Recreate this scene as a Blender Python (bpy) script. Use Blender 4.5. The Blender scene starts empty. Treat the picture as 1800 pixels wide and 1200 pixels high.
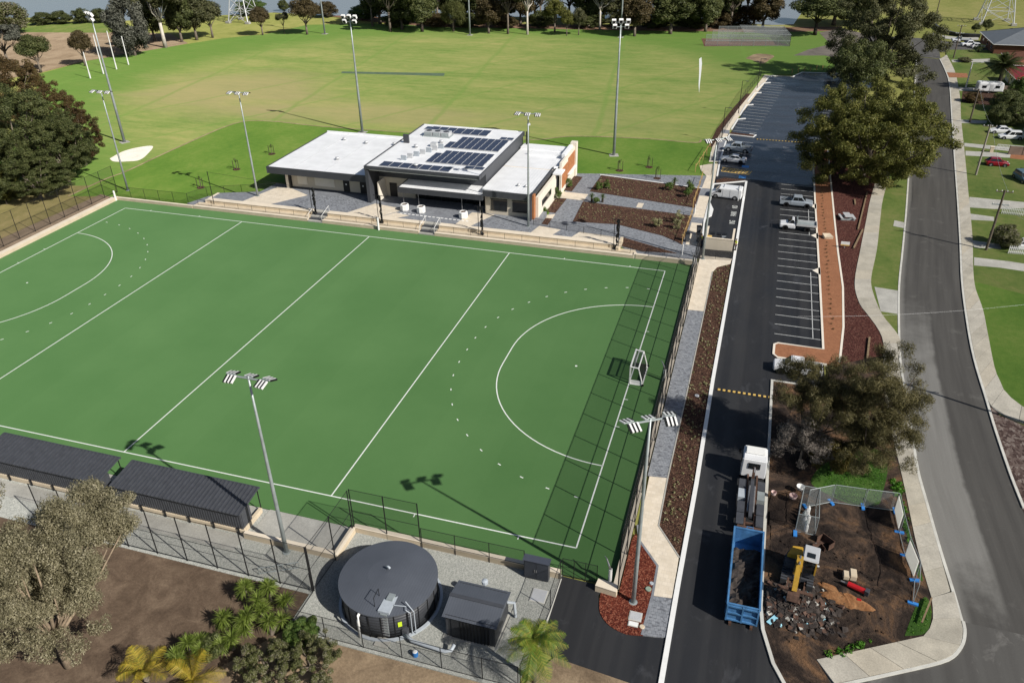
import bpy, bmesh, math, random
import numpy as np
from mathutils import Vector, Matrix

# ---------------------------------------------------------------- camera, sky, sun, exposure
SC = bpy.context.scene
COL = SC.collection
CAM_POS = (100.986, -47.443, 49.058)
YAW, PITCH, ROLL = -0.305438, 0.539290, -0.015204
def camera():
    cy, sy, cp, sp = math.cos(YAW), math.sin(YAW), math.cos(PITCH), math.sin(PITCH)
    f = Vector((sy*cp, cy*cp, -sp)); r = Vector((cy, -sy, 0)); u = r.cross(f)
    cr, sr = math.cos(ROLL), math.sin(ROLL)
    R, U = r*cr+u*sr, -r*sr+u*cr
    cd = bpy.data.cameras.new('camera'); co = bpy.data.objects.new('camera', cd); COL.objects.link(co)
    m = Matrix((R, U, -f)).transposed().to_4x4(); m.translation = CAM_POS; co.matrix_world = m
    cd.sensor_fit = 'HORIZONTAL'; cd.sensor_width = 36; cd.lens = 36*1394.286/1800
    cd.clip_start = .5; cd.clip_end = 3000
    SC.camera = co
camera()
SUN_EL = math.radians(37.3); SUN_ROT = math.atan2(22.0, -8.8)      # azimuth, clockwise from +Y
W = bpy.data.worlds.new('World'); SC.world = W; W.use_nodes = True
wn = W.node_tree; bg = wn.nodes['Background']
sky = wn.nodes.new('ShaderNodeTexSky'); sky.sky_type = 'NISHITA'; sky.sun_disc = False
sky.sun_elevation = SUN_EL; sky.sun_rotation = SUN_ROT; sky.air_density = 1.0; sky.dust_density = 1.5
wn.links.new(sky.outputs[0], bg.inputs[0]); bg.inputs[1].default_value = 0.062
sl = bpy.data.lights.new('sun', 'SUN'); sl.energy = 4.9; sl.angle = math.radians(.5); sl.color = (1, .955, .88)
so = bpy.data.objects.new('sun', sl); COL.objects.link(so); so.location = (150, -60, 120)
sd = Vector((math.sin(SUN_ROT)*math.cos(SUN_EL), math.cos(SUN_ROT)*math.cos(SUN_EL), math.sin(SUN_EL)))
so.rotation_euler = sd.to_track_quat('Z', 'Y').to_euler()
SC.view_settings.view_transform = 'Standard'; SC.view_settings.look = 'None'
SC.view_settings.gamma = 1; SC.view_settings.use_curve_mapping = False; SC.view_settings.exposure = 0.12
SC.cycles.max_bounces = 6; SC.cycles.transparent_max_bounces = 24; SC.cycles.diffuse_bounces = 3; SC.cycles.glossy_bounces = 3
SC.cycles.caustics_reflective = False; SC.cycles.caustics_refractive = False
SC.cycles.use_denoising = True

# ---------------------------------------------------------------- mesh and object helpers
class MB:
    def __init__(s): s.v = []; s.f = []
    def add(s, vs, fs):
        o = len(s.v); s.v += [tuple(p) for p in vs]; s.f += [tuple(i+o for i in q) for q in fs]; return s
    def box(s, x0, x1, y0, y1, z0, z1):
        return s.add([(x0,y0,z0),(x1,y0,z0),(x1,y1,z0),(x0,y1,z0),(x0,y0,z1),(x1,y0,z1),(x1,y1,z1),(x0,y1,z1)],
                     [(0,3,2,1),(4,5,6,7),(0,1,5,4),(1,2,6,5),(2,3,7,6),(3,0,4,7)])
    def cbox(s, c, d): return s.box(c[0]-d[0]/2, c[0]+d[0]/2, c[1]-d[1]/2, c[1]+d[1]/2, c[2]-d[2]/2, c[2]+d[2]/2)
    def bar(s, p, q, w, h=None, up=(0,0,1)):
        p, q = Vector(p), Vector(q); h = h or w; d = (q-p).normalized(); u = Vector(up)
        if abs(d.dot(u)) > .98: u = Vector((1,0,0))
        a = d.cross(u).normalized(); b = a.cross(d).normalized(); a *= w/2; b *= h/2
        return s.add([p-a-b,p+a-b,p+a+b,p-a+b,q-a-b,q+a-b,q+a+b,q-a+b],[(0,1,2,3),(7,6,5,4),(0,4,5,1),(1,5,6,2),(2,6,7,3),(3,7,4,0)])
    def tube(s, pts, rad, n=8, cap=True):
        pts = [Vector(p) for p in pts]; k = len(pts)
        if not hasattr(rad, '__len__'): rad = [rad]*k
        vs = []; ref = Vector((0,0,1))
        for i, p in enumerate(pts):
            d = (pts[min(i+1,k-1)]-pts[max(i-1,0)]).normalized()
            a = d.cross(ref)
            if a.length < .05: a = d.cross(Vector((1,0,0)))
            a.normalize(); b = d.cross(a)
            for j in range(n):
                t = 2*math.pi*j/n; vs.append(p+(a*math.cos(t)+b*math.sin(t))*rad[i])
        fs = [(i*n+j, i*n+(j+1)%n, (i+1)*n+(j+1)%n, (i+1)*n+j) for i in range(k-1) for j in range(n)]
        if cap: fs += [tuple(range(n))[::-1], tuple((k-1)*n+j for j in range(n))]
        return s.add(vs, fs)
    def prism(s, poly, z0, z1):
        n = len(poly)
        ar = sum(poly[i][0]*poly[(i+1)%n][1]-poly[(i+1)%n][0]*poly[i][1] for i in range(n))
        if ar < 0: poly = poly[::-1]
        return s.add([(p[0],p[1],z0) for p in poly]+[(p[0],p[1],z1) for p in poly],
                     [tuple(range(n))[::-1], tuple(range(n,2*n))]+[(i,(i+1)%n,n+(i+1)%n,n+i) for i in range(n)])
    def lathe(s, prof, n=24, c=(0,0,0), cap=True):
        vs = [(c[0]+r*math.cos(2*math.pi*j/n), c[1]+r*math.sin(2*math.pi*j/n), c[2]+z) for r, z in prof for j in range(n)]
        fs = [(i*n+j, i*n+(j+1)%n, (i+1)*n+(j+1)%n, (i+1)*n+j) for i in range(len(prof)-1) for j in range(n)]
        if cap: fs += [tuple(range(n))[::-1], tuple((len(prof)-1)*n+j for j in range(n))]
        return s.add(vs, fs)
    def quad(s, a, b, c, d): return s.add([a,b,c,d],[(0,1,2,3)])
    def cyl(s, p, q, r, n=12): return s.tube([p,q], r, n)
    def mesh(s, name, m, off=(0,0,0), smooth=False, bevel=0):
        me = bpy.data.meshes.new(name)
        me.from_pydata([(p[0]-off[0],p[1]-off[1],p[2]-off[2]) for p in s.v], [], s.f)
        if bevel:
            bm = bmesh.new(); bm.from_mesh(me); bmesh.ops.remove_doubles(bm, verts=bm.verts, dist=1e-4)
            es = [e for e in bm.edges if len(e.link_faces) == 2 and e.calc_face_angle(0) > .35]
            bmesh.ops.bevel(bm, geom=es, offset=bevel, segments=2, affect='EDGES', clamp_overlap=True); bm.to_mesh(me); bm.free()
        if smooth: me.polygons.foreach_set('use_smooth', [True]*len(me.polygons))
        me.materials.append(m); me.update(); return me
def link(o, parent=None):
    COL.objects.link(o)
    if parent is not None: o.parent = parent
    return o
def obj(name, mb, m=None, parent=None, world=True, smooth=False, bevel=0):
    """one mesh object; with world=True the builder's coordinates are world ones and a parent Empty's position is taken off"""
    if isinstance(mb, MB):
        off = (0,0,0)
        if world and parent is not None: off = BASE.get(parent.name, (0,0,0))
        mb = mb.mesh(name, m, off, smooth, bevel)
    return link(bpy.data.objects.new(name, mb), parent)
BASE = {}
def tag(o, label, cat, group=None):
    o['label'] = label; o['category'] = cat
    if group: o['group'] = group
    return o
def thing(name, label, cat, loc=(0,0,0), rz=0, group=None, world=False, scale=None):
    o = bpy.data.objects.new(name, None); o.empty_display_size = .3; COL.objects.link(o)
    o.location = loc; o.rotation_euler = (0,0,rz)
    if scale: o.scale = scale
    BASE[o.name] = tuple(loc) if world else (0,0,0)
    return tag(o, label, cat, group)
def struct(name, mb, m, parent=None):
    o = obj(name, mb, m, parent)
    if parent is None: o['kind'] = 'structure'
    return o
def stuff(o, label=None, cat=None):
    o['kind'] = 'stuff'
    if label: tag(o, label, cat)
    return o
def slab(name, pts, m, z, z0=-.12, parent=None): return struct(name, MB().prism([tuple(p) for p in pts], z0, z), m, parent)
def copy_tree(o, loc=None, rz=None, label=None, scale=None):
    c = o.copy(); COL.objects.link(c)
    if loc is not None: c.location = loc
    if rz is not None: c.rotation_euler[2] = rz
    if label: c['label'] = label
    if scale: c.scale = scale
    for ch in o.children:
        d = ch.copy(); COL.objects.link(d); d.parent = c
        for g in ch.children:
            e = g.copy(); COL.objects.link(e); e.parent = d
    return c
def spline(pts, n=6):
    pts = [Vector((p[0],p[1],0)) for p in pts]; out = []
    for i in range(len(pts)-1):
        a, b, c, d = pts[max(i-1,0)], pts[i], pts[i+1], pts[min(i+2,len(pts)-1)]
        for k in range(n):
            t = k/n; q = .5*((2*b)+(c-a)*t+(2*a-5*b+4*c-d)*t*t+(3*b-a-3*c+d)*t**3); out.append((q.x,q.y))
    out.append((pts[-1].x, pts[-1].y)); return out
def offset(pts, d):
    out = []
    for i, p in enumerate(pts):
        a, b = pts[max(i-1,0)], pts[min(i+1,len(pts)-1)]; dx, dy = b[0]-a[0], b[1]-a[1]; l = math.hypot(dx,dy) or 1
        out.append((p[0]-dy/l*d, p[1]+dx/l*d))
    return out
def ribbon(mb, pts, w, z0, z1, closed=False):
    """a kerb or painted line of width w along a path"""
    if closed: pts = list(pts)+[pts[0]]
    L, R = offset(pts, w/2), offset(pts, -w/2); n = len(pts)
    vs = [(p[0],p[1],z) for p in L for z in (z0,z1)]+[(p[0],p[1],z) for p in R for z in (z0,z1)]
    fs = []
    for i in range(n-1):
        a, b, c, d = 2*i, 2*i+2, 2*n+2*i, 2*n+2*i+2
        fs += [(a+1,c+1,d+1,b+1),(a,a+1,b+1,b),(c,d,d+1,c+1)]
    fs += [(0,2*n,2*n+1,1),(2*n-2,2*n-1,4*n-1,4*n-2)]
    return mb.add(vs, fs)
def resample(pts, step):
    out = [pts[0]]; acc = 0
    for i in range(len(pts)-1):
        a, b = pts[i], pts[i+1]; l = math.hypot(b[0]-a[0], b[1]-a[1]); t = step-acc
        while t <= l: out.append((a[0]+(b[0]-a[0])*t/l, a[1]+(b[1]-a[1])*t/l)); t += step
        acc = l-(t-step)
    return out
def at_frac(pts, t):
    ls = [0]
    for i in range(len(pts)-1): ls.append(ls[-1]+math.hypot(pts[i+1][0]-pts[i][0], pts[i+1][1]-pts[i][1]))
    s = t*ls[-1]
    for i in range(len(pts)-1):
        if s <= ls[i+1] or i == len(pts)-2:
            k = (s-ls[i])/max(1e-6, ls[i+1]-ls[i]); return (pts[i][0]+(pts[i+1][0]-pts[i][0])*k, pts[i][1]+(pts[i+1][1]-pts[i][1])*k)

# ---------------------------------------------------------------- materials
def lin(c): c /= 255; return c/12.92 if c <= .04045 else ((c+.055)/1.055)**2.4
def S(r, g, b, k=1.0): return (lin(r)*k, lin(g)*k, lin(b)*k, 1)
class NT:
    def __init__(s, name):
        s.m = bpy.data.materials.new(name); s.m.use_nodes = True; s.t = s.m.node_tree; s.n = s.t.nodes
        s.p = s.n['Principled BSDF']; s.out = s.n['Material Output']; s._c = None
    def new(s, ty, **kw):
        x = s.n.new(ty)
        for k, v in kw.items(): setattr(x, k, v)
        return x
    def set(s, sock, v):
        if isinstance(v, bpy.types.NodeSocket): s.t.links.new(v, sock)
        else: sock.default_value = v
    def co(s):
        if s._c is None: s._c = s.new('ShaderNodeTexCoord').outputs['Object']
        return s._c
    def map(s, scale=(1,1,1), rot=(0,0,0), loc=(0,0,0), vec=None):
        x = s.new('ShaderNodeMapping'); s.set(x.inputs['Vector'], vec or s.co())
        x.inputs['Scale'].default_value = scale; x.inputs['Rotation'].default_value = rot; x.inputs['Location'].default_value = loc; return x.outputs[0]
    def noise(s, scale, detail=3, rough=.55, vec=None, dist=0):
        x = s.new('ShaderNodeTexNoise'); s.set(x.inputs['Vector'], vec or s.co()); x.inputs['Scale'].default_value = scale
        x.inputs['Detail'].default_value = detail; x.inputs['Roughness'].default_value = rough; x.inputs['Distortion'].default_value = dist; return x.outputs['Fac']
    def voro(s, scale, vec=None, out='Distance', feature='F1'):
        x = s.new('ShaderNodeTexVoronoi', feature=feature); s.set(x.inputs['Vector'], vec or s.co()); x.inputs['Scale'].default_value = scale; return x.outputs[out]
    def ramp(s, fac, stops, interp='LINEAR'):
        x = s.new('ShaderNodeValToRGB'); s.set(x.inputs[0], fac); e = x.color_ramp.elements; x.color_ramp.interpolation = interp
        while len(e) < len(stops): e.new(.5)
        for i, (p, c) in enumerate(stops):
            e[i].position = p; e[i].color = c if hasattr(c, '__len__') else (c,c,c,1)
        return x.outputs[0]
    def mix(s, fac, a, b, mode='MIX'):
        x = s.new('ShaderNodeMix', data_type='RGBA', blend_type=mode); s.set(x.inputs[0], fac); s.set(x.inputs[6], a); s.set(x.inputs[7], b); return x.outputs[2]
    def math(s, op, a, b=0.0, c=0.0):
        x = s.new('ShaderNodeMath', operation=op)
        for i, v in enumerate((a,b,c)): s.set(x.inputs[i], v)
        return x.outputs[0]
    def sep(s, vec=None):
        x = s.new('ShaderNodeSeparateXYZ'); s.set(x.inputs[0], vec or s.co()); return x.outputs
    def bump(s, h, strength=.3, dist=.05):
        x = s.new('ShaderNodeBump'); s.set(x.inputs['Height'], h); x.inputs['Strength'].default_value = strength; x.inputs['Distance'].default_value = dist
        s.t.links.new(x.outputs[0], s.p.inputs['Normal'])
    def done(s, col, rough=.85, spec=.3, metal=0, rd=0.0):
        if rd: s.p.inputs['Diffuse Roughness'].default_value = rd
        s.set(s.p.inputs['Base Color'], col); s.set(s.p.inputs['Roughness'], rough)
        s.set(s.p.inputs['Specular IOR Level'], spec); s.set(s.p.inputs['Metallic'], metal); return s.m
MAT = {}
def plain(name, col, rough=.6, var=.12, scale=1.5, spec=.35, metal=0, bump=0, fine=0):
    t = NT(name); n = t.noise(scale, 4, .6); a = tuple(c*(1-var) for c in col[:3])+(1,); b = tuple(min(1,c*(1+var)) for c in col[:3])+(1,)
    c = t.ramp(n, [(.3,a),(.7,b)])
    if fine: c = t.mix(fine, c, t.ramp(t.noise(scale*14, 2), [(.35,(.15,.15,.15,1)),(.65,(1,1,1,1))]), 'MULTIPLY')
    if bump: t.bump(t.noise(scale*8, 3), bump)
    MAT[name] = t.done(c, rough, spec, metal); return MAT[name]
K = .78   # sunlit picture value -> surface colour
white_paint = plain('white_paint', (.78,.78,.76), .5, .05, 3)
white_line = plain('white_line', (.74,.76,.72), .7, .1, 6)
roof_white = plain('roof_white', (.84,.85,.86), .45, .04, .4)
kerb_conc = plain('kerb_concrete', (.56,.55,.5), .8, .14, .8, fine=.12)
black_metal = plain('black_metal', (.012,.012,.013), .5, .2, 2)
dark_metal = plain('dark_grey_metal', (.06,.064,.074), .5, .15, 2)
galv = plain('galvanised_steel', (.36,.4,.4), .45, .18, 1.2, .5, .35)
steel = plain('bare_steel', (.3,.3,.31), .4, .25, 5, .5, .6)
rust = plain('rusty_steel', (.09,.05,.035), .8, .4, 4)
rubber = plain('rubber', (.018,.018,.019), .75, .2, 5)
limestone = plain('limestone_block', (.62,.52,.38), .85, .1, .7, fine=.12)
limecap = plain('limestone_cap', (.72,.63,.5), .85, .07, .7)
beige_wall = plain('beige_render', (.56,.5,.4), .8, .06, .6)
cream_wall = plain('cream_wall', (.74,.68,.58), .8, .06, .6)
terra = plain('terracotta_panel', (.42,.17,.07), .8, .15, 1.5, fine=.2)
glass_dark = plain('dark_glass', (.012,.014,.016), .08, .2, .3, .6)
glass_pane = plain('car_glass', (.015,.018,.02), .06, .2, 1, .6)
solar_cell = plain('solar_cell', (.04,.05,.085), .15, .2, .7, .6)
alu = plain('aluminium', (.62,.63,.64), .4, .06, 2, .5, .3)
timber = plain('weathered_timber', (.24,.17,.1), .85, .3, 3, fine=.3)
stake_wood = plain('pine_stake', (.5,.33,.13), .85, .15, 3)
pole_wood = plain('power_pole_timber', (.13,.105,.08), .9, .25, 1.5, fine=.3)
hivis = plain('hi_vis_fabric', (.55,.72,.03), .8, .08, 6)
navy_cloth = plain('navy_cloth', (.02,.025,.05), .9, .2, 8)
skin = plain('skin', (.45,.27,.18), .6, .06, 8)
yellow = plain('yellow_paint', (.5,.3,.04), .5, .18, 3, fine=.2)
road_yellow = plain('road_yellow', (.66,.44,.12), .7, .15, 4)
blue_bin = plain('blue_bin_paint', (.07,.2,.4), .55, .25, 1.6, fine=.3)
blue_foot = plain('blue_plastic', (.04,.22,.6), .5, .08, 3)
blue_sign = plain('blue_sign_paint', (.08,.28,.62), .6, .1, 3)
red_paint = plain('red_paint', (.45,.015,.02), .4, .1, 3)
car_white = plain('car_white', (.75,.76,.77), .22, .03, 1, .6)
car_silver = plain('car_silver', (.42,.47,.52), .25, .04, 1, .6, .35)
car_red = plain('car_red', (.22,.008,.018), .2, .05, 1, .6)
car_blue = plain('car_blue_grey', (.1,.16,.2), .25, .05, 1, .6, .2)
lamp_red = plain('tail_lamp', (.35,.01,.01), .2, .05, 3)
lamp_clear = plain('head_lamp', (.7,.72,.74), .12, .05, 3)
cyan_board = plain('cyan_board', (.3,.58,.68), .7, .12, 5)
rubble_m = plain('rubble_dark', (.05,.04,.035), .95, .6, 2.5, fine=.3)
pink_plastic = plain('faded_plastic', (.6,.45,.42), .6, .1, 4)
concrete = plain('concrete', (.42,.41,.37), .88, .16, .5, fine=.18)
gutter_pipe = plain('grey_pvc', (.4,.44,.48), .45, .08, 3)
tile_red = plain('red_roof_sheet', (.33,.035,.04), .5, .12, 1)
trunk_grey = plain('bark_grey', (.2,.165,.13), .9, .3, 3, fine=.3)
trunk_white = plain('bark_white', (.58,.53,.46), .85, .18, 2)
trunk_dark = plain('bark_dark', (.06,.048,.038), .95, .3, 3)

def clad(name, col, pitch, axis=0, rough=.5, depth=.03):
    """ribbed sheet: fine relief only, along one axis"""
    t = NT(name); s = t.sep()[axis]
    w = t.math('ABSOLUTE', t.math('SINE', t.math('MULTIPLY', s, math.pi/pitch)))
    n = t.noise(.5, 3); a = tuple(c*.86 for c in col[:3])+(1,)
    t.bump(w, .9, depth); return t.done(t.ramp(n, [(.3,a),(.7,col)]), rough, .4)
char_x = clad('charcoal_cladding', (.058,.062,.072,1), .2, 0)
char_y = clad('charcoal_cladding_side', (.058,.062,.072,1), .2, 1)
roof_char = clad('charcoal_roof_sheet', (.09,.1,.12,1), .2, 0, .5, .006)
white_sheet = clad('white_roof_sheet', (.86,.87,.88,1), .5, 0, .45, .012)

def asphalt(name, c0, c1, rough0, rough1, scale=.12, speck=.25, stretch=(1,.3,1), tracks=None, lanes=0):
    t = NT(name); big = t.noise(scale, 4, .6, t.map(stretch)); fine = t.noise(9, 3, .7)
    c = t.ramp(big, [(.3,c0),(.7,c1)]); c = t.mix(speck, c, t.ramp(fine, [(.3,(.5,.5,.5,1)),(.7,(1.0,1.0,1.0,1))]), 'MULTIPLY')
    if lanes:
        w = t.new('ShaderNodeTexWhiteNoise', noise_dimensions='1D'); t.set(w.inputs['W'], t.math('SNAP', t.math('ADD', t.sep()[0], lanes*.27), lanes)); c = t.mix(1.0, c, t.ramp(w.outputs[0], [(0,(.72,.72,.73,1)),(1,(1.12,1.12,1.1,1))]), 'MULTIPLY')
    stain = t.noise(.45, 5, .7, t.map((1,.6,1)), .6)
    c = t.mix(t.ramp(stain, [(.58,0.0),(.72,.5)]), c, tuple(min(1,v*2.6+.012) for v in c1[:3])+(1,))
    if tracks:
        x = t.sep()[0]
        w = t.noise(1, 2, .5, t.map((.9,.012,1)))
        c = t.mix(t.ramp(w, [(.42,0.0),(.62,.5)]), c, tracks)
    t.bump(fine, .25, .01)
    r = t.ramp(t.noise(scale*1.7, 4, .65, t.map(stretch)), [(.35,rough0),(.65,rough1)])
    return t.done(c, r, .4)
asphalt_new = asphalt('asphalt_new', (.014,.0145,.017,1), (.026,.027,.030,1), .5, .8, .1, tracks=(.036,.036,.037,1), lanes=3.05)
asphalt_wet = asphalt('asphalt_damp_sky_tint', (.028,.032,.04,1), (.046,.052,.064,1), .12, .34, .16, .25, (.35,1,1))  # smooth damp surface; some of the sky's reflection is put into the blue-grey base
asphalt_pale = asphalt('asphalt_pale', (.19,.187,.175,1), (.25,.245,.23,1), .8, .92, .2, .25, (1,.08,1), (.17,.166,.155,1))
asphalt_old = asphalt('asphalt_old', (.06,.057,.053,1), (.095,.091,.084,1), .75, .9, .09, .3, (1,.08,1), (.1,.097,.09,1))

def mulch(name, cols, scale=13):
    t = NT(name); v = t.voro(scale, t.map((1,.7,1)), 'Color'); n = t.noise(scale*2.2, 3, .7)
    s = t.sep(v)[0]
    c = t.ramp(s, [(i/(len(cols)-1), k) for i, k in enumerate(cols)]); c = t.mix(.55, c, t.ramp(n, [(.35,(.25,.25,.25,1)),(.65,(1,1,1,1))]), 'MULTIPLY')
    t.bump(n, .8, .05); return t.done(c, .95, .15, 0, 1.0)
mulch_dark = mulch('mulch_dark', [(.025,.013,.010,1),(.05,.026,.02,1),(.085,.042,.028,1),(.2,.12,.08,1)])
mulch_red = mulch('mulch_red', [(.06,.014,.010,1),(.12,.026,.016,1),(.19,.045,.026,1),(.36,.14,.085,1)])
mulch_maroon = mulch('mulch_maroon', [(.04,.015,.012,1),(.07,.022,.018,1),(.1,.032,.026,1),(.22,.11,.08,1)])
gravel = mulch('gravel_grey', [(.3,.31,.29,1),(.36,.37,.34,1),(.42,.43,.4,1),(.52,.52,.48,1)], 16)

def paver(name, c0, c1, w=.4, h=.2, mortar=.5, stain=None):
    t = NT(name); b = t.new('ShaderNodeTexBrick'); t.set(b.inputs['Vector'], t.co())
    b.inputs['Color1'].default_value = c0; b.inputs['Color2'].default_value = c1; b.inputs['Mortar'].default_value = tuple(v*mortar for v in c0[:3])+(1,)
    b.inputs['Scale'].default_value = 1; b.inputs['Brick Width'].default_value = w; b.inputs['Row Height'].default_value = h; b.inputs['Mortar Size'].default_value = .012
    c = t.mix(.4, b.outputs[0], t.ramp(t.noise(.8, 4), [(.3,(.6,.6,.6,1)),(.7,(1,1,1,1))]), 'MULTIPLY')
    if stain: c = t.mix(t.ramp(t.noise(2.6, 2, .4, t.map((1,1.6,1))), [(.55,0.0),(.62,.8)]), c, stain)
    return t.done(c, .85, .25)
paver_beige = paver('paver_beige', (.78,.69,.56,1), (.7,.61,.48,1), .4, .4, .8)
paver_grey = paver('paver_grey', (.22,.235,.26,1), (.3,.315,.34,1), .3, .3, .6, (.11,.115,.13,1))
paver_plain = paver('paver_grey_plain', (.26,.275,.3,1), (.2,.21,.235,1), .4, .4, .7)
brick_red = paver('brick_paver_red', (.38,.17,.085,1), (.29,.12,.06,1), .24, .12, .6)
roof_tile = paver('terracotta_roof_tile', (.2,.085,.05,1), (.26,.11,.065,1), .35, .4, .4)
roof_grey = plain('grey_roof_sheet', (.14,.155,.17), .5, .08, .8)

def dirt(name, stops, scale=.35, bump=.6):
    t = NT(name); n = t.noise(scale, 6, .65, None, .8); c = t.ramp(n, stops)
    f = t.noise(5, 4, .7); c = t.mix(.45, c, t.ramp(f, [(.3,(.35,.35,.35,1)),(.7,(1,1,1,1))]), 'MULTIPLY'); t.bump(f, bump, .12); return t.done(c, .95, .15, 0, 1.0)
dirt_brown = dirt('bare_soil', [(.3,(.072,.05,.035,1)),(.5,(.112,.079,.055,1)),(.72,(.175,.128,.09,1))], .5)
dirt_site = dirt('churned_soil', [(.38,(.022,.016,.014,1)),(.47,(.045,.032,.025,1)),(.53,(.09,.06,.043,1)),(.59,(.15,.088,.05,1)),(.68,(.27,.15,.08,1))], .3, 1.0)
dirt_dry = dirt('dry_sandy_soil', [(.3,(.16,.115,.075,1)),(.5,(.27,.2,.13,1)),(.7,(.38,.29,.19,1))], .3)
sand_orange = dirt('orange_sand', [(.3,(.22,.09,.035,1)),(.55,(.4,.2,.09,1)),(.75,(.5,.3,.15,1))], .9)
sand_white = dirt('white_sand', [(.3,(.62,.57,.5,1)),(.7,(.74,.7,.63,1))], .5, .3)
reeds = dirt('dry_reeds', [(.3,(.19,.135,.085,1)),(.5,(.28,.21,.14,1)),(.7,(.36,.28,.19,1))], .12)
dirt_bank = dirt('dirt_bank', [(.3,(.14,.08,.05,1)),(.6,(.24,.15,.1,1))], .15)

def grass(name, a, b, c, s1=.06, s2=.8, bump=.5):
    t = NT(name); n1 = t.noise(s1, 5, .6, t.map((1,.6,1))); n2 = t.noise(s2, 4, .7); n3 = t.noise(9, 3, .7)
    k = t.math('ADD', t.math('MULTIPLY', n1, .62), t.math('MULTIPLY', n2, .38))
    col = t.ramp(k, [(.34,a),(.5,b),(.66,c)]); col = t.mix(.4, col, t.ramp(n3, [(.3,(.45,.45,.45,1)),(.7,(1,1,1,1))]), 'MULTIPLY')
    t.bump(n3, bump, .06); return t.done(col, .9, .15, 0, 1.0)
grass_lush = grass('grass_lush', (.07,.15,.02,1), (.105,.185,.029,1), (.155,.215,.046,1), .1, .9)
grass_verge = grass('grass_verge', (.075,.13,.026,1), (.13,.175,.042,1), (.2,.205,.07,1), .16, .8)
grass_dry = grass('grass_dry', (.15,.17,.04,1), (.24,.25,.07,1), (.33,.3,.11,1), .03, .3)
grass_weed = grass('grass_weedy', (.03,.075,.012,1), (.05,.115,.018,1), (.085,.15,.03,1), .5, 2.0, 1)

def street_material():
    t = NT('street_asphalt'); at = lambda n: (lambda x: (setattr(x, 'attribute_name', n), x.outputs['Fac'])[1])(t.new('ShaderNodeAttribute'))
    la, lo = at('lane'), at('along'); cm = t.new('ShaderNodeCombineXYZ'); t.set(cm.inputs[0], la); t.set(cm.inputs[1], lo); v = cm.outputs[0]
    n1 = t.noise(1, 4, .6, t.map((9,.05,1), vec=v)); n2 = t.noise(.35, 4, .65); fine = t.noise(9, 3, .7)
    c = t.ramp(n1, [(.3,(.058,.055,.051,1)),(.7,(.088,.084,.077,1))])
    edge = t.math('ADD', la, t.math('MULTIPLY', t.math('SUBTRACT', n2, .5), .09))
    pale = t.math('MULTIPLY', t.ramp(edge, [(.44,1.0),(.49,0.0)]), t.ramp(t.math('ADD', t.math('DIVIDE', lo, 200.0), t.math('MULTIPLY', n2, .1)), [(.24,1.0),(.33,0.0)]))
    pale = t.math('MULTIPLY', pale, t.ramp(t.math('ADD', t.math('DIVIDE', lo, 200.0), t.math('MULTIPLY', t.math('SUBTRACT', n2, .5), .06)), [(.006,0.0),(.04,1.0)]))
    c = t.mix(pale, c, t.ramp(n1, [(.3,(.165,.16,.148,1)),(.7,(.215,.21,.195,1))]))
    c = t.mix(t.ramp(t.math('ADD', la, t.math('MULTIPLY', n2, .05)), [(.06,.55),(.12,0.0)]), c, (.2,.195,.18,1))
    c = t.mix(t.ramp(n2, [(.6,0.0),(.72,.35)]), c, (.17,.165,.15,1))
    c = t.mix(.3, c, t.ramp(fine, [(.3,(.6,.6,.6,1)),(.7,(1,1,1,1))]), 'MULTIPLY'); t.bump(fine, .25, .01)
    return t.done(c, .85, .3)
street_m = street_material()

def oval_material():
    t = NT('oval_grass'); a = (.12,.19,.042,1); b = (.19,.235,.066,1); c = (.27,.27,.095,1); tan = (.31,.25,.13,1)
    n = t.noise(.05, 6, .62, t.map((.55,1.5,1))); m = t.noise(.35, 4, .7, t.map((.4,1.6,1)))
    m2 = t.noise(1.3, 4, .75, t.map((.5,1.5,1)))
    k = t.math('ADD', t.math('MULTIPLY', n, .42), t.math('ADD', t.math('MULTIPLY', m, .33), t.math('MULTIPLY', m2, .25)))
    col = t.ramp(k, [(.4,a),(.5,b),(.6,c)])
    def spot(cx, cy, rx, ry, lo, hi, amt):
        v = t.map((1/rx,1/ry,1), (0,0,0), (-cx/rx,-cy/ry,0)); l = t.new('ShaderNodeVectorMath', operation='LENGTH'); t.set(l.inputs[0], v)
        d = t.math('ADD', l.outputs['Value'], t.math('MULTIPLY', t.math('SUBTRACT', n, .5), 1.6)); return t.ramp(d, [(lo,amt),(hi,0.0)])
    col = t.mix(spot(-32,132,34,26,.45,1.0,.6), col, tan)          # worn, dried-out wings of the oval
    col = t.mix(spot(15,121,42,13,.4,1.0,.5), col, tan)
    col = t.mix(spot(62,128,30,16,.4,1.0,.2), col, tan)
    # greener rim all round
    v = t.map((1/92,1/84,1), (0,0,0), (-22/92,-148/84,0)); l = t.new('ShaderNodeVectorMath', operation='LENGTH'); t.set(l.inputs[0], v)
    rim = t.math('ADD', l.outputs['Value'], t.math('MULTIPLY', t.math('SUBTRACT', n, .5), .5))
    col = t.mix(t.ramp(rim, [(.86,0.0),(1.08,.75)]), col, (.09,.18,.03,1))
    # faint mower passes and tyre tracks
    for rot, pitch, lo in ((.5,23,.985),(-.12,37,.99)):
        x = t.sep(t.map((1,1,1), (0,0,rot)))[0]; w = t.math('SINE', t.math('ADD', t.math('MULTIPLY', x, 2*math.pi/pitch), t.math('MULTIPLY', n, .5)))
        col = t.mix(t.math('MULTIPLY', t.ramp(w, [(lo,0.0),(1.0,.95)]), m), col, (.13,.22,.045,1))
    f = t.noise(8, 3, .7); col = t.mix(.3, col, t.ramp(f, [(.3,(.5,.5,.5,1)),(.7,(1,1,1,1))]), 'MULTIPLY'); t.bump(f, .4, .05)
    return t.done(col, .9, .15, 0, 1.0)
oval_m = oval_material()
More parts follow.
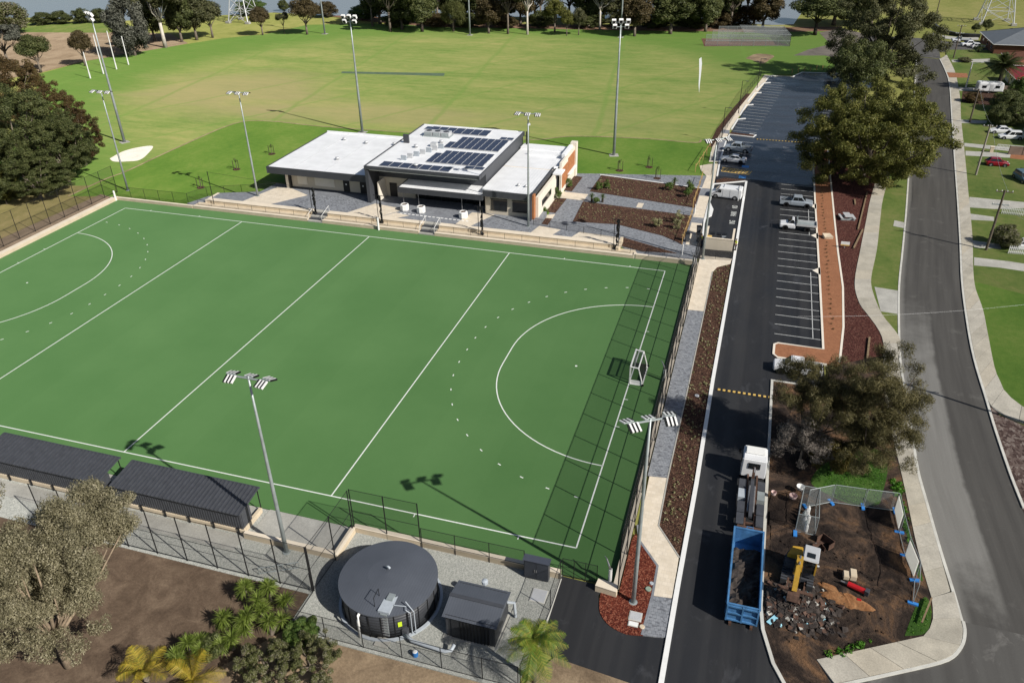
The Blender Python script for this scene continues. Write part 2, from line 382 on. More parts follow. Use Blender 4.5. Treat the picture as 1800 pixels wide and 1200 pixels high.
def turf_material():
    t = NT('synthetic_turf'); n = t.noise(.07, 4, .6); x = t.sep()[0]; f = t.noise(14, 3, .7)
    st = t.math('SNAP', x, 3.7); w = t.new('ShaderNodeTexWhiteNoise', noise_dimensions='1D'); t.set(w.inputs['W'], st)
    k = t.math('ADD', t.math('MULTIPLY', n, .9), t.math('MULTIPLY', w.outputs[0], .1))
    c = t.ramp(k, [(.3,(.053,.128,.038,1)),(.7,(.07,.152,.05,1))]); c = t.mix(.3, c, t.ramp(f, [(.3,(.6,.6,.6,1)),(.7,(1,1,1,1))]), 'MULTIPLY')
    t.bump(f, .4, .02); t.p.inputs['Sheen Weight'].default_value = .1; t.p.inputs['Sheen Roughness'].default_value = .5; t.p.inputs['Sheen Tint'].default_value = (.6,.8,.5,1)
    return t.done(c, .8, .2, 0, 1.0)
turf_m = turf_material()
def water_material():
    t = NT('lake_water'); t.bump(t.noise(.8, 3, .6, t.map((1,.35,1))), .12, .3); return t.done((.24,.26,.28,1), .1, .5)  # pale base colour stands in for bright cloud reflected on the water
water_m = water_material()
def mesh_material(name, col, cover):
    t = NT(name); tr = t.new('ShaderNodeBsdfTransparent'); mx = t.new('ShaderNodeMixShader'); mx.inputs[0].default_value = cover
    t.done(col, .6); t.t.links.new(tr.outputs[0], mx.inputs[1]); t.t.links.new(t.p.outputs[0], mx.inputs[2]); t.t.links.new(mx.outputs[0], t.out.inputs[0]); return t.m
chain_black = mesh_material('black_chain_mesh', (.012,.012,.013,1), .2)
chain_fine = mesh_material('black_fine_mesh', (.012,.012,.013,1), .33)
chain_dense = mesh_material('black_ball_netting', (.01,.01,.011,1), .8)
chain_galv = mesh_material('galvanised_mesh', (.4,.43,.43,1), .2)
goal_net = mesh_material('goal_net', (.03,.035,.03,1), .5)
shade_net = mesh_material('light_mesh', (.3,.32,.32,1), .3)
def vinyl():
    t = NT('banner_vinyl'); t.done(t.ramp(t.noise(2, 3), [(.35,(.66,.66,.63,1)),(.65,(.78,.78,.75,1))]), .7, .3); tl = t.new('ShaderNodeBsdfTranslucent'); tl.inputs[0].default_value = (.85,.85,.82,1); mx = t.new('ShaderNodeMixShader'); mx.inputs[0].default_value = .65
    t.t.links.new(t.p.outputs[0], mx.inputs[1]); t.t.links.new(tl.outputs[0], mx.inputs[2]); t.t.links.new(mx.outputs[0], t.out.inputs[0]); return t.m
banner_m = vinyl()
def leaf(name, cols, transl=.38, nscale=.5, rough=.55):
    t = NT(name); g = t.new('ShaderNodeNewGeometry'); n = t.noise(nscale, 3, .6)
    k = t.math('ADD', t.math('MULTIPLY', n, .6), t.math('MULTIPLY', g.outputs['Random Per Island'], .4))
    c = t.ramp(k, [(.28+.44*i/(len(cols)-1), v+(1,)) for i, v in enumerate(cols)]); t.done(c, rough, .25)
    tl = t.new('ShaderNodeBsdfTranslucent'); t.set(tl.inputs[0], c); mx = t.new('ShaderNodeMixShader'); mx.inputs[0].default_value = transl
    t.t.links.new(t.p.outputs[0], mx.inputs[1]); t.t.links.new(tl.outputs[0], mx.inputs[2]); t.t.links.new(mx.outputs[0], t.out.inputs[0]); return t.m
lf_dense = leaf('leaf_olive', [(.06,.068,.014),(.105,.115,.024),(.17,.175,.042),(.25,.235,.07)])
lf_gum = leaf('leaf_gum', [(.055,.06,.026),(.09,.096,.04),(.135,.14,.064),(.19,.18,.095)])
lf_dark = leaf('leaf_dark', [(.055,.068,.025),(.085,.104,.035),(.125,.144,.05),(.17,.178,.07)])
lf_grey = leaf('leaf_grey', [(.085,.09,.07),(.13,.135,.105),(.19,.19,.15)])
lf_red = leaf('leaf_russet', [(.065,.052,.022),(.11,.075,.03),(.155,.095,.04),(.14,.12,.042)])
lf_brown = leaf('leaf_brown_olive', [(.07,.055,.026),(.11,.085,.038),(.16,.125,.06)])
lf_front = leaf('leaf_silver_gum', [(.125,.112,.064),(.205,.188,.11),(.31,.28,.175),(.43,.39,.27)], .35, .8)
lf_caz = leaf('leaf_casuarina', [(.06,.055,.024),(.1,.09,.036),(.14,.124,.05),(.2,.168,.078)], .25, .5)
lf_bare = leaf('leaf_bare_twig', [(.15,.13,.11),(.22,.19,.165)], .1)
lf_willow = leaf('leaf_willow', [(.075,.085,.025),(.12,.13,.04),(.17,.18,.065)])
lf_yucca = leaf('leaf_yucca', [(.09,.13,.02),(.2,.27,.045),(.36,.42,.13)], .45, 1.2)
lf_palm = leaf('leaf_palm', [(.06,.14,.015),(.14,.2,.025),(.3,.27,.05)], .3, .7)
lf_gold = leaf('leaf_golden_palm', [(.2,.2,.025),(.38,.29,.03),(.5,.36,.06)], .35, .6)
lf_date = leaf('leaf_date_palm', [(.03,.045,.014),(.055,.075,.022),(.1,.11,.04)], .25, .7)
lf_heath = leaf('leaf_heath', [(.06,.07,.02),(.12,.13,.04),(.27,.24,.18)], .25, .6)
lf_tuft = leaf('leaf_tuft', [(.14,.15,.05),(.28,.27,.13),(.42,.38,.24)], .25, 1.5)
lf_shrub = leaf('leaf_shrub', [(.05,.1,.02),(.1,.16,.03),(.18,.22,.07)], .3, 1.0)
lf_weed = leaf('leaf_weed', [(.04,.12,.01),(.07,.2,.015),(.12,.27,.03)], .3, 1.0)

# ---------------------------------------------------------------- ground, water, roads, paths
struct('ground', MB().prism([(-700,-120),(520,-120),(520,900),(-700,900)], -.6, -.13), grass_dry)
slab('oval_grass', [(-60,60),(-44,70),(-60,100),(-72.86,109.44),(-97.07,136.15),(-96.83,153.61),(-86.7,177.61),(-77.81,195.88),(-67.06,207.06),(-62.71,226.93),(-43,233.77),(13.22,236.49),(72.1,242.8),(96.12,250.4),(123.73,256.57),(140,215),(128,189),(104,184),(94,118),(95,62),(90,58.9),(-8,58.9),(-20,60)], oval_m, 0.0)
seam = spline([(-13.95,57.14),(-13.99,66.37),(-13.21,71.59),(-13.3,84.39),(-12.28,104.94),(-5.98,108.95),(7.54,108.14),(26.66,108.52),(45.72,109.97),(56.31,110.2),(63.21,114.5),(71.39,116.2),(80.82,116.97),(89.24,116.71),(90.16,118.98)], 4)
slab('new_lawn', seam+[(94.2,118),(94.6,62),(86,60),(-7,59)], grass_lush, .012)
struct('turf_seam', ribbon(MB(), seam, .4, 0, .022), dirt_dry)
slab('reed_field', [(-137.71,112.03),(-106.2,119.79),(-98.71,135.76),(-97.45,154.3),(-86.7,177.61),(-84.26,186.09),(-101.14,199.38),(-127.69,199.18),(-174.94,197.13),(-243.35,192.42)], reeds, .006)
slab('grass_strip', [(-161.52,189.24),(-125.17,196.25),(-117.19,207.49),(-141.15,214.81),(-176.88,206.98)], grass_verge, .012)
slab('bank_path', [(-70.33,249.25),(-48.56,240.28),(-15.42,232.5),(13.22,236.49),(96.25,247.12),(123.68,255.46),(124.09,264.58),(95.9,256.02),(51.36,249.67),(10.45,245.52),(-20.02,243.9),(-51.85,251.8),(-72.35,257.56)], dirt_bank, .012)
slab('lake', [(-262.85,197.85),(-180.07,218.58),(-143.06,217.03),(-119.01,233.16),(-91.51,250.53),(-69.63,247.99),(-50.61,249.27),(-21.95,248.69),(5.98,260.09),(69.41,265.95),(100.47,262.89),(108.11,265.77),(114.7,327.8),(120,460),(60,800),(-600,800)], water_m, .02)
slab('gravel_track', [(108.25,210.54),(112.35,220.18),(119.25,230.97),(116.31,250.54),(123.93,261.1),(130.59,251.61),(132.98,199.08),(121.57,207.92),(117.05,212.61)], plain('grey_gravel_track', (.16,.14,.12), .9, .3, .25, fine=.3), .02)
slab('sand_patch', spline([(-21.9,76.79),(-22.56,81.18),(-21.55,84.21),(-19.08,86.06),(-16.91,82.27),(-15.46,77.74),(-17.39,76.14),(-19.83,75.49),(-21.9,76.79)], 5), sand_white, .03)
slab('cricket_pitch', [(-13.36,159.38),(15.87,164.25),(16.84,160.9),(-12.5,157.38)], plain('synthetic_pitch', (.1,.15,.09), .9, .15, .6), .02)
slab('painted_line', [(81.9,199.34),(82.31,201.91),(83.3,193.26),(84.39,178.72),(85.24,166.89),(85.93,158.44),(84.96,166.82),(83.67,181.38)], white_line, .02)
slab('bare_patch', spline([(94.77,203.2),(97.69,210.61),(102.63,209.22),(101.51,202.36),(99.78,197.2),(96.79,201.24),(94.77,203.2)], 4), dirt_dry, .016)
slab('net_surface', [(79.45,231.7),(100.3,234.43),(107.02,226.27),(81.59,218.51)], plain('clay_surface', (.15,.075,.05), .9, .3, .8), .02)
slab('dry_verge', [(-60,20),(-7.5,20),(-7.0,61),(-9,64),(-24,60),(-60,58)], grass('grass_trampled', (.13,.12,.045,1), (.2,.17,.07,1), (.28,.22,.11,1), .15, .8), .01)
slab('trodden_strip', [(-11,20),(-4.9,20),(-4.9,58.5),(-9,59.5)], dirt('trodden_soil', [(.3,(.16,.12,.085,1)),(.6,(.23,.175,.125,1))], .4), .02)

# hockey pitch: turf, painted lines
turf = slab('hockey_turf', [(-4,-3.1),(95.1,-3.1),(95.1,57.9),(-4,57.9)], turf_m, .02)
LZ0, LZ1, LW = .0, .026, .12
def line(pts, w=LW): return obj('pitch_line', ribbon(MB(), pts, w, LZ0, LZ1), white_line, turf)
for pts in ([(0,0),(91.4,0)],[(0,55),(91.4,55)],[(0,0),(0,55)],[(91.4,0),(91.4,55)]): line(pts)
for x in (22.9,45.7,68.5): line([(x,.06),(x,54.94)])
def shooting_circle(r):
    a = [(0+r*math.sin(t), 25.67-r*math.cos(t)) for t in np.linspace(0, math.pi/2, 24)]
    b = [(0+r*math.cos(t), 29.33+r*math.sin(t)) for t in np.linspace(0, math.pi/2, 24)]
    return a+b
for sgn, x0 in ((1,0),(-1,91.4)):
    cir = [(x0+sgn*x, y) for x, y in shooting_circle(14.63)]; line(cir)
    dash = [(x0+sgn*x, y) for x, y in shooting_circle(19.63)]; n = 23
    for i in range(n):
        t = (i+.5)/n; a, b = at_frac(dash, t-.0028), at_frac(dash, t+.0028); line([a,b], .11)
    s = MB().prism([(x0+sgn*6.4+.14*math.cos(t), 27.5+.14*math.sin(t)) for t in np.linspace(0,6.28,12)[:-1]], LZ0, LZ1); obj('penalty_spot', s, white_line, turf)
    for y in (17.5,22.5,32.5,37.5): line([(x0-sgn*.06,y),(x0-sgn*.42,y)], .09)
for y, s in ((0,-1),(55,1)):
    for x in (5,14.6,76.8,86.4): line([(x,y+s*.06),(x,y+s*.42)], .09)

# field surround walls
def wall(name, label, pts, w, z1, m=limestone, cap=True, z0=-.1):
    t = thing(name, label, 'wall', (pts[0][0],pts[0][1],0), world=True)
    obj('wall_body', ribbon(MB(), pts, w, z0, z1), m, t)
    if cap: obj('wall_cap', ribbon(MB(), pts, w+.06, z1, z1+.06), limecap, t)
    return t
wall('low_wall', 'low limestone wall along the far left end of the hockey pitch', [(-4.45,-3.2),(-4.45,58.2)], .8, .5)
wall('low_wall', 'low limestone wall on the far side of the pitch, left of the terrace', [(-4.05,58.1),(11.3,58.1)], .4, .42)
wall('low_wall', 'low limestone wall between the pitch and the tall right-hand fence', [(95.4,-4.0),(95.4,58.0)], .4, .45)
wall('low_wall', 'low limestone wall in front of the mulch bed at the far right corner', [(86.7,58.15),(95.15,58.15)], .4, .62)
wall('low_wall', 'low limestone wall between the pitch and the gravel around the tank', [(72.6,-3.35),(87.9,-3.35)], .38, .55)
wall('low_wall', 'short limestone return wall beside the concrete bay and tank', [(72.6,-3.6),(72.6,-6.9)], .38, .55)
wall('low_wall', 'low limestone wall behind the concrete bay by the light pole', [(63.9,-6.7),(72.38,-6.7)], .38, .55)
wall('wall_stub', 'short limestone stub beside the grey electrical cabinet', [(90.0,-3.45),(90.9,-3.45)], .4, .6)
wall('wall_stub', 'blocky limestone stub ending the wall at the near right pitch corner', [(93.9,-3.7),(95.6,-3.9)], .75, .62)

# near side: gravel, soil, concrete
slab('gravel_pad', [(22,-10.7),(72.3,-10.7),(72.3,-14.3),(90.4,-14.3),(90.9,-6.9),(91.0,-3.2),(22,-3.2)], gravel, 0.0)
slab('bare_soil_yard', [(22,-10.75),(72.2,-10.75),(72.2,-14.4),(66,-24),(60,-40),(22,-40)], dirt_brown, .03)
slab('dry_soil', [(72.2,-14.4),(90.4,-14.4),(92.3,-10.9),(99.4,-11.6),(100,-40),(60,-40),(66,-24)], dirt_dry, .03)
cb = thing('concrete_bay', 'pale concrete floor of the open bay between shelter and tank', 'paving', (64,-6.5,0), world=True)
for i in range(2): obj('concrete_panel', MB().box(64.1+4.15*i, 64.1+4.13+4.15*i, -6.5, -3.15, -.1, .04), concrete, cb)
sh = struct('shelter_paving', MB().box(33, 63.8, -8.4, -6.75, -.1, .035), concrete)
slab('asphalt_apron', [(90.95,-3.3),(94.5,-3.4),(94.2,-4.4),(94.4,-5.2),(94.9,-6.3),(96.6,-7.2),(98.1,-7.25),(100.0,-6.95),(100.1,-11.8),(98.2,-11.9),(95.5,-11.5),(92.3,-10.9),(90.9,-10.5),(90.95,-6.9)], asphalt_new, .0)
obj('edge_strip', MB().box(90.85,91.05,-10.4,-3.6,-.1,.03), kerb_conc, bpy.data.objects['gravel_pad'])
slab('mulch_bed', spline([(95.88,3.01),(96.41,2.4),(98.27,-0.17)],3)+[(98.34,-3.15),(98.13,-7.23)]+spline([(98.13,-7.23),(96.9,-7.44),(95.62,-7.06),(94.76,-6.22),(94.41,-5.18),(94.33,-3.91)],4)+[(94.6,-3.9),(95.7,-3.7),(95.7,2.2)], mulch_red, .05)

# path on the outside of the tall fence
lawn_edge = [(97.6,60.2),(97.8,56.5),(97.75,42.6),(97.7,27.1),(97.55,11.0),(97.6,4.5),(99.75,1.25),(99.78,-3.1)]
path_w = [(95.7,60.2),(95.75,44),(95.75,10.8),(96.05,4.2),(96.37,2.4),(98.25,-.05),(98.33,-3.25)]
slab('footpath', [(95.65,61.5),(95.72,44.4),(97.75,44.5),(97.85,56.5),(98.3,58.3),(100.0,59.8),(100.1,61.5)], paver_beige, .05)
slab('footpath_grey', [(95.72,44.38),(97.75,44.48),(97.7,27.1),(97.53,11.0),(95.97,10.8),(95.72,10.8)], paver_grey, .05)
slab('footpath_near', [(95.9,10.76),(97.53,10.96),(97.6,4.5),(99.75,1.25),(99.78,-3.08),(98.33,-3.26),(98.25,-.05),(96.37,2.4),(96.05,4.2)], paver_beige, .05)
slab('footpath_end', [(98.3,-3.3),(99.8,-3.12),(99.86,-6.9),(98.13,-7.2)], paver_grey, .05)
slab('planting_strip', [(97.9,56.5),(98.35,58.2),(100.0,59.7),(100.2,43),(100.05,27),(100.0,10.9),(99.85,1.4),(97.68,4.5),(97.6,11),(97.76,27.1),(97.8,42.6)], mulch_dark, .03)
struct('path_edging', ribbon(MB(), [(97.8,56.5),(97.79,42.6),(97.73,27.1),(97.57,11.0),(97.64,4.5),(99.8,1.3)], .12, 0, .08), concrete)
struct('bed_edging', ribbon(MB(), [(95.9,4.1),(96.3,2.35),(98.2,-.1),(98.26,-3.3),(98.07,-7.2)], .2, 0, .07), paver_plain)

# car park and its drive
slab('car_park', [(99.95,-40),(100.2,10.9),(100.4,60),(95,61),(94.9,92),(95.2,118.7),(96.6,135.7),(98.4,158),(101.8,181.5),(108,181.7),(110.5,187.9),(120,188.75),(130,188.5),(122,150),(113,121),(112,89.6),(112,30.4),(106.5,30.4),(106.42,19.3),(106.37,-2),(106.6,-4.2),(107.4,-7),(108.6,-9.3),(111,-11.5),(111,-40)], asphalt_new, 0.0)
slab('damp_asphalt', [(95.4,97.5),(95.5,118.6),(96.8,135.7),(98.6,158),(102,181.2),(108.2,181.4),(110.7,187.5),(120,188.3),(129.5,188.2),(121.8,150),(112.8,121),(112.0,96)], asphalt_wet, .006)
kerb = lambda name, pts, w=.3, z=.13, m=kerb_conc: struct(name, ribbon(MB(), pts, w, -.1, z), m)
kerb('kerb', [(99.93,-40),(99.98,-10.8),(100.03,-1.5),(100.2,10.9),(100.18,28.8),(100.3,43.3),(100.42,60.3),(100.44,95.5)], .38, .13, white_paint)
kerb('kerb', [(100.4,95.6),(94.95,92.6),(95.0,84.5),(94.98,73.6),(95.3,68.5)], .32, .13, white_paint)
kerb('kerb', [(95.2,97),(95.0,106),(95.2,118.9)], .3, .13, white_paint)
kerb('kerb', [(95.25,119.3),(95.6,124.2),(100.4,123.4),(100.9,125.1),(99.6,125.6)], .3, .13, white_paint)
kerb('kerb', [(108,181.9),(110.5,188),(120,188.9),(130,188.7)], .35, .13, white_paint)
kerb('kerb', [(102.3,182.1),(108,181.9)], .3)
for a, b in (((95.7,128.1),(96.6,137.5)),((96.8,139.8),(97.7,150.2)),((97.9,152.5),(99.1,162.5)),((99.4,164.5),(101.0,173.8)),((101.3,175.8),(102.2,182.0))):
    kerb('kerb', [a, (b[0],b[1]-.9), (b[0]+1.6,b[1]+.1)], .3, .13, white_paint)
kerb('kerb', [(106.44,30.35),(106.42,19.3),(106.37,-2),(106.6,-4.2),(107.4,-7),(108.6,-9.3),(111,-11.5)], .26)
kerb('kerb', [(106.3,30.45),(112,30.45)], .25)
kerb('kerb', [(112.1,119),(112.0,89.6),(112.05,57),(112.0,38.9),(106.9,38.9),(106.5,38.5),(106.45,36.2),(106.9,35.6),(112.3,35.5)], .26, .12, cream_wall)
kerb('kerb', [(114.93,118),(114.8,80),(114.8,68),(114.95,56.3),(114.5,45),(113.7,36.4)], .25, .12, cream_wall)
slab('brick_strip', [(112.15,119),(112.1,89.6),(112.15,57),(112.1,38.8),(106.6,38.75),(106.6,35.7),(113.6,35.7),(114.4,45),(114.8,56.3),(114.68,68),(114.68,80),(114.8,118)], brick_red, .09)
slab('island_bed', [(95.6,124.3),(100.2,123.6),(100.6,125),(95.7,125.9)], mulch_dark, .1)
slab('island_bed', [(95.3,93.3),(100.3,96.2),(96.6,96.4),(95.2,95)], mulch_dark, .08)
for y0 in (60.5,73.2,85.9):
    w = MB().prism([(111.1,y0),(112.2,y0+1.3),(112.2,y0-1.3)], -.1, .12); struct('kerb_nib', w, cream_wall)
cp = bpy.data.objects['car_park']; bay_paint = plain('bay_paint', (.55,.56,.55), .75, .25, 2.5, fine=.25)
def bay(a, b, w=.09, m=bay_paint): return obj('bay_line', ribbon(MB(), [a,b], w, -.01, .016), m, cp)
for i in range(32): bay((106.45,41.2+2.48*i), (111.85,41.15+2.48*i))
for i in range(7): bay((95.4,100.9+2.6*i+(6.2 if i > 1 else 0)), (100.6,100.3+2.6*i+(6.2 if i > 1 else 0))) if i in (0,1,2,3,4,5) else None
for i in range(20):
    y = 127.6+2.62*i; x = 95.8+(y-126)*.117; bay((x,y),(x+5.0,y-.75-.02*i))
for i in range(14): bay((111.0+.9*i*.35+1.2,126+2.6*i), (116.5+.9*i*.35,125.6+2.6*i))
for x in (110.9,): bay((x,41.3),(x,60)); bay((x,73.3),(x,84.2))
# disabled bays: yellow hatching and blue plates
yb = [(95.6,99.9),(100.7,99.2),(100.7,102.2),(95.6,102.7)]
for i in range(4): obj('hatch_line', ribbon(MB(), [(95.7,100.1+.75*i),(100.8,99.4+.75*i)], .22, -.01, .018), road_yellow, cp)
for i in range(9): obj('hatch_line', ribbon(MB(), [(95.7+.62*i,100.1-.08*i),(96.2+.62*i,102.3-.08*i)], .14, -.01, .019), road_yellow, cp)
obj('bollard_plate', MB().box(99.0,100.3,97.2,98.6,-.01,.017), blue_sign, cp); obj('bollard_plate', MB().box(99.2,100.5,103.3,104.6,-.01,.017), blue_sign, cp)
# painted words across the service bay mouth
PI_2 = math.pi/2
def road_text(txt, x, y, size, rz):
    cu = bpy.data.curves.new('t', 'FONT'); cu.body = txt; cu.size = size; cu.align_x = 'CENTER'; cu.align_y = 'CENTER'
    tmp = bpy.data.objects.new('t', cu); COL.objects.link(tmp); dg = bpy.context.evaluated_depsgraph_get(); me = bpy.data.meshes.new_from_object(tmp.evaluated_get(dg))
    bpy.data.objects.remove(tmp); me.transform(Matrix.Translation((x,y,.018)) @ Matrix.Rotation(rz,4,'Z') @ Matrix.Scale(1.5,4,(0,1,0))); me.materials.clear(); me.materials.append(white_line)
    return obj('road_marking', me, None, cp)
for txt, y in (('NO',82.4),('PARK',79.3),('ING',75.6)): road_text(txt, 99.3, y, .85, PI_2)
# speed humps: rows of yellow blocks
for label, y0, x0, n, st in (('speed hump of yellow blocks across the dark drive near the truck',27.1,100.85,11,.53),('far speed hump of yellow blocks across the upper car park',122.3,101.2,17,.62)):
    h = thing('speed_hump', label, 'speed hump', (x0,y0,0), world=True, group='speed humps of the car park')
    obj('hump_base', MB().box(x0-.2,x0+n*st+.1,y0-.22,y0+.22,0,.035), rubber, h)
    for i in range(n): obj('yellow_block', MB().box(x0+i*st,x0+i*st+.27,y0-.17,y0+.17,.03,.06), road_yellow, h)

# residential street with kerbs, footpaths and lawns
RL = spline([(142.53,216.95),(134.27,151.06),(128.93,109.28),(126.08,86.79),(123.99,71.24),(122.25,58.39),(121,45.75),(120.41,37.98),(120.26,30.93),(120.13,24.24),(119.96,18.77),(120.18,13.83),(120.47,8.23),(120.79,3.75),(120.94,0.84)], 4)
RR = spline([(148.17,215.03),(147.4,198.92),(146.03,182.47),(141.76,149.56),(137.46,116.62),(134.59,94.35),(132.25,76.71),(130.27,62.38),(128.99,50.33),(128.29,41.48),(128.05,33.05),(127.89,27.44),(127.85,20.46),(127.98,15.65)], 4)
RR2 = RR+[(128.15,8),(128.3,.8)]
def street():
    n, m = 150, 14; vs, la, lo, fs = [], [], [], []
    for i in range(n+1):
        a, b = at_frac(RL, i/n), at_frac(RR2, i/n)
        for j in range(m+1):
            k = j/m; vs.append((a[0]+(b[0]-a[0])*k, a[1]+(b[1]-a[1])*k, -.02)); la.append(k); lo.append(a[1]+(b[1]-a[1])*k)
    fs = [(i*(m+1)+j, (i+1)*(m+1)+j, (i+1)*(m+1)+j+1, i*(m+1)+j+1) for i in range(n) for j in range(m)]
    o = struct('residential_road', MB().add(vs, fs), street_m); me = o.data
    for nm, d in (('lane',la),('along',lo)): me.attributes.new(nm, 'FLOAT', 'POINT').data.foreach_set('value', d)
street()
slab('road_junction', [(128.3,.9),(130,-60),(108,-60),(108,-9),(121,.9)], asphalt_old, -.024)
slab('road_top', [(142,218),(148.6,216),(150,228),(147,246),(136,246)], asphalt_old, -.024)
slab('side_street', [(120,228),(150,226.5),(170,228),(172,236),(155,243),(150,247.5),(120,250)], asphalt_old, -.014)
kerb('road_kerb', offset(RR, .12), .24, .1); kerb('road_kerb', offset(RL, -.12), .24, .1)
F_R = spline([(151.01,221.44),(149.87,199.52),(148.01,181.71),(146.13,166.03),(143.79,150.07),(139.98,120.82),(137.1,99.2),(134.48,79.53),(131.95,62.85),(131.59,54.72),(130.91,47.29),(130.23,39.91),(130.25,37.29),(130.39,34.82),(131.61,32.36),(133.82,30.63)], 4)
F_L = offset(spline([(148.17,215.03),(147.4,198.92),(146.03,182.47),(141.76,149.56),(137.46,116.62),(134.59,94.35),(132.25,76.71),(130.27,62.38),(128.99,50.33),(128.29,41.48),(127.98,33.91),(128.11,31.88),(128.97,30.45),(130.93,29.1),(133.24,28.11)], 4), .26)
def slabs(name, Lp, Rp, n, z=.09):
    base = struct(name, MB().prism(list(Lp)+list(Rp)[::-1], -.12, z-.03), concrete)
    slab_mats = [plain('footpath_slab_d', (.455,.425,.36), .88, .16, .5, fine=.2), plain('footpath_slab_a', (.47,.425,.34), .88, .14, .6, fine=.2), plain('footpath_slab_b', (.445,.41,.335), .88, .16, .6, fine=.2), plain('footpath_slab_c', (.41,.38,.315), .88, .18, .6, fine=.2)]
    for i in range(n):
        q = [at_frac(Lp, (i+.008)/n), at_frac(Lp, (i+.992)/n), at_frac(Rp, (i+.992)/n), at_frac(Rp, (i+.008)/n)]
        mid = [at_frac(Lp, (i+.5)/n), at_frac(Rp, (i+.5)/n)]
        obj('slab', MB().prism([q[0],mid[0],q[1],q[2],mid[1],q[3]], z-.05, z+random.Random(i).uniform(0,.012)), slab_mats[(i*7+i//3)%4], base)
slabs('right_footpath', F_L, F_R, 62)
slabs('winding_footpath', spline([(123.55,107.86),(120.96,92.04),(119.52,81.28),(117.95,69.58),(116.53,58.2),(116.74,52.15),(117.39,49.64),(118.44,45.89),(118.83,42.76),(118.55,39.36)], 4), spline([(125.65,108.41),(122.97,92.59),(121.72,82.61),(120.26,70.22),(118.75,60.07),(118.69,55.34),(119.27,49.71),(120.28,46.27),(120.8,43.73),(120.42,39.89)], 4), 24, .1)
inner = spline([(118.55,39.36),(118.02,30.29),(118.16,22.25),(118.37,16.22),(118.53,9.08),(118.73,5.27),(118.97,2.57)], 4); outer = offset(spline([(120.42,39.89),(120.15,30.9),(120.13,24.24),(119.96,18.77),(120.18,13.83),(120.47,8.23),(120.7,3.72)], 4), -.26)
slabs('corner_footpath', inner, outer, 14, .1)
c_in = spline([(118.97,2.57),(118.87,0.89),(118.62,-0.17),(118.08,-1.39)], 4)+[(110.36,-5.82)]; c_out = spline([(120.7,3.72),(120.78,0.79),(120.72,-0.3),(120.28,-1.68),(119.26,-3.04),(117,-4.44)], 4)+[(111.49,-7.5)]
slabs('corner_footpath', c_in, c_out, 6, .1)
kerb('corner_kerb', spline([(120.94,0.84),(120.88,-0.25),(120.44,-1.63),(119.33,-3.12),(116.99,-4.59)],4)+[(111.52,-7.68)], .22, .08)
slab('west_verge', [(106.5,30.3),(106.5,19.3),(106.45,-2),(106.65,-4.2),(107.5,-7),(108.7,-9.3),(110.4,-10.8),(112.5,-13.5),(111.79,-8.47),(110.36,-5.82)]+c_in[::-1]+inner[::-1]+[(118.55,39.36),(114,36.2),(113.6,35.4),(112.4,35.3),(112.4,30.5)], dirt_site, .06)
slab('mulch_slope', [(114.95,118),(114.9,80),(114.95,56.3),(114.6,45),(113.8,36.3)]+spline([(118.55,39.36),(118.83,42.76),(118.44,45.89),(117.39,49.64),(116.74,52.15),(116.53,58.2),(117.95,69.58),(119.52,81.28),(120.96,92.04),(123.55,107.86)],4)+[(124,120)], mulch_maroon, .05)
slab('road_verge', spline([(125.65,108.41),(122.97,92.59),(121.72,82.61),(120.26,70.22),(118.75,60.07),(118.69,55.34),(119.27,49.71),(120.28,46.27),(120.8,43.73)],4)+offset(RL,-.25)[24:5:-1], grass_verge, .06)
slab('verge_crossing', [(118.99,57.48),(122.06,57.13),(121.39,50.3),(119.2,50.46)], concrete, .075)
slab('verge_pad', [(123.85,82.94),(125.37,82.39),(125.04,79.92),(123.45,80.43)], concrete, .075)
slab('lower_verge', [(128.05,33.05),(128.95,30.35),(130.91,29),(134,30),(131,10),(128.2,10),(127.98,15.65),(127.85,20.46),(127.89,27.44)], mulch('leaf_litter', [(.07,.045,.04,1),(.12,.08,.07,1),(.2,.15,.13,1),(.3,.25,.22,1)], 4), .0)
slab('front_lawns', F_R[:33]+[(142,57),(200,60),(230,228),(152,232)], grass_verge, .05)
slab('corner_lawn', F_R[32:]+[(160,32),(160,57.5),(142,58.5)], grass_lush, .055)
for i, q in enumerate(([(136.95,97.18),(146.79,96.83),(146.3,94.59),(139.77,92.3),(135.86,92.02)],[(135.56,89.11),(139.09,88.56),(138.76,86.76),(135.35,86.32)],[(134.1,77.65),(137.75,77.14),(137.65,75.43),(133.94,74.82)],[(133.33,71.17),(137.76,71),(141.69,70.35),(141.11,67.75),(136.11,68.42),(132.85,68.28)],
        [(143.6,148.13),(148.73,148.5),(148.07,146.03),(143.04,145.2)],[(141.3,129.86),(152.76,128.6),(152.17,125.84),(140.91,127.42)],[(140.63,124.3),(148.73,124.94),(147.92,121.84),(140.14,121.23)],[(147.85,179.81),(152.45,180.34),(151.82,176.57),(147.41,176.08)],[(151.16,214.14),(161.83,218.27),(160.95,213.33),(150.99,210.96)])):
    slab('driveway', q, concrete, .075)
slab('red_crossing', [(147.53,196.82),(152.48,196.62),(151.83,191.69),(147.19,190.56)], brick_red, .1)
slab('far_kerb_path', spline([(151.45,253.18),(154.2,248.72),(159.02,247.83),(164.11,248.99)],3)+spline([(164.81,253.14),(159.66,251.97),(154.93,253.97),(152.15,258.59)],3), concrete, .03)
slab('parking_pad', [(152.47,234.01),(158.83,236.39),(160.35,231.36),(152.3,229.49)], asphalt_old, .06)
slab('weedy_grass', spline([(110.98,13.11),(110.26,14.28),(111.58,17.2),(114.26,19.75),(116.39,20.82),(117.2,18.4),(116.35,14.03),(115.75,12.47),(113.35,12),(110.98,13.11)], 4), grass_weed, .075)
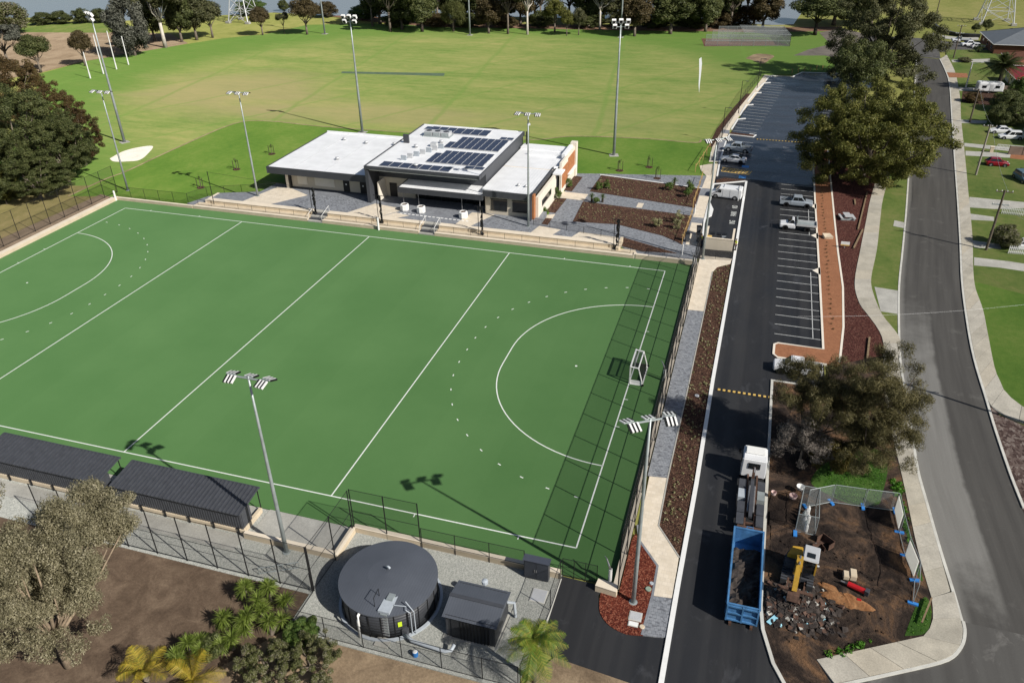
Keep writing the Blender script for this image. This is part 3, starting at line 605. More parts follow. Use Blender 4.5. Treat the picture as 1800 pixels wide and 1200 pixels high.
slab('weedy_edge', spline([(116.6,-1.83),(118.16,-1.05),(118.79,1.15),(118.6,2.52),(117.85,1.6),(117.17,-0.16),(116.6,-1.83)], 4), grass_weed, .075)
slab('weedy_edge', spline([(118.07,16.13),(118.05,12.23),(118.4,6.44),(118.57,4.3),(118.21,4.81),(117.95,8.64),(117.73,13.66),(118.07,16.13)], 3), grass_weed, .07)

# ---------------------------------------------------------------- fences
def fence(name, label, pts, h, step=3.05, rails=(1.0,), r=.035, mesh=chain_black, z0=0, m=black_metal, closed_end=True, group=None, rr=.024):
    t = thing(name, label, 'fence', (pts[0][0],pts[0][1],z0), world=True, group=group)
    for i in range(len(pts)-1):
        a, b = pts[i], pts[i+1]; L = math.hypot(b[0]-a[0], b[1]-a[1]); n = max(1, round(L/step))
        q = [(a[0]+(b[0]-a[0])*k/n, a[1]+(b[1]-a[1])*k/n) for k in range(n+1)]
        for k in range(n+1 if i == len(pts)-2 else n): obj('post', MB().tube([(q[k][0],q[k][1],z0-.1),(q[k][0],q[k][1],z0+h)], r, 6), m, t)
        for f in rails: obj('rail', MB().tube([(a[0],a[1],z0+h*f-.02),(b[0],b[1],z0+h*f-.02)], rr, 5), m, t)
        if mesh:
            for k in range(n): obj('mesh_panel', MB().quad((q[k][0],q[k][1],z0+.04),(q[k+1][0],q[k+1][1],z0+.04),(q[k+1][0],q[k+1][1],z0+h-.03),(q[k][0],q[k][1],z0+h-.03)), mesh, t)
    return t
fence('tall_fence', 'tall black chain mesh fence along the right end of the pitch', [(95.62,-3.9),(95.62,58.6)], 6.5, 3.9, (.03,.36,.68,1.0), .055, chain_fine, rr=.035)
fence('tall_fence', 'tall black chain mesh fence behind the left end of the pitch', [(-7.1,18),(-6.9,55),(-6.85,61.2)], 4.8, 3.2, (.04,.5,1.0), .05)
fence('tall_fence', 'tall black mesh fence between shelters and bare soil yard', [(46.2,-10.5),(72.45,-10.4)], 4.85, 2.92, (.04,.5,1.0), .05)
fence('tall_fence', 'tall black mesh fence running from the yard to the tank wall', [(72.5,-10.3),(72.6,-6.9),(72.6,-3.7)], 4.8, 3.3, (.04,.5,1.0), .05)
fence('tall_fence', 'tall black ball-stop fence panels on the wall beside the tank', [(72.66,-3.5),(78.8,-3.5)], 4.8, 3.05, (.12,.5,1.0), .05)
fence('low_fence', 'low black mesh fence on the wall behind the tank', [(78.95,-3.56),(87.9,-3.56)], 2.2, 3.1, (.3,1.0), .035)
fence('low_fence', 'low black mesh fence around the near side of the tank yard', [(72.5,-10.55),(72.5,-14.05),(87.9,-14.05),(90.5,-14.0)], 2.25, 3.05, (.03,1.0), .035)
fence('low_fence', 'low black mesh fence beside the asphalt apron and palm', [(90.6,-13.8),(90.95,-6.9),(90.95,-3.7)], 2.25, 3.2, (.03,1.0), .035)
fence('gate', 'black mesh double gate at the near right pitch corner', [(91.0,-3.2),(93.8,-3.2)], 1.9, .95, (.03,1.0), .03)
fence('low_fence', 'dark mesh fence on the lawn left of the clubhouse', [(-5.3,59.4),(9.3,59.6),(10.6,63.2),(24,69.5)], 1.9, 3.2, (.03,1.0), .035)
fence('low_fence', 'black mesh fence on the terrace edge beside the garden path', [(69.6,64.2),(83.4,62.2)], 1.7, 2.6, (.04,1.0), .035, z0=.3)
fence('low_fence', 'black mesh fence along the curving grey garden path', [(83.6,60.6),(95.2,59.6)], 1.2, 2.4, (.04,1.0), .03)
fence('low_fence', 'black mesh fence between oval and car park path', [(94.1,97),(93.9,119),(95.3,136),(97.0,158),(99.9,180)], 1.7, 3.2, (.04,1.0), .03)
fence('low_fence', 'black mesh fence between corner path and bin enclosure', [(95.75,60.4),(99.9,60.9)], 1.5, 2.1, (.04,1.0), .03)
# ball-stop posts with drawn-back nets on the terrace
for i, (x, y, lab) in enumerate(((33.7,59.65,'black net post with bunched netting beside the left terrace stairs'),(45.65,59.4,'black net post with bunched netting below the clubhouse blade wall'),(62.64,59.1,'black net post with bunched netting near the right planter box'),(83.5,59.6,'black net post with bunched netting at the right end of the terrace'))):
    t = thing('net_post', lab, 'net post', (x,y,.45), world=True, group='net posts along the terrace')
    for dx in (-.35,.35): obj('post', MB().tube([(x+dx,y,.4),(x+dx,y,5.1)], .05, 6), black_metal, t)
    obj('crossbar', MB().tube([(x-.9,y,5.1),(x+.9,y,5.1)], .045, 6), black_metal, t)
    rng = random.Random(i)
    obj('bunched_net', MB().tube([(x+.1+rng.uniform(-.12,.12),y+.18+rng.uniform(-.08,.08),.5+.46*k) for k in range(11)], [.32+rng.uniform(-.1,.06)]+[.2+rng.uniform(-.08,.1) for k in range(9)]+[.12], 9), black_metal, t)
t = thing('net_post', 'single thin black net post at the left end of the terrace', 'net post', (14.5,59.6,.45), world=True, group='net posts along the terrace')
obj('post', MB().tube([(14.5,59.6,.4),(14.5,59.6,6.2)], .06, 6), black_metal, t); obj('net_cable', MB().tube([(14.5,59.6,6.1),(33.3,59.65,5.0)], .02, 4), black_metal, t)
t = thing('pitch_corner_post', 'white padded post at the far left pitch corner', 'post', (-4.1,57.7,0), world=True)
obj('post', MB().tube([(-4.1,57.6,0),(-4.1,57.6,1.7)], .16, 8), white_paint, t); obj('post_cap', MB().lathe([(.17,0),(.12,.08)], 8, (-4.1,57.6,1.7)), white_paint, t)
t = thing('water_cannon', 'white irrigation cannon standing at the terrace wall below the clubhouse', 'water cannon', (46.0,58.0,0), world=True)
obj('riser', MB().tube([(46,57.75,0),(46,57.75,2.1)], .16, 8), white_paint, t); obj('nozzle', MB().tube([(46,57.75,2.1),(45.9,57.4,2.45),(45.8,57.0,2.55)], [.09,.07,.04], 6), steel, t)
for (x, y, lab) in ((94.8,-2.9,'white irrigation cannon with steel nozzle at the near right pitch corner'),(95.0,27.2,'white irrigation cannon beside the tall fence near the goal'),(95.0,57.3,'white irrigation cannon at the far right pitch corner')):
    t = thing('water_cannon', lab, 'water cannon', (x,y,0), world=True)
    obj('riser', MB().tube([(x,y,0),(x,y,1.5)], .15, 10), white_paint, t); obj('nozzle', MB().tube([(x,y,1.5),(x-.12,y-.1,1.95),(x-.4,y+.3,2.25),(x-.6,y+.5,2.3)], [.1,.08,.05,.03], 6), steel, t)
# terrace hand rails
for i, (a, b, lab) in enumerate(((12.0,33.0,'low black railing in front of the left terrace seating'),(36.2,52.6,'low black railing in front of the middle terrace seating'),(55.6,85.8,'low black railing in front of the right terrace seating'))):
    fence('railing', lab, [(a,58.7),(b,58.7)], .95, 2.7, (.08,1.0), .025, None, z0=.45, rr=.02)

# ---------------------------------------------------------------- terrace and plaza
ter = thing('terrace', 'stepped limestone seating terrace between pitch and clubhouse', 'terrace', (11,58,0), world=True)
def tb(name, x0, x1, y0, y1, z0, z1, m): return obj(name, MB().box(x0,x1,y0,y1,z0,z1), m, ter)
for x0, x1 in ((11.4,33.2),(35.9,52.7),(55.4,86.4)):
    tb('front_wall', x0, x1, 57.98, 58.35, -.1, .45, limestone); tb('wall_cap', x0, x1, 57.95, 58.4, .45, .5, limecap)
    tb('seating_tread', x0, x1, 58.4, 59.9, -.1, .46, limestone)
for x0, x1 in ((13.0,33.2),(35.9,52.7),(55.4,83.6)):
    tb('rear_wall', x0, x1, 59.9, 60.35, .3, .92, limestone); tb('wall_cap', x0, x1, 59.86, 60.95, .92, .985, limecap)
tb('end_wall', 83.6, 84.0, 59.0, 63.0, -.1, .98, limestone); tb('end_wall', 86.4, 86.7, 58.0, 58.9, -.1, .65, limecap)
tb('end_wall', 12.6, 13.0, 59.9, 63.5, -.1, .95, limecap)
for x0, lab in ((33.2,'l'),(52.7,'r')):
    for k in range(5): tb('stair_tread', x0+.05, x0+2.65, 57.95+.55*k, 61.0, -.1, .19*(k+1), dark_metal if k % 2 else concrete)
    for dx in (.12,2.58): obj('stair_rail', MB().tube([(x0+dx,58.2,.3),(x0+dx,58.2,1.15),(x0+dx,60.8,1.9),(x0+dx,60.8,.98)], .035, 6), white_paint, ter)
slab('plaza', [(13,60.9),(83.6,60.9),(83.6,63.0),(70.2,64.9),(70.2,70),(20,70.5),(19.5,66),(13,63.6)], paver_plain, .9)
pz = bpy.data.objects['plaza']
for i, q in enumerate(([(19.2,61.1),(24.5,61.0),(28.5,66.6),(24.2,68.8),(21.2,68.8)],[(38.8,61.0),(44.8,61.0),(47.5,65.0),(41.5,66.0)],[(44.9,61.0),(47.6,61.0),(49.2,62.6),(46.6,63.2)],[(57.6,61.0),(60.2,61.0),(62.4,66.6),(58.6,66.6)],[(70.0,61.0),(73.4,61.0),(74.2,63.4),(70.6,64.0)],[(76.4,61.0),(83.4,61.0),(83.4,62.8),(77.2,63.4)])):
    obj('paving_panel', MB().prism(q, .88, .908), paver_beige, pz)
for i, q in enumerate(([(28.6,61.0),(38.6,61.0),(41.3,66.0),(41,68),(29.2,67)],[(73.5,61.0),(76.3,61.0),(77.1,63.3),(74.3,63.4)],[(60.4,61.0),(69.8,61.0),(69.8,66),(62.8,66.4)])):
    obj('paving_panel', MB().prism(q, .88, .907), paver_grey, pz)
for k in range(17): obj('tactile_strip', MB().box(47.3+.72*k, 47.75+.72*k, 63.0-.02*k, 63.3-.02*k, .9, .915), white_paint, pz)
ramp = slab('side_steps', [(9.5,59.0),(12.5,58.5),(13.0,60.2),(12.9,63.2),(11,63)], paver_plain, .35)
# clubhouse gardens
slab('garden_paving', [(70.2,64.0),(83.9,61.6),(86.8,58.6),(95.3,58.9),(95.4,61.4),(94.9,73.6),(95,92),(94.4,97),(72.5,92.5),(70.2,92)], paver_grey, .04)
for q in ([(74.76,91.95),(92.99,89.69),(92.9,80.14),(74.51,83.26)],[(74.44,78.12),(92.91,76.52),(92.63,64.74),(89.41,67.18),(81.85,69.8),(74.79,69.1)],[(71.63,90.15),(71.44,82.43),(69.21,82.72),(69.41,90.53)],[(71.42,78.7),(71.16,71.89),(68.63,72.25),(68.81,78.28)],[(68.1,69.27),(71.23,69.37),(71.25,66.43),(68.51,66.16)],[(83.35,65.07),(92.3,61.26),(87.12,60.67),(83.52,61.8)]):
    slab('garden_bed', q, mulch_dark, .1)
for q in ([(83.54,80.03),(84.5,80.01),(84.46,77.85),(83.51,77.86)],[(68.77,82.01),(74.52,81.81),(74.42,78.67),(69.15,78.93)],[(69.43,70.39),(71.28,71.41),(71.32,69.39),(69.39,69.12)]): slab('garden_path', q, paver_beige, .06)
slab('car_park_path', [(93.13,64.88),(93.05,76.05),(93.08,88.83),(93.35,96.58),(92.05,99.5),(91.58,102.08),(93.04,103.5),(94.77,104.31),(95,93.86),(95.02,84.5),(94.99,73.62),(95.05,64.97)], paver_beige, .06)
slab('car_park_path', [(92.85,114.48),(93.97,128.09),(96.34,147.07),(98.29,160.92),(100.86,182.71),(102.34,182.38),(99.44,159.45),(97.77,146.9),(95.44,129.36),(94.99,117.4),(95.11,105.45),(93.02,104.9)], paver_beige, .06)
for q in ([(92.87,89.96),(95.03,89.94),(94.97,86.16),(92.85,86.16)],[(92.69,75.96),(95.03,76.09),(94.99,73.62),(92.67,73.72)],[(93.51,120.27),(95.26,119.9),(95.11,105.45),(93.38,105.7)],[(93.89,127.63),(95.47,127.15),(95.41,124.54),(93.73,124.96)]): slab('grey_band', q, paver_plain, .066)
slab('fence_bed', [(92.05,114.66),(92.85,114.48),(93.97,128.09),(96.34,147.07),(98.29,160.92),(97.21,160.65),(95.07,146.75),(92.68,127.76)], mulch_dark, .05)
kerb('lawn_edge', [(74.49,92.21),(93.19,89.74)], .3, .14, white_paint)
slab('kerb_ramp', [(94.83,84.45),(95.94,80.17),(95.91,77.33),(95.05,75.85)], white_paint, .14)

# ---------------------------------------------------------------- clubhouse
cl = thing('clubhouse', 'long low clubhouse with white flat roofs, charcoal fascias and solar panels', 'building', (45,78,0), world=True)
def cb_(name, x0, x1, y0, y1, z0, z1, m, parent=None):
    p = parent or cl; mb = MB().box(x0,x1,y0,y1,z0,z1)
    if parent is not None: o = link(bpy.data.objects.new(name, mb.mesh(name, m, (45,78,0))), parent); return o
    return obj(name, mb, m, cl)
def sub(name, mb, m, parent, **k): return link(bpy.data.objects.new(name, mb.mesh(name, m, (45,78,0), **k)), parent)
# left wing
lw = cb_('left_roof', 20.75, 40.1, 67.75, 89.0, 4.75, 4.95, white_sheet)
cb_('left_fascia', 20.6, 40.2, 67.5, 67.72, 3.85, 5.02, char_x); cb_('left_side_fascia', 20.55, 20.73, 67.45, 89.2, 3.85, 5.03, char_y); cb_('left_back_parapet', 20.74, 40.1, 89.02, 89.25, 3.9, 5.25, roof_white)
cb_('left_soffit', 20.75, 40.1, 67.74, 89.0, 4.4, 4.7, dark_metal)
cb_('left_wall', 24.0, 40.2, 69.4, 88.6, -.1, 4.4, beige_wall); cb_('left_core', 21.0, 23.9, 71.8, 88.6, -.1, 4.4, dark_metal)
cb_('corner_pier', 23.1, 23.6, 68.9, 69.4, .8, 4.4, cream_wall); cb_('corner_pier', 23.7, 24.0, 68.9, 69.35, .8, 4.4, black_metal)
cb_('base_strip', 24.0, 40.2, 69.28, 69.39, .85, 1.15, dark_metal)
for x in (34.1,37.3):
    d = cb_('door', x, x+1.15, 69.3, 69.42, .9, 3.3, black_metal); cb_('door_sign', x+.45, x+.7, 69.27, 69.3, 2.35, 2.6, white_paint, d)
for x0, x1 in ((25.2,27.1),(28.6,32.4),(38.9,39.9)): cb_('wall_panel', x0, x1, 69.32, 69.42, 1.7, 3.6, cream_wall)
for x, y in ((26.5,85.2),(31.5,84.2),(37,84.8),(30.8,74.2)):
    v = sub('roof_vent', MB().lathe([(.28,0),(.28,.25),(.4,.3),(.36,.45),(.1,.55)], 12, (x,y,4.95)), alu, lw, smooth=True)
for x in (25.5,31.5,37.0): sub('roof_seam', MB().box(x-.03,x+.03,68,88.9,4.95,4.98), alu, lw)
# main hall, highest roof
mr = cb_('main_roof', 40.4, 60.0, 66.35, 91.3, 6.75, 7.2, white_sheet)
cb_('main_fascia', 40.2, 60.2, 66.1, 66.33, 6.7, 7.28, dark_metal); cb_('main_side_fascia', 40.15, 40.38, 66.05, 91.5, 6.6, 7.29, dark_metal); cb_('main_side_fascia', 60.02, 60.24, 66.05, 91.5, 6.6, 7.29, dark_metal); cb_('main_back_fascia', 40.39, 60.0, 91.32, 91.52, 6.6, 7.28, roof_white)
cb_('soffit_trim', 40.4, 60.0, 66.5, 66.7, 6.45, 6.74, roof_white)
cb_('blade_wall', 40.2, 40.75, 66.12, 72.0, .8, 6.58, char_y); cb_('clerestory_wall', 40.76, 60.0, 69.9, 91.2, 4.3, 6.74, char_x)
cb_('hall_wall', 40.76, 47.2, 70.0, 91.2, -.1, 4.3, beige_wall); cb_('hall_core', 47.2, 60.0, 72.6, 91.2, -.1, 4.3, beige_wall)
cb_('side_door', 42.6, 43.9, 69.9, 70.02, .9, 3.3, black_metal); w = cb_('window', 45.2, 46.9, 69.9, 70.02, 1.9, 3.4, glass_dark)
cb_('entry_fin', 41.6, 41.8, 67.4, 70.0, .9, 4.2, cream_wall)
gz = cb_('glazing', 47.25, 59.5, 70.3, 70.45, .9, 4.2, glass_dark)
for i in range(9): cb_('mullion', 47.3+1.5*i, 47.4+1.5*i, 70.2, 70.3, .9, 4.2, black_metal, gz)
for x in (49.2,51.9): cb_('blind_gap', x, x+.15, 70.16, 70.3, 2.6, 4.1, cream_wall, gz)
cn = cb_('canopy_roof', 46.2, 60.5, 65.95, 70.2, 4.1, 4.25, white_sheet)
cb_('canopy_fascia', 46.05, 60.65, 65.75, 65.94, 3.4, 4.3, char_x); cb_('canopy_fascia', 46.02, 46.19, 65.76, 70.2, 3.4, 4.3, char_y)
cb_('canopy_fascia', 60.52, 60.7, 65.76, 66.9, 3.4, 4.3, char_y); cb_('canopy_soffit', 46.2, 60.5, 65.96, 70.2, 3.95, 4.09, dark_metal)
for x in (46.6,49.3,56.9,60.0): obj('canopy_post', MB().tube([(x,66.5,.9),(x,66.5,4.0)], .06, 8), steel, cl)
# east wing
er = obj('east_roof', MB().prism([(60.25,66.9),(68.6,66.2),(68.6,79.8),(69.6,81.0),(69.6,91.2),(60.25,91.2)], 4.7, 4.95), white_sheet, cl)
cb_('east_fascia', 60.7, 68.8, 65.95, 66.15, 4.05, 5.05, char_x); cb_('east_side_fascia', 68.62, 68.82, 66.16, 79.8, 4.3, 5.1, char_y)
cb_('east_wall', 60.8, 68.4, 66.8, 91.0, -.1, 4.69, beige_wall); cb_('east_blade', 68.4, 68.8, 65.3, 67.2, .0, 5.0, char_y)
cb_('orange_reveal', 68.82, 69.1, 66.2, 67.2, .2, 4.9, terra)
for x0, x1 in ((61.8,64.5),(65.4,67.9)):
    w = cb_('window', x0, x1, 66.72, 66.82, 1.7, 3.5, glass_dark)
    cb_('window_frame', x0-.08, x1+.08, 66.7, 66.74, 3.5, 3.6, black_metal, w); cb_('window_frame', x0-.08, x1+.08, 66.7, 66.74, 1.6, 1.7, black_metal, w)
cb_('east_side_wall', 69.1, 69.55, 67.2, 78.6, -.1, 4.3, cream_wall); w = cb_('window', 69.54, 69.6, 69.4, 75.2, 2.0, 3.0, glass_dark); cb_('window_sill', 69.55, 69.7, 69.3, 75.3, 1.9, 1.99, cream_wall, w)
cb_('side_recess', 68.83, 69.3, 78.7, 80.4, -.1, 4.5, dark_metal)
cb_('gable_wall', 69.62, 70.0, 80.5, 91.0, -.1, 5.6, cream_wall)
for y0, y1, z0, z1 in ((80.9,84.9,1.0,4.5),(85.2,90.2,2.3,5.0)): cb_('brick_panel', 69.99, 70.06, y0, y1, z0, z1, terra)
cb_('gable_pier', 69.2, 70.3, 90.2, 91.4, -.1, 6.3, cream_wall); cb_('step_parapet', 69.0, 69.6, 84.5, 90.2, 4.9, 5.9, roof_white)
cb_('side_awning', 69.1, 70.6, 77.9, 80.6, 4.35, 4.6, roof_white); cb_('brick_sunshade', 70.05, 70.5, 85.0, 90.3, 2.05, 2.2, roof_white)
cb_('rear_plant_wall', 62.5, 69.1, 85.6, 85.8, 4.95, 5.5, roof_white); cb_('rear_low_roof', 60.3, 69.2, 88.6, 91.0, 4.95, 5.25, roof_white)
for x, y in ((65.6,69.6),(66.9,69.4)): sub('roof_vent', MB().lathe([(.22,0),(.22,.2),(.32,.25),(.1,.42)], 10, (x,y,4.95)), alu, er, smooth=True)
sub('roof_seam', MB().box(60.3,69,78.5,78.6,4.95,5.0), limecap, er)
fl = sub('flue', MB().tube([(60.9,90.4,4.9),(60.9,90.4,7.6)], .13, 8), black_metal, er); fl2 = sub('cowl', MB().lathe([(.1,0),(.32,.1),(.32,.35),(.1,.5)], 10, (61.2,90.8,8.6)), alu, er); sub('flue', MB().tube([(61.2,90.8,4.9),(61.2,90.8,8.7)], .07, 6), black_metal, er)
# solar panels: each one a part of the roof
def array(x0, y0, cols, rows, pw, ph, skip=(), tilt=.0, gap=.16):
    me = MB().box(0,pw,0,ph,0,.05).mesh('solar_panel', solar_cell)
    fr = None
    for r in range(rows):
        for c in range(cols):
            if (c,r) in skip: continue
            o = link(bpy.data.objects.new('solar_panel', me), mr); o.location = (x0+c*(pw+gap)-45, y0+r*(ph+gap)-78, 7.32); o.rotation_euler = (tilt,0,0)
            me2 = array.frames.get((pw,ph))
            if me2 is None: array.frames[(pw,ph)] = me2 = MB().box(-.05,pw+.05,-.05,ph+.05,-.03,.035).mesh('panel_frame', alu)
            link(bpy.data.objects.new('panel_frame', me2), mr).matrix_local = Matrix.Translation((x0+c*(pw+gap)-45, y0+r*(ph+gap)-78, 7.3)) @ Matrix.Rotation(tilt,4,'X')
array.frames = {}
array(42.9, 86.9, 7, 2, 1.5, 1.45, (), .05); array(41.7,88.3,1,1,1.2,1.6)
array(49.3, 78.7, 8, 4, 1.1, 1.45, ((0,3),(0,2)), .05); array(57.3,85.6,2,1,1.1,1.2)
array(49.3, 70.5, 8, 4, 1.1, 1.45, ((0,3),), .05); array(56.6,69.0,2,1,1.5,1.15)
array(42.6, 66.75, 7, 2, 1.6, .95, (), .05)
# roof plant
ac = thing('air_conditioner', 'row of grey air conditioning units at the back of the main roof', 'air conditioner', (45,84.5,7.2), world=True)
obj('frame', MB().box(43.1,48.3,84.1,86.1,7.2,7.4), galv, ac)
for i in range(3):
    x = 43.3+1.65*i; u = obj('unit', MB().box(x,x+1.5,84.3,85.9,7.4,8.1), alu, ac)
    obj('fan', MB().lathe([(.5,0),(.5,.06),(.1,.08)], 16, (x+.75,85.1,8.1)), dark_metal, ac); obj('grille', MB().box(x+.1,x+1.4,84.26,84.3,7.5,8.0), galv, ac)
for i in range(7):
    x, y = 44.8+.62*i, 70.6+1.25*i
    o = obj('roof_louvre', MB().box(x,x+.95,y,y+.22,7.2,8.0), alu if i % 2 else gutter_pipe); tag(o, ['first','second','third','fourth','fifth','sixth','seventh'][i]+' upright white louvre from the front in the row on the main roof', 'louvre', 'louvres on the main roof')
ht = obj('access_hatch', MB().box(41.3,42.3,79.6,80.0,7.2,8.7), dark_metal); tag(ht, 'dark upright access hatch near the left edge of the main roof', 'hatch')
for x, y, lab in ((44.6,77.6,'small round white vent cap on the main roof beside the louvres'),(47.9,81.2,'small round vent cap in the middle of the main roof'),(48.6,68.0,'low round vent cap near the front solar panels')):
    o = obj('vent_cap', MB().lathe([(.3,0),(.3,.3),(.45,.36),(.4,.5),(.1,.6)], 12, (x,y,7.2)), alu, smooth=True); tag(o, lab, 'vent')
bx = obj('roof_box', MB().box(46.8,47.9,78.6,79.5,7.2,7.9), alu, bevel=.04); tag(bx, 'small square white plant box behind the roof louvres', 'plant box')
# planters on the plaza
for i, (x, y, lab) in enumerate(((47.6,64.5,'white octagonal planter box nearest the clubhouse blade wall'),(50.6,64.3,'white octagonal planter box second from the blade wall'),(58.0,64.0,'white octagonal planter box at the right end of the canopy'))):
    t = thing('planter_box', lab, 'planter', (x,y,.9), world=True, group='planter boxes on the plaza')
    obj('box', MB().lathe([(.62,0),(.75,.2),(.75,1.0),(.6,1.12),(.5,1.12),(.48,1.0)], 8, (x,y,.9)), white_paint, t); obj('soil', MB().lathe([(.48,.9),(.47,1.02)], 8, (x,y,.9)), mulch_dark, t)

# ---------------------------------------------------------------- light poles
def led_head(t, c, yaw, tiltdeg, pole_r):
    """slatted floodlight: three fins on a bracket"""
    M_ = Matrix.Translation(c) @ Matrix.Scale(1.0,4) @ Matrix.Rotation(yaw,4,'Z') @ Matrix.Rotation(math.radians(tiltdeg),4,'X')
    base = MB()
    for v, f in ((MB().box(-.36,.36,-.03,.03,-.04,.04).v, MB().box(0,1,0,1,0,1).f),): base.add([M_ @ Vector(p) for p in v], f)
    o = link(bpy.data.objects.new('lamp_head', base.mesh('lamp_head', galv)), t)
    for k in range(3):
        b = MB().box(-.38+.27*k, -.38+.27*k+.13, .02, .72, -.05, .05); fin = MB().add([M_ @ Vector(p) for p in b.v], b.f)
        link(bpy.data.objects.new('lamp_fin', fin.mesh('lamp_fin', white_paint)), o)
        b = MB().box(-.25+.27*k, -.25+.27*k+.14, .04, .7, -.07, .045); fin = MB().add([M_ @ Vector(p) for p in b.v], b.f)
        link(bpy.data.objects.new('lamp_lens', fin.mesh('lamp_lens', black_metal)), o)
def pitch_pole(x, y, yaw, label, z0=0):
    t = thing('light_pole', label, 'light pole', (x,y,z0), yaw, 'floodlight poles around the hockey pitch')
    obj('pole', MB().tube([(0,0,-.2),(0,0,6),(0,0,12),(0,0,17.6)], [.18,.155,.115,.075], 14), galv, t, False, True)
    obj('base_plate', MB().lathe([(.34,0),(.34,.06),(.22,.07)], 12), galv, t, False)
    obj('cross_arm', MB().tube([(-1.55,0,17.45),(1.55,0,17.45)], .075, 8), galv, t, False)
    for dx, dy, yw, tl in ((-1.5,.05,.12,-20),(1.45,.05,-.2,-20),(0,.05,0,-20),(-1.3,-.1,math.pi*.92+.3,-20),(1.35,-.1,math.pi*1.05-.3,-20)): led_head(t, (dx,dy,17.58), yw, tl, 0)
    return t
pitch_pole(68.23,-7.27,0,'tall galvanised floodlight pole beside the near shelter')
pitch_pole(96.92,-4.33,.55,'tall galvanised floodlight pole in the red mulch bed')
pitch_pole(-5.56,62.37,math.pi,'tall floodlight pole at the far left pitch corner')
pitch_pole(20.3,64.0,math.pi,'tall floodlight pole at the left end of the clubhouse plaza',.9)
pitch_pole(69.0,63.4,math.pi,'tall floodlight pole in front of the clubhouse east wing',.9)
pitch_pole(96.06,60.47,math.pi*1.2,'tall floodlight pole beside the bin enclosure')
def oval_pole(x, y, h, yaw, label):
    t = thing('light_pole', label, 'light pole', (x,y,0), yaw, 'floodlight masts around the oval')
    obj('mast', MB().tube([(0,0,-.2),(0,0,h*.35),(0,0,h*.7),(0,0,h)], [.3,.25,.17,.1], 14), galv, t, False, True)
    obj('base_slab', MB().box(-.9,.9,-.9,.9,-.1,.05), concrete, t, False)
    obj('cross_arm', MB().tube([(-1.4,0,h-.1),(1.4,0,h-.1)], .07, 8), galv, t, False); obj('cross_arm', MB().tube([(-1.2,0,h-.9),(1.2,0,h-.9)], .07, 8), galv, t, False)
    for dx, dz in ((-1.3,.1),(0,.15),(1.3,.1),(-1.1,-.75),(1.1,-.75)):
        o = obj('floodlight', MB().add([(Matrix.Translation((dx,-.3,h+dz)) @ Matrix.Rotation(.5,4,'X')) @ Vector(p) for p in MB().cbox((0,0,0),(.75,.5,.7)).v], MB().box(0,1,0,1,0,1).f), white_paint, t, False)
        link(bpy.data.objects.new('lens', MB().add([(Matrix.Translation((dx,-.3,h+dz)) @ Matrix.Rotation(.5,4,'X')) @ Vector(p) for p in MB().cbox((0,-.27,0),(.5,.04,.5)).v], MB().box(0,1,0,1,0,1).f).mesh('lens', black_metal)), o)
    return t
oval_pole(19.26,106.2,23.4,0,'tall grey floodlight mast standing behind the left clubhouse wing')
oval_pole(74.7,104.4,24.7,.3,'tall grey floodlight mast on the lawn right of the clubhouse')
oval_pole(-26.8,86.9,25.3,-.5,'tall grey floodlight mast near the white sand patch')
oval_pole(-47.1,211.6,24.5,math.pi,'far floodlight mast by the left tree line beyond the oval')
oval_pole(3.1,220.7,24.5,math.pi,'far floodlight mast in front of the trees in the middle distance')
oval_pole(*(53.52,227.86),24.5,math.pi,'far floodlight mast behind the near mast, right of the oval')
for x, y, h, lab in ((99.5,167.3,7.2,'slim dark lamp post at the top of the car park path'),(96.4,141.4,7.3,'slim dark lamp post halfway along the car park path'),(94.3,118.5,7.0,'slim dark lamp post at the lower end of the car park path')):
    t = thing('lamp_post', lab, 'lamp post', (x,y,0), group='slim lamp posts along the car park')
    obj('post', MB().tube([(0,0,-.1),(0,0,h)], [.09,.05], 8), black_metal, t, False); obj('lamp_arm', MB().tube([(0,0,h-.05),(.9,0,h)], .04, 6), black_metal, t, False); obj('lantern', MB().cbox((1.0,0,h-.02),(.6,.25,.1)), dark_metal, t, False)

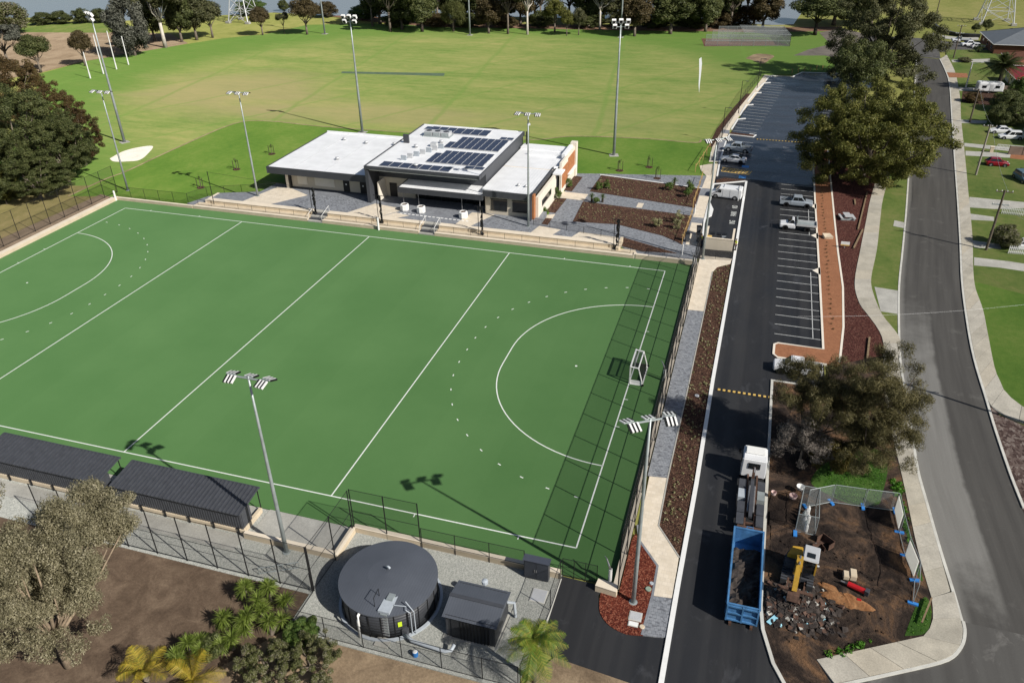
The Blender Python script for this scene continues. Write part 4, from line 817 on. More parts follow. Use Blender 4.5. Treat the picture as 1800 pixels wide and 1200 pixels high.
# ---------------------------------------------------------------- team shelters
def shelter(x0, x1, label):
    t = thing('team_shelter', label, 'shelter', (x0,-6.2,0), world=True, group='charcoal team shelters beside the pitch')
    yb, yf, zb, zf = -6.55, -3.4, 2.2, 2.65
    n = int((x1-x0)/.4); w = (x1-x0)/n
    rf = MB()   # ribbed roof sheet: raised ribs along the fall
    rf.add([(x0,yb,zb),(x1,yb,zb),(x1,yf,zf),(x0,yf,zf),(x0,yb,zb-.05),(x1,yb,zb-.05),(x1,yf,zf-.05),(x0,yf,zf-.05)],[(0,1,2,3),(7,6,5,4),(0,4,5,1),(1,5,6,2),(2,6,7,3),(3,7,4,0)])
    ro = obj('roof_sheet', rf, dark_metal, t)
    rib = MB()
    for i in range(n+1): rib.bar((x0+w*i,yb,zb+.03),(x0+w*i,yf,zf+.03), .12, .1)
    o = link(bpy.data.objects.new('roof_ribs', rib.mesh('roof_ribs', dark_metal, (x0,-6.2,0))), ro); o['kind'] = 'stuff'
    obj('gutter', MB().bar((x0-.05,yf+.06,zf-.04),(x1+.05,yf+.06,zf-.04), .12, .16), dark_metal, t)
    bw = obj('back_wall', MB().box(x0+.05,x1-.05,-6.35,-6.25,.45,2.18), dark_metal, t); rb = MB()
    for i in range(int((x1-x0)/.26)): rb.box(x0+.1+.26*i,x0+.17+.26*i,-6.39,-6.34,.46,2.17)
    o = link(bpy.data.objects.new('wall_ribs', rb.mesh('wall_ribs', dark_metal, (x0,-6.2,0))), bw); o['kind'] = 'stuff'
    obj('base_wall', MB().box(x0,x1,-6.5,-6.1,-.1,.44), limestone, t)
    for x in (x0+.1,x1-.1):
        obj('side_wall', MB().box(x-.14,x+.14,-6.1,-3.6,-.1,.5), limestone, t); obj('side_panel', MB().box(x-.06,x+.06,-6.2,-5.0,.5,2.15), dark_metal, t)
        obj('post', MB().tube([(x,-3.55,.4),(x,-3.55,2.6)], .05, 6), black_metal, t)
    obj('bench', MB().box(x0+.4,x1-.4,-6.0,-5.5,.45,.55), alu, t); obj('floor', MB().box(x0+.26,x1-.26,-6.08,-3.2,-.1,.05), concrete, t)
    for i in range(6): obj('wall_bracket', MB().box(x0+.4+i*(x1-x0-.8)/5-.06,x0+.4+i*(x1-x0-.8)/5+.06,-6.62,-6.5,.05,.75), black_metal, t)
    return t
shelter(50.3,63.6,'charcoal ribbed team shelter nearest the tall light pole'); shelter(35.4,48.9,'charcoal ribbed team shelter cut by the left picture edge')

# ---------------------------------------------------------------- tank yard
tk = thing('water_tank', 'large round charcoal water tank with low conical roof', 'water tank', (78.75,-9.35,0), world=True)
TX, TY, TRR = 78.75, -9.35, 3.72
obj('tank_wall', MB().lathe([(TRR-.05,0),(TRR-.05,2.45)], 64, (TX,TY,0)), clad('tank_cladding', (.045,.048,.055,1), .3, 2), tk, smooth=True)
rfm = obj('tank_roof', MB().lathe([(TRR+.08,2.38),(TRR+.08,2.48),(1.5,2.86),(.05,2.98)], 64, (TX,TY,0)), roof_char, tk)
obj('base_ring', MB().lathe([(TRR+.32,0),(TRR+.32,.14),(TRR+.1,.16),(TRR+.08,.02)], 64, (TX,TY,0), False), gutter_pipe, tk)
for k in range(24):
    a = 2*math.pi*k/24; obj('wall_seam', MB().box(-.03,.03,-.03,.03,0,2.38).mesh('wall_seam', black_metal), None, tk).location = ((TRR-.03)*math.cos(a), (TRR-.03)*math.sin(a), 0)
obj('roof_vent', MB().tube([(TX-.2,TY+.3,2.9),(TX-.2,TY+.3,3.2),(TX-.02,TY+.24,3.32),(TX+.12,TY+.2,3.2)], .09, 8), gutter_pipe, tk, smooth=True)
hx, hy = 80.0, -12.55
hb = obj('hatch_platform', MB().box(hx-.55,hx+.35,hy-.15,hy+1.7,2.5,2.72), gutter_pipe, tk)
obj('hatch', MB().box(hx-.35,hx+.15,hy+.9,hy+1.5,2.72,2.85), galv, tk)
ld = obj('caged_ladder', MB().box(hx-.32,hx+.22,hy-.3,hy-.22,.3,2.6), galv, tk)
for k in range(8): link(bpy.data.objects.new('rung', MB().box(hx-.36,hx+.26,hy-.36,hy-.3,.4+.28*k,.45+.28*k).mesh('rung', steel, (TX,TY,0))), ld)
obj('ladder_pad', MB().box(hx-.7,hx+.4,hy-1.15,hy-.3,0,.1), concrete, tk)
obj('hand_rail', MB().tube([(hx-1.0,hy+1.1,2.7),(hx-1.0,hy+1.1,3.5),(hx-.95,hy+.2,3.5),(hx-.95,hy+.2,2.6)], .03, 6), black_metal, tk)
obj('overflow_pipe', MB().tube([(78.05,-13.3,.0),(78.05,-13.3,1.9),(78.08,-13.2,2.25),(78.1,-12.85,2.4)], .11, 8), white_paint, tk, smooth=True)
obj('fill_pipe', MB().tube([(hx+.4,hy+.6,2.75),(hx+1.3,hy+.75,2.75),(hx+1.42,hy+.45,2.7),(81.7,-12.0,2.4),(81.7,-12.0,.1)], .04, 6), gutter_pipe, tk); obj('fill_pipe', MB().tube([(81.2,-11.6,3.0),(81.95,-11.9,2.5),(81.95,-11.9,.2)], .04, 6), gutter_pipe, tk)
obj('warning_sign', MB().add([(TX+3.72*math.cos(a)+.02*math.cos(a),TY+3.72*math.sin(a)+.02*math.sin(a),z) for z in (1.1,1.6) for a in (-.98,-.9)],[(0,1,3,2)]), hivis, tk)
obj('outlet_pipe', MB().tube([(81.2,-12.3,.35),(82.0,-12.75,.35),(84.7,-12.95,.4),(85.1,-12.8,.5),(85.2,-12.4,.7)], .14, 10), gutter_pipe, tk, smooth=True); obj('valve', MB().cbox((81.25,-12.2,.45),(.4,.4,.6)), dark_metal, tk)
sd_ = thing('pump_shed', 'small charcoal pump shed beside the round tank', 'shed', (86,-9.7,0), world=True)
obj('shed_wall', MB().box(84.15,87.95,-11.3,-8.1,0,2.28), clad('shed_cladding', (.045,.048,.055,1), .28, 0), sd_)
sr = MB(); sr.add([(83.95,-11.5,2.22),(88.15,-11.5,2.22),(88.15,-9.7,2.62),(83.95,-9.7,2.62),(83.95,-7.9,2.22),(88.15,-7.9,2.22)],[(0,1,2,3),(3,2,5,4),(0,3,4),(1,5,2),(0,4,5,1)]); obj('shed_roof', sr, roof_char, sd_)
obj('ridge_cap', MB().bar((83.93,-9.7,2.63),(88.17,-9.7,2.63), .3, .05), dark_metal, sd_); obj('roller_door', MB().box(84.6,87.0,-11.36,-11.31,0,2.05), clad('roller_door', (.03,.032,.036,1), .12, 2), sd_)
for k in range(9): obj('door_slat', MB().box(85.3+.26*k, 85.36+.26*k, -11.4,-11.33,0,2.1), black_metal, sd_)
obj('slab', MB().box(83.9,88.2,-11.6,-7.9,-.1,.06), concrete, sd_); obj('side_vent', MB().lathe([(.18,0),(.25,.1),(.25,.35),(.1,.42)], 10, (86.0,-7.7,2.2)), gutter_pipe, sd_)
obj('side_pipe', MB().tube([(88.0,-8.4,1.6),(88.5,-8.3,1.6),(88.6,-8.3,.1)], .12, 8), gutter_pipe, sd_)
cbn = thing('electrical_cabinet', 'dark grey two-door electrical cabinet beside the low wall', 'cabinet', (89,-4.2,0), world=True)
obj('cabinet_body', MB().box(88.1,90.1,-4.3,-3.75,.05,2.0), dark_metal, cbn, bevel=.02)
for i in range(2): d = obj('cabinet_door', MB().box(88.15+.98*i,89.08+.98*i,-4.33,-4.31,.15,1.9), plain('cabinet_grey', (.035,.04,.052), .4, .1), cbn); link(bpy.data.objects.new('handle', MB().box(88.95+.15*i,89.0+.15*i,-4.38,-4.33,.9,1.15).mesh('handle', steel, (89,-4.2,0))), d)
obj('cabinet_roof', MB().box(88.0,90.2,-4.4,-3.7,2.0,2.08), plain('cabinet_top', (.06,.068,.09), .4, .1), cbn)
def pit(name, label, x0, x1, y0, y1, m, z=.05):
    t = thing(name, label, 'pit lid', (x0,y0,0), world=True); obj('rim', MB().box(x0-.06,x1+.06,y0-.06,y1+.06,z-.06,z+.02), kerb_conc, t); obj('lid', MB().box(x0,x1,y0,y1,z,z+.04), m, t)
pit('pit_lid', 'pale square metal pit lid in the gravel by the cabinet', 89.2,90.3,-6.4,-5.2, alu)
pit('pit_lid', 'large square white pit lid in the red mulch bed', 96.9,97.75,-6.05,-5.3, alu, .08); pit('pit_lid', 'small white oblong pit lid beside the large one', 96.95,97.6,-6.6,-6.25, white_paint, .08)
for x, y, r, lab, m in ((97.95,-6.5,.2,'small round tan lid beside the white pit lids',limestone),(98.0,-2.1,.16,'small round grey-green lid at the mulch bed edge',gutter_pipe),(97.85,-2.75,.24,'larger round green lid at the mulch bed edge',plain('green_lid',(.25,.32,.25),.6)),(97.6,-12.6,.45,'round rusty manhole cover in the dry soil at the bottom',rust),(98.8,25.2,.24,'round pale lid in the dark planting strip',alu)):
    o = obj('round_lid', MB().lathe([(r,0),(r,.1),(r*.85,.12)], 16, (x,y,.03)), m); tag(o, lab, 'pit lid')
o = thing('blue_drum', 'small blue drum in the gravel by the near fence', 'drum', (82.6,-14.6,0), world=True); obj('drum', MB().lathe([(.2,0),(.2,.4),(.17,.43)], 12, (82.6,-13.6,0)), blue_foot, o); obj('lid', MB().lathe([(.18,.43),(.1,.47)], 12, (82.6,-13.6,0)), white_paint, o)
o = thing('bike_rack', 'galvanised bicycle rack on the gravel behind the yuccas', 'bike rack', (69,-10,0), world=True)
for z in (.15,.75): obj('rail', MB().tube([(67.4,-10.1,z),(70.2,-8.6,z)], .04, 6), galv, o)
for k in range(11): obj('hoop', MB().tube([(67.4+.28*k,-10.1+.15*k,.15),(67.4+.28*k,-10.1+.15*k,.75)], .022, 5), galv, o)

# ---------------------------------------------------------------- hockey goal and oval furniture
gl = thing('hockey_goal', 'white hockey goal with dark backboards on the right goal line', 'goal', (91.45,27.5,0), world=True)
for y in (25.67,29.33): obj('goal_post', MB().box(91.37,91.52,y-.08,y+.08,0,2.19), white_paint, gl)
obj('crossbar', MB().box(91.37,91.52,25.58,29.42,2.12,2.25), white_paint, gl)
for y in (25.67,29.33): obj('top_rail', MB().tube([(91.45,y,2.18),(92.3,y,2.1),(92.75,y,.5),(92.75,y,0)], .075, 6), white_paint, gl)
obj('top_rail', MB().tube([(92.3,25.67,2.1),(92.3,29.33,2.1)], .075, 6), white_paint, gl)
obj('backboard', MB().box(92.68,92.74,25.7,29.3,.02,.48), black_metal, gl)
for y in (25.7,29.3): obj('sideboard', MB().box(91.5,92.7,y-.03,y+.03,.02,.48), white_paint if y < 26 else black_metal, gl)
nt = MB(); nt.quad((91.5,25.7,2.15),(92.3,25.7,2.08),(92.3,29.3,2.08),(91.5,29.3,2.15)); nt.quad((92.3,25.7,2.08),(92.72,25.7,.5),(92.72,29.3,.5),(92.3,29.3,2.08)); obj('net', nt, goal_net, gl)
obj('base_frame', MB().tube([(91.5,25.55,.05),(92.85,25.55,.05),(92.85,29.45,.05),(91.5,29.45,.05)], .08, 6), white_paint, gl)
obj('wheel', MB().cyl((92.9,25.4,.15),(92.9,25.5,.15), .14), rubber, gl); obj('wheel', MB().cyl((92.9,29.5,.15),(92.9,29.6,.15), .14), rubber, gl)
for i, (u, h, lab) in enumerate((((-78.3,134.9),7.0,'white football goal post, leftmost of four at the oval end'),((-78.81,140.58),10.5,'tall white football goal post, second from left'),((-79.33,146.51),10.5,'tall white football goal post, third from left'),((-80.22,152.62),8.0,'white football goal post nearest the grey bushy tree'))):
    t = thing('goal_post', lab, 'goal post', (u[0],u[1],0), group='football goal posts at the oval end'); obj('post', MB().tube([(0,0,0),(0,0,h)], [.16,.12], 8), white_paint, t, False); obj('pad', MB().tube([(0,0,0),(0,0,1.6)], .2, 8), white_line, t, False)
cn_ = thing('cricket_nets', 'galvanised cricket practice nets at the far right of the oval', 'practice nets', (*(90.04,227.14),0), world=True)
a, b, c, d = (81.84,219.51), (107.03,224.4), (104.63,239.47), (84.46,234.89)
for P in ((a,b),(d,c),(b,c),((a[0]*.5+d[0]*.5,a[1]*.5+d[1]*.5),(b[0]*.5+c[0]*.5,b[1]*.5+c[1]*.5))):
    n = 7 if P[0] != b else 3
    for k in range(n+1):
        x, y = P[0][0]+(P[1][0]-P[0][0])*k/n, P[0][1]+(P[1][1]-P[0][1])*k/n; obj('post', MB().tube([(x,y,0),(x,y,3.4)], .05, 5), galv, cn_)
    for z in (1.6,3.4): obj('rail', MB().tube([(*P[0],z),(*P[1],z)], .045, 5), galv, cn_)
    obj('net_panel', MB().quad((*P[0],0.05),(*P[1],.05),(*P[1],3.35),(*P[0],3.35)), shade_net if P[0] != b else chain_dense, cn_)
obj('net_roof', MB().quad((b[0]-14,b[1],3.4),(*b,3.4),(*c,3.4),(c[0]-14,c[1],3.4)), shade_net, cn_)

# ---------------------------------------------------------------- pylons and power poles
def pylon(x, y, h, w, label):
    t = thing('transmission_pylon', label, 'pylon', (x,y,0), group='steel pylons'); m = alu
    L = [(sx*w,sy*w) for sx, sy in ((-1,-1),(1,-1),(1,1),(-1,1))]; tp = .3
    for px, py in L:
        obj('leg', MB().tube([(px,py,0),(px*.55,py*.55,h*.35),(px*.18,py*.18,h)], [.22,.18,.12], 6), m, t, False); obj('footing', MB().box(px-.8,px+.8,py-.8,py+.8,-.1,.6), concrete, t, False)
    for z, f in ((h*.12,.85),(h*.24,.69),(h*.35,.55),(h*.55,.43),(h*.75,.32)):
        for i in range(4):
            p, q = L[i], L[(i+1)%4]; obj('brace', MB().tube([(p[0]*f,p[1]*f,z),(q[0]*f,q[1]*f,z)], .1, 5), m, t, False)
    lev = [(0,1.0),(h*.12,.85),(h*.24,.69),(h*.35,.55),(h*.55,.43),(h*.75,.32)]
    for (z0, f0), (z1, f1) in zip(lev, lev[1:]):
        for i in range(4):
            p, q = L[i], L[(i+1)%4]; obj('brace', MB().tube([(p[0]*f0,p[1]*f0,z0),(q[0]*f1,q[1]*f1,z1)], .08, 5), m, t, False); obj('brace', MB().tube([(q[0]*f0,q[1]*f0,z0),(p[0]*f1,p[1]*f1,z1)], .08, 5), m, t, False)
    for z in (h*.78,h*.9): obj('cross_arm', MB().tube([(-7,0,z),(0,0,z+.9),(7,0,z)], .15, 5), m, t, False)
pylon(*(-90.28,228.56),34,4.2,'white lattice pylon behind the trees at the top left'); pylon(*(175.1,284.08),36,5.0,'white lattice pylon on the dry field at the top right')
def power_pole(x, y, h, label, arms=1, lamp=False, m=pole_wood, yaw=0):
    t = thing('power_pole', label, 'power pole', (x,y,0), yaw, 'poles along the residential street')
    obj('pole', MB().tube([(0,0,-.2),(0,0,h)], [.19,.13], 10), m, t, False)
    for k in range(arms):
        z = h-.25-1.9*k; a = obj('cross_arm', MB().box(-1.1,1.1,-.06,.06,z-.06,z+.06), galv if k else pole_wood, t, False)
        for dx in (-1.0,-.35,.35,1.0): link(bpy.data.objects.new('insulator', MB().lathe([(.05,0),(.06,.12),(.03,.2)], 6, (dx,0,z+.06)).mesh('insulator', white_paint)), a)
    if lamp: obj('lamp_arm', MB().tube([(0,0,h-.4),(-1.8,0,h+.1)], .04, 6), galv, t, False); obj('lantern', MB().cbox((-2.1,0,h+.1),(.7,.25,.14)), alu, t, False)
    return t
power_pole(135.45,74.4,9.2,'dark timber power pole beside the white picket fence',2); power_pole(139.98,109.6,9.1,'power pole with white cross arm beside the red hatchback',1,m=plain('pole_pale',(.3,.27,.23),.9,.2))
power_pole(144.86,146.1,7.2,'slim timber power pole beside the caravan lawn',1); power_pole(152.1,216.8,9,'far timber power pole by the parked white utes',2); power_pole(154.3,273.6,10,'farthest power pole on the dry field across the side street',1)
power_pole(149.4,179.6,6.2,'pale steel street lamp with long arm beside the date palm',0,True,alu,math.pi); power_pole(*(131.21,29.48),9.3,'timber power pole at the right edge beyond the corner lawn',2)
def wire(label, p, q, sag=.8, r=.018):
    o = obj('power_line', MB().tube([(p[0]+(q[0]-p[0])*t, p[1]+(q[1]-p[1])*t, p[2]+(q[2]-p[2])*t-sag*4*t*(1-t)) for t in np.linspace(0,1,10)], r, 4), alu); tag(o, label, 'cable')
wire('service cable crossing the street from the pole at the picket fence', (135.4,74.4,7.2), (152,40,6), .6); wire('overhead cable between the picket fence pole and the hatchback pole', (135.8,74.4,9.1), (140.3,109.6,9.0)); wire('overhead cable between the hatchback pole and the caravan pole', (140.3,109.6,9.0), (145.1,146.1,7.2))
wire('thin cable crossing the road above the near tree', (108,33,7), (133,40.5,8.5), .5, .006)

# ---------------------------------------------------------------- vegetation
def np_mesh(name, v, nf, m, k=4):
    me = bpy.data.meshes.new(name); n = len(v); me.vertices.add(n); me.vertices.foreach_set('co', v.astype(np.float32).ravel())
    me.loops.add(nf*k); me.loops.foreach_set('vertex_index', np.arange(nf*k, dtype=np.int32)); me.polygons.add(nf)
    me.polygons.foreach_set('loop_start', np.arange(0, nf*k, k, dtype=np.int32)); me.polygons.foreach_set('loop_total', np.full(nf, k, dtype=np.int32))
    me.materials.append(m); me.update(); me.validate(); return me
def leaves(blobs, n, size, seed, m, name='crown', aspect=.5, shell=.55, droop=0.0, flat=.85, out=1.5):
    """n leaf-sized quads scattered through clumps (x, y, z, radius)"""
    r = np.random.default_rng(seed); B = np.array(blobs, float); w = B[:,3]**2; i = r.choice(len(B), n, p=w/w.sum())
    d = r.normal(size=(n,3)); d /= np.linalg.norm(d, axis=1)[:,None]; rad = B[i,3]*(shell+(1-shell)*np.sqrt(r.random(n))); rad *= np.where(r.random(n) < .18, r.random(n), 1)
    p = B[i,:3]+d*rad[:,None]*np.array([1,1,flat]); p[:,2] -= droop*r.random(n)*B[i,3]
    nn = d*out+r.normal(size=(n,3))*.62; nn[:,2] += .4; nn /= np.linalg.norm(nn, axis=1)[:,None]
    t = np.cross(nn, r.normal(size=(n,3))); 
    if droop: t = t*(1-droop)+np.array([0,0,-1])*droop
    t /= np.linalg.norm(t, axis=1)[:,None]; b = np.cross(nn, t); b /= np.maximum(1e-6, np.linalg.norm(b, axis=1))[:,None]
    s = size*(.55+.9*r.random(n))[:,None]; t = t*s*.5; b = b*s*.5*aspect
    v = np.stack([p-t, p+b*1.0-t*.1, p+t, p-b*1.0-t*.1], 1).reshape(-1,3); return np_mesh(name, v, n, m)
def crown(rx, ry, rz, zc, n, sub, seed, low=-.5, hollow=.55):
    r = random.Random(seed); out = []
    while len(out) < n:
        d = Vector((r.gauss(0,1), r.gauss(0,1), r.gauss(0,1))).normalized()
        if d.z < low: continue
        f = r.uniform(hollow, 1.0); s = sub*r.uniform(.65,1.3)
        out.append((d.x*(rx-s*.6)*f, d.y*(ry-s*.6)*f, zc+d.z*(rz-s*.5)*f, s))
    return out
def even_crown(rx, ry, rz, zc, n, sub, seed, low=-.6, f0=.7):
    r = random.Random(seed); out = []
    for k in range(n):
        z = 1-(1-low)*(k+.5)/n; a = k*2.39996; h = math.sqrt(max(0,1-z*z)); f = r.uniform(f0-.08,1.07); s = sub*r.uniform(.65,1.3)
        d = Vector((h*math.cos(a)+r.gauss(0,.07), h*math.sin(a)+r.gauss(0,.07), z+r.gauss(0,.06)))
        out.append((d.x*(rx-s*.6)*f, d.y*(ry-s*.6)*f, zc+d.z*(rz-s*.5)*f, s))
    return out
def limbs(blobs, h0, r0, seed, n=9, lean=(0,0), m=None, fork=.45, zc=None):
    r = random.Random(seed); mb = MB(); f = h0
    top = Vector((lean[0],lean[1],f)); mb.tube([(0,0,-.2),(lean[0]*.3,lean[1]*.3,f*.45),top], [r0*1.25,r0*.95,r0*.75], 9)
    for b in r.sample(blobs, min(n,len(blobs))):
        e = Vector(b[:3]); mid = top.lerp(e, .5)+Vector((r.uniform(-.4,.4),r.uniform(-.4,.4),-.12*(e-top).length))
        mb.tube([top-Vector((0,0,f*.12)),top.lerp(mid,.45),mid,e], [r0*.55,r0*.42,r0*.28,r0*.08], 6)
    return mb
def tree(label, x, y, blobs, n, size, lm, tm, h0, r0, seed, group, name='tree', lean=(0,0), nl=9, **k):
    t = thing(name, label, 'tree', (x,y,0), group=group)
    obj('trunk', limbs(blobs, h0, r0, seed, nl, lean).mesh('trunk', tm, smooth=True), None, t); obj('crown', leaves(blobs, n, size, seed, lm, **k), None, t); return t
# far tree prototypes, 12 m tall, reused with their own size, turn and leaf tint
PROTO = {}
lf_rust2 = leaf('leaf_rust_dark', [(.05,.04,.018),(.085,.055,.022),(.12,.07,.03)]); lf_ochre = leaf('leaf_ochre', [(.12,.075,.02),(.2,.12,.03),(.28,.17,.05)])
def proto(kind, blobs, n, size, h0, r0, seed, nl=9, **k): PROTO[kind] = (leaves(blobs, n, size, seed, lf_dark, **k), limbs(blobs, h0, r0, seed, nl).mesh('trunk', trunk_grey, smooth=True))
proto('round', crown(4.6,4.6,4.0,7.8,55,1.35,1), 15000, .42, 3.6, .3, 1)
proto('gum', [(b[0]+q[0],b[1]+q[1],b[2]+q[2],q[3]) for b in crown(4.2,4.2,3.6,8.6,11,1.6,2,-.3) for q in crown(1.5,1.5,1.1,0,6,.75,int(b[0]*100),-1)], 13000, .4, 5.0, .27, 2, 11, droop=.3)
proto('dark', crown(3.9,3.9,5.2,6.6,60,1.2,3,-.85), 16000, .42, 2.6, .3, 3, droop=.25)
proto('bushy', crown(5.0,5.0,5.0,5.2,70,1.25,4,-.95), 17000, .42, 1.5, .28, 4, droop=.2)
proto('willow', crown(4.4,4.4,3.9,7.2,34,1.4,5,-.4)+[(b[0]*1.08,b[1]*1.08,b[2]-1.6,b[3]*.8) for b in crown(4.4,4.4,3.6,6.4,26,1.1,6,-.5)], 14000, .5, 4.0, .3, 5, droop=.7, aspect=.22)
proto('cluster', [(b[0]+q[0],b[1]+q[1],b[2]+q[2],q[3]) for b in even_crown(4.6,4.6,5.0,5.6,110,1.0,8,-.95,.75) for q in crown(.8,.8,.7,0,4,.45,int(b[1]*77+b[0]*13),-.8,.4)], 60000, .17, 2.0, .22, 8, droop=.25)
proto('open', crown(4.2,4.2,3.2,8.4,26,1.2,7,-.3,.7), 8000, .4, 4.4, .22, 7, 12)
TG = 'trees around the oval and lake'
def far_tree(kind, p, label, lm, tm=trunk_grey, name='tree', group=TG, top=None):
    """p = x, y, crown centre height, crown radius, crown half height"""
    x, y, zc, r, rz = p; H = zc+rz
    ph = {'round':(7.8,4.0,4.6),'gum':(8.6,4.2,4.6),'dark':(6.6,5.2,3.9),'bushy':(5.2,5.0,5.0),'willow':(7.0,4.2,4.8),'open':(8.4,3.4,4.2),'cluster':(5.6,5.0,4.6)}[kind]
    t = thing(name, label, 'tree', (x,y,0), (x*7.3+y*3.1)%6.28, group); t.scale = (r/ph[2], r/ph[2], H/(ph[0]+ph[1]))
    for nm, me, mm in (('trunk',PROTO[kind][1],tm),('crown',PROTO[kind][0],lm)):
        o = link(bpy.data.objects.new(nm, me), t); o.material_slots[0].link = 'OBJECT'; o.material_slots[0].material = mm
    return t
far = far_tree
far('bushy', (-87.48,164.46,8.35,6.97,9.81), 'dense grey-green bushy tree at the oval edge, left of the white gum', lf_grey)
far('gum', (-86.51,177.65,13.05,9.9,8.53), 'white-trunked gum with forked trunk at the top left', lf_gum, trunk_white)
far('dark', (-87.47,187.4,7.85,5.45,8.69), 'dark green tree just right of the white-trunked gum', lf_dark)
far('dark', (-85.07,192.11,9,5.88,8), 'dark olive tree, second right of the white-trunked gum', lf_gum)
far('round', (-82.22,197.03,6.22,5.41,5.8), 'spreading olive tree left of the lattice pylon', lf_gum)
far('dark', (-98.09,187.03,7.56,5.31,7.62), 'dark tree tucked behind the grey bushy tree', lf_dark)
far('round', (-91.98,148.2,5.46,3.83,4.34), 'small round tree by the dry reed field behind the goal posts', lf_brown)
far('round', (-98.51,138.05,5.33,4.86,4.86), 'dark round tree in front of the dry reed field', lf_dark)
far('gum', (-110.62,138.97,6.35,6.9,7.4), 'grey gum at the left edge beside the reed field', lf_grey)
far('round', (-67.42,204.75,4.44,4.11,4.71), 'small brownish tree right of the white pylon', lf_brown)
far('open', (-61.11,208.4,4.45,2.36,3.16), 'thin young tree between two brownish trees by the lake', lf_gum)
far('round', (-52.64,209.2,6.26,5.46,6.05), 'round brownish-red tree in front of the lake', lf_brown)
far('gum', (-26.49,220.69,9.42,7.43,8.82), 'gum tree at the left end of the long tree row', lf_gum, trunk_grey)
far('dark', (-24.21,225.81,7.87,5.96,7.98), 'dark tree second in the long tree row', lf_dark)
far('dark', (-15.49,223.16,8.84,7.03,7.82), 'broad dark tree with short trunk in the long row', lf_dark, trunk_dark)
far('willow', (-4.75,225.57,5.17,5.29,5.49), 'drooping pale green willow-like tree in the row', lf_willow)
far('dark', (8.33,225.15,6.02,5.4,6.78), 'bare-looking brown tree right of the willow-like tree', lf_brown)
far('gum', (15.14,225.59,9.38,6.29,8.82), 'tall thin gum with dark trunk beside the brown tree', lf_gum)
far('gum', (21.89,226.02,10.91,6.24,9.89), 'tall white-trunked gum in the middle of the row', lf_gum, trunk_white)
far('round', (29.86,232.21,5.47,4.64,5.23), 'small bright olive tree in front of the row', lf_dense)
far('round', (35.37,226.91,4.48,2.65,3.43), 'very small tree beside the bright olive tree', lf_dense)
far('round', (39.04,228.81,4.67,2.85,3.82), 'second very small tree beside the bright olive tree', lf_gum)
far('gum', (43.74,240.96,8.81,6.04,8.41), 'pale slender gum left of the far floodlight mast', lf_grey, trunk_white)
far('dark', (57.56,230.87,7.07,6.17,7.5), 'brown-leaved tree right of the far floodlight mast', lf_brown)
far('dark', (68.53,237.62,7.84,7.92,8.69), 'broad dark green tree left of the cricket nets', lf_dark)
far('dark', (79.55,244.47,7.91,6.67,8.22), 'dark tree behind the cricket nets, left side', lf_dark)
far('gum', (87.27,252.95,6.95,6.22,7.8), 'grey-green gum above the cricket nets', lf_gum)
far('dark', (97.9,253.04,6.89,6.35,7.72), 'brown-green tree above the right end of the nets', lf_brown)
far('round', (114.79,245.93,7,9.26,6.6), 'spreading dark tree leaning over the gravel track', lf_dark, trunk_dark)
far('dark', (126.59,259.44,6.84,6.68,8.62), 'dark tree behind the gravel track', lf_dark)
for i, (u, w, h, k, lm) in enumerate(((655,60,90,'gum',lf_gum),(770,70,95,'gum',lf_dark),(830,64,95,'dark',lf_dark),(915,60,95,'dark',lf_brown),(950,60,90,'gum',lf_dark),(1030,70,95,'dark',lf_dark),(1080,60,95,'dark',lf_gum),(1150,70,100,'gum',lf_dark),(1215,70,100,'round',lf_gum),(1265,70,95,'dark',lf_dark),(1310,70,100,'gum',lf_dark))):
    p = [(-37.19,228.88,8.96,6.08,9.16),(-14.28,235.16,9.49,7.06,9.62),(-2.17,237.84,9.46,6.44,9.6),(14.85,241.6,9.79,6,9.55),(21.81,243.14,9.4,5.99,9.03),(37.63,246.64,9.36,6.96,9.49),(47.45,248.81,9.33,5.95,9.47),(61.11,251.83,9.66,6.91,9.92),(73.7,254.61,9.63,6.89,9.89),(83.33,256.74,9.24,6.88,9.37),(91.95,258.64,9.58,6.86,9.83)][i]
    far(k, p, ['first','second','third','fourth','fifth','sixth','seventh','eighth','ninth','tenth','eleventh'][i]+' tree from the left in the back line along the lake shore', lm)
for i, (p, lab) in enumerate((((-158.22,186.51,5.33,7.05,5.61),'yellowish rounded bush at the far left lake shore'),((-162.61,204.92,2.01,4.71,2.52),'low dark bush by the lake, leftmost of the shore hedge'),((-156.91,208.75,2.02,4.31,2.77),'low dark bush by the lake, second of the shore hedge'),((-150.15,211.53,2.42,4.31,2.99),'low dark bush by the lake, third of the shore hedge'),((-143.81,214.23,2.22,3.67,3.01),'low dark bush by the lake beside the grey tree'),((-64.26,244.95,2.66,4.82,3.03),'low brown bush at the lake edge behind the round tree'),((-88.49,254.14,2.13,2.52,2.29),'little dark bush at the lake edge by the pylon'),((-47.59,243.13,2.81,6.45,2.67),'low green bush at the left end of the tree row'),((-97.44,243.45,2.51,6.74,3.28),'low green bush behind the white pylon'),((89.9,260.57,3.37,8.98,3.16),'orange-brown shrub below the trees over the nets'))):
    far('bushy', p, lab, (lf_heath,lf_dark,lf_dark,lf_dark,lf_dark,lf_brown,lf_dark,lf_shrub,lf_shrub,lf_red)[i], name='bush', group='bushes along the lake')
ORD = ['first','second','third','fourth','fifth','sixth','seventh','eighth','ninth','tenth','eleventh','twelfth','thirteenth','fourteenth','fifteenth','sixteenth']
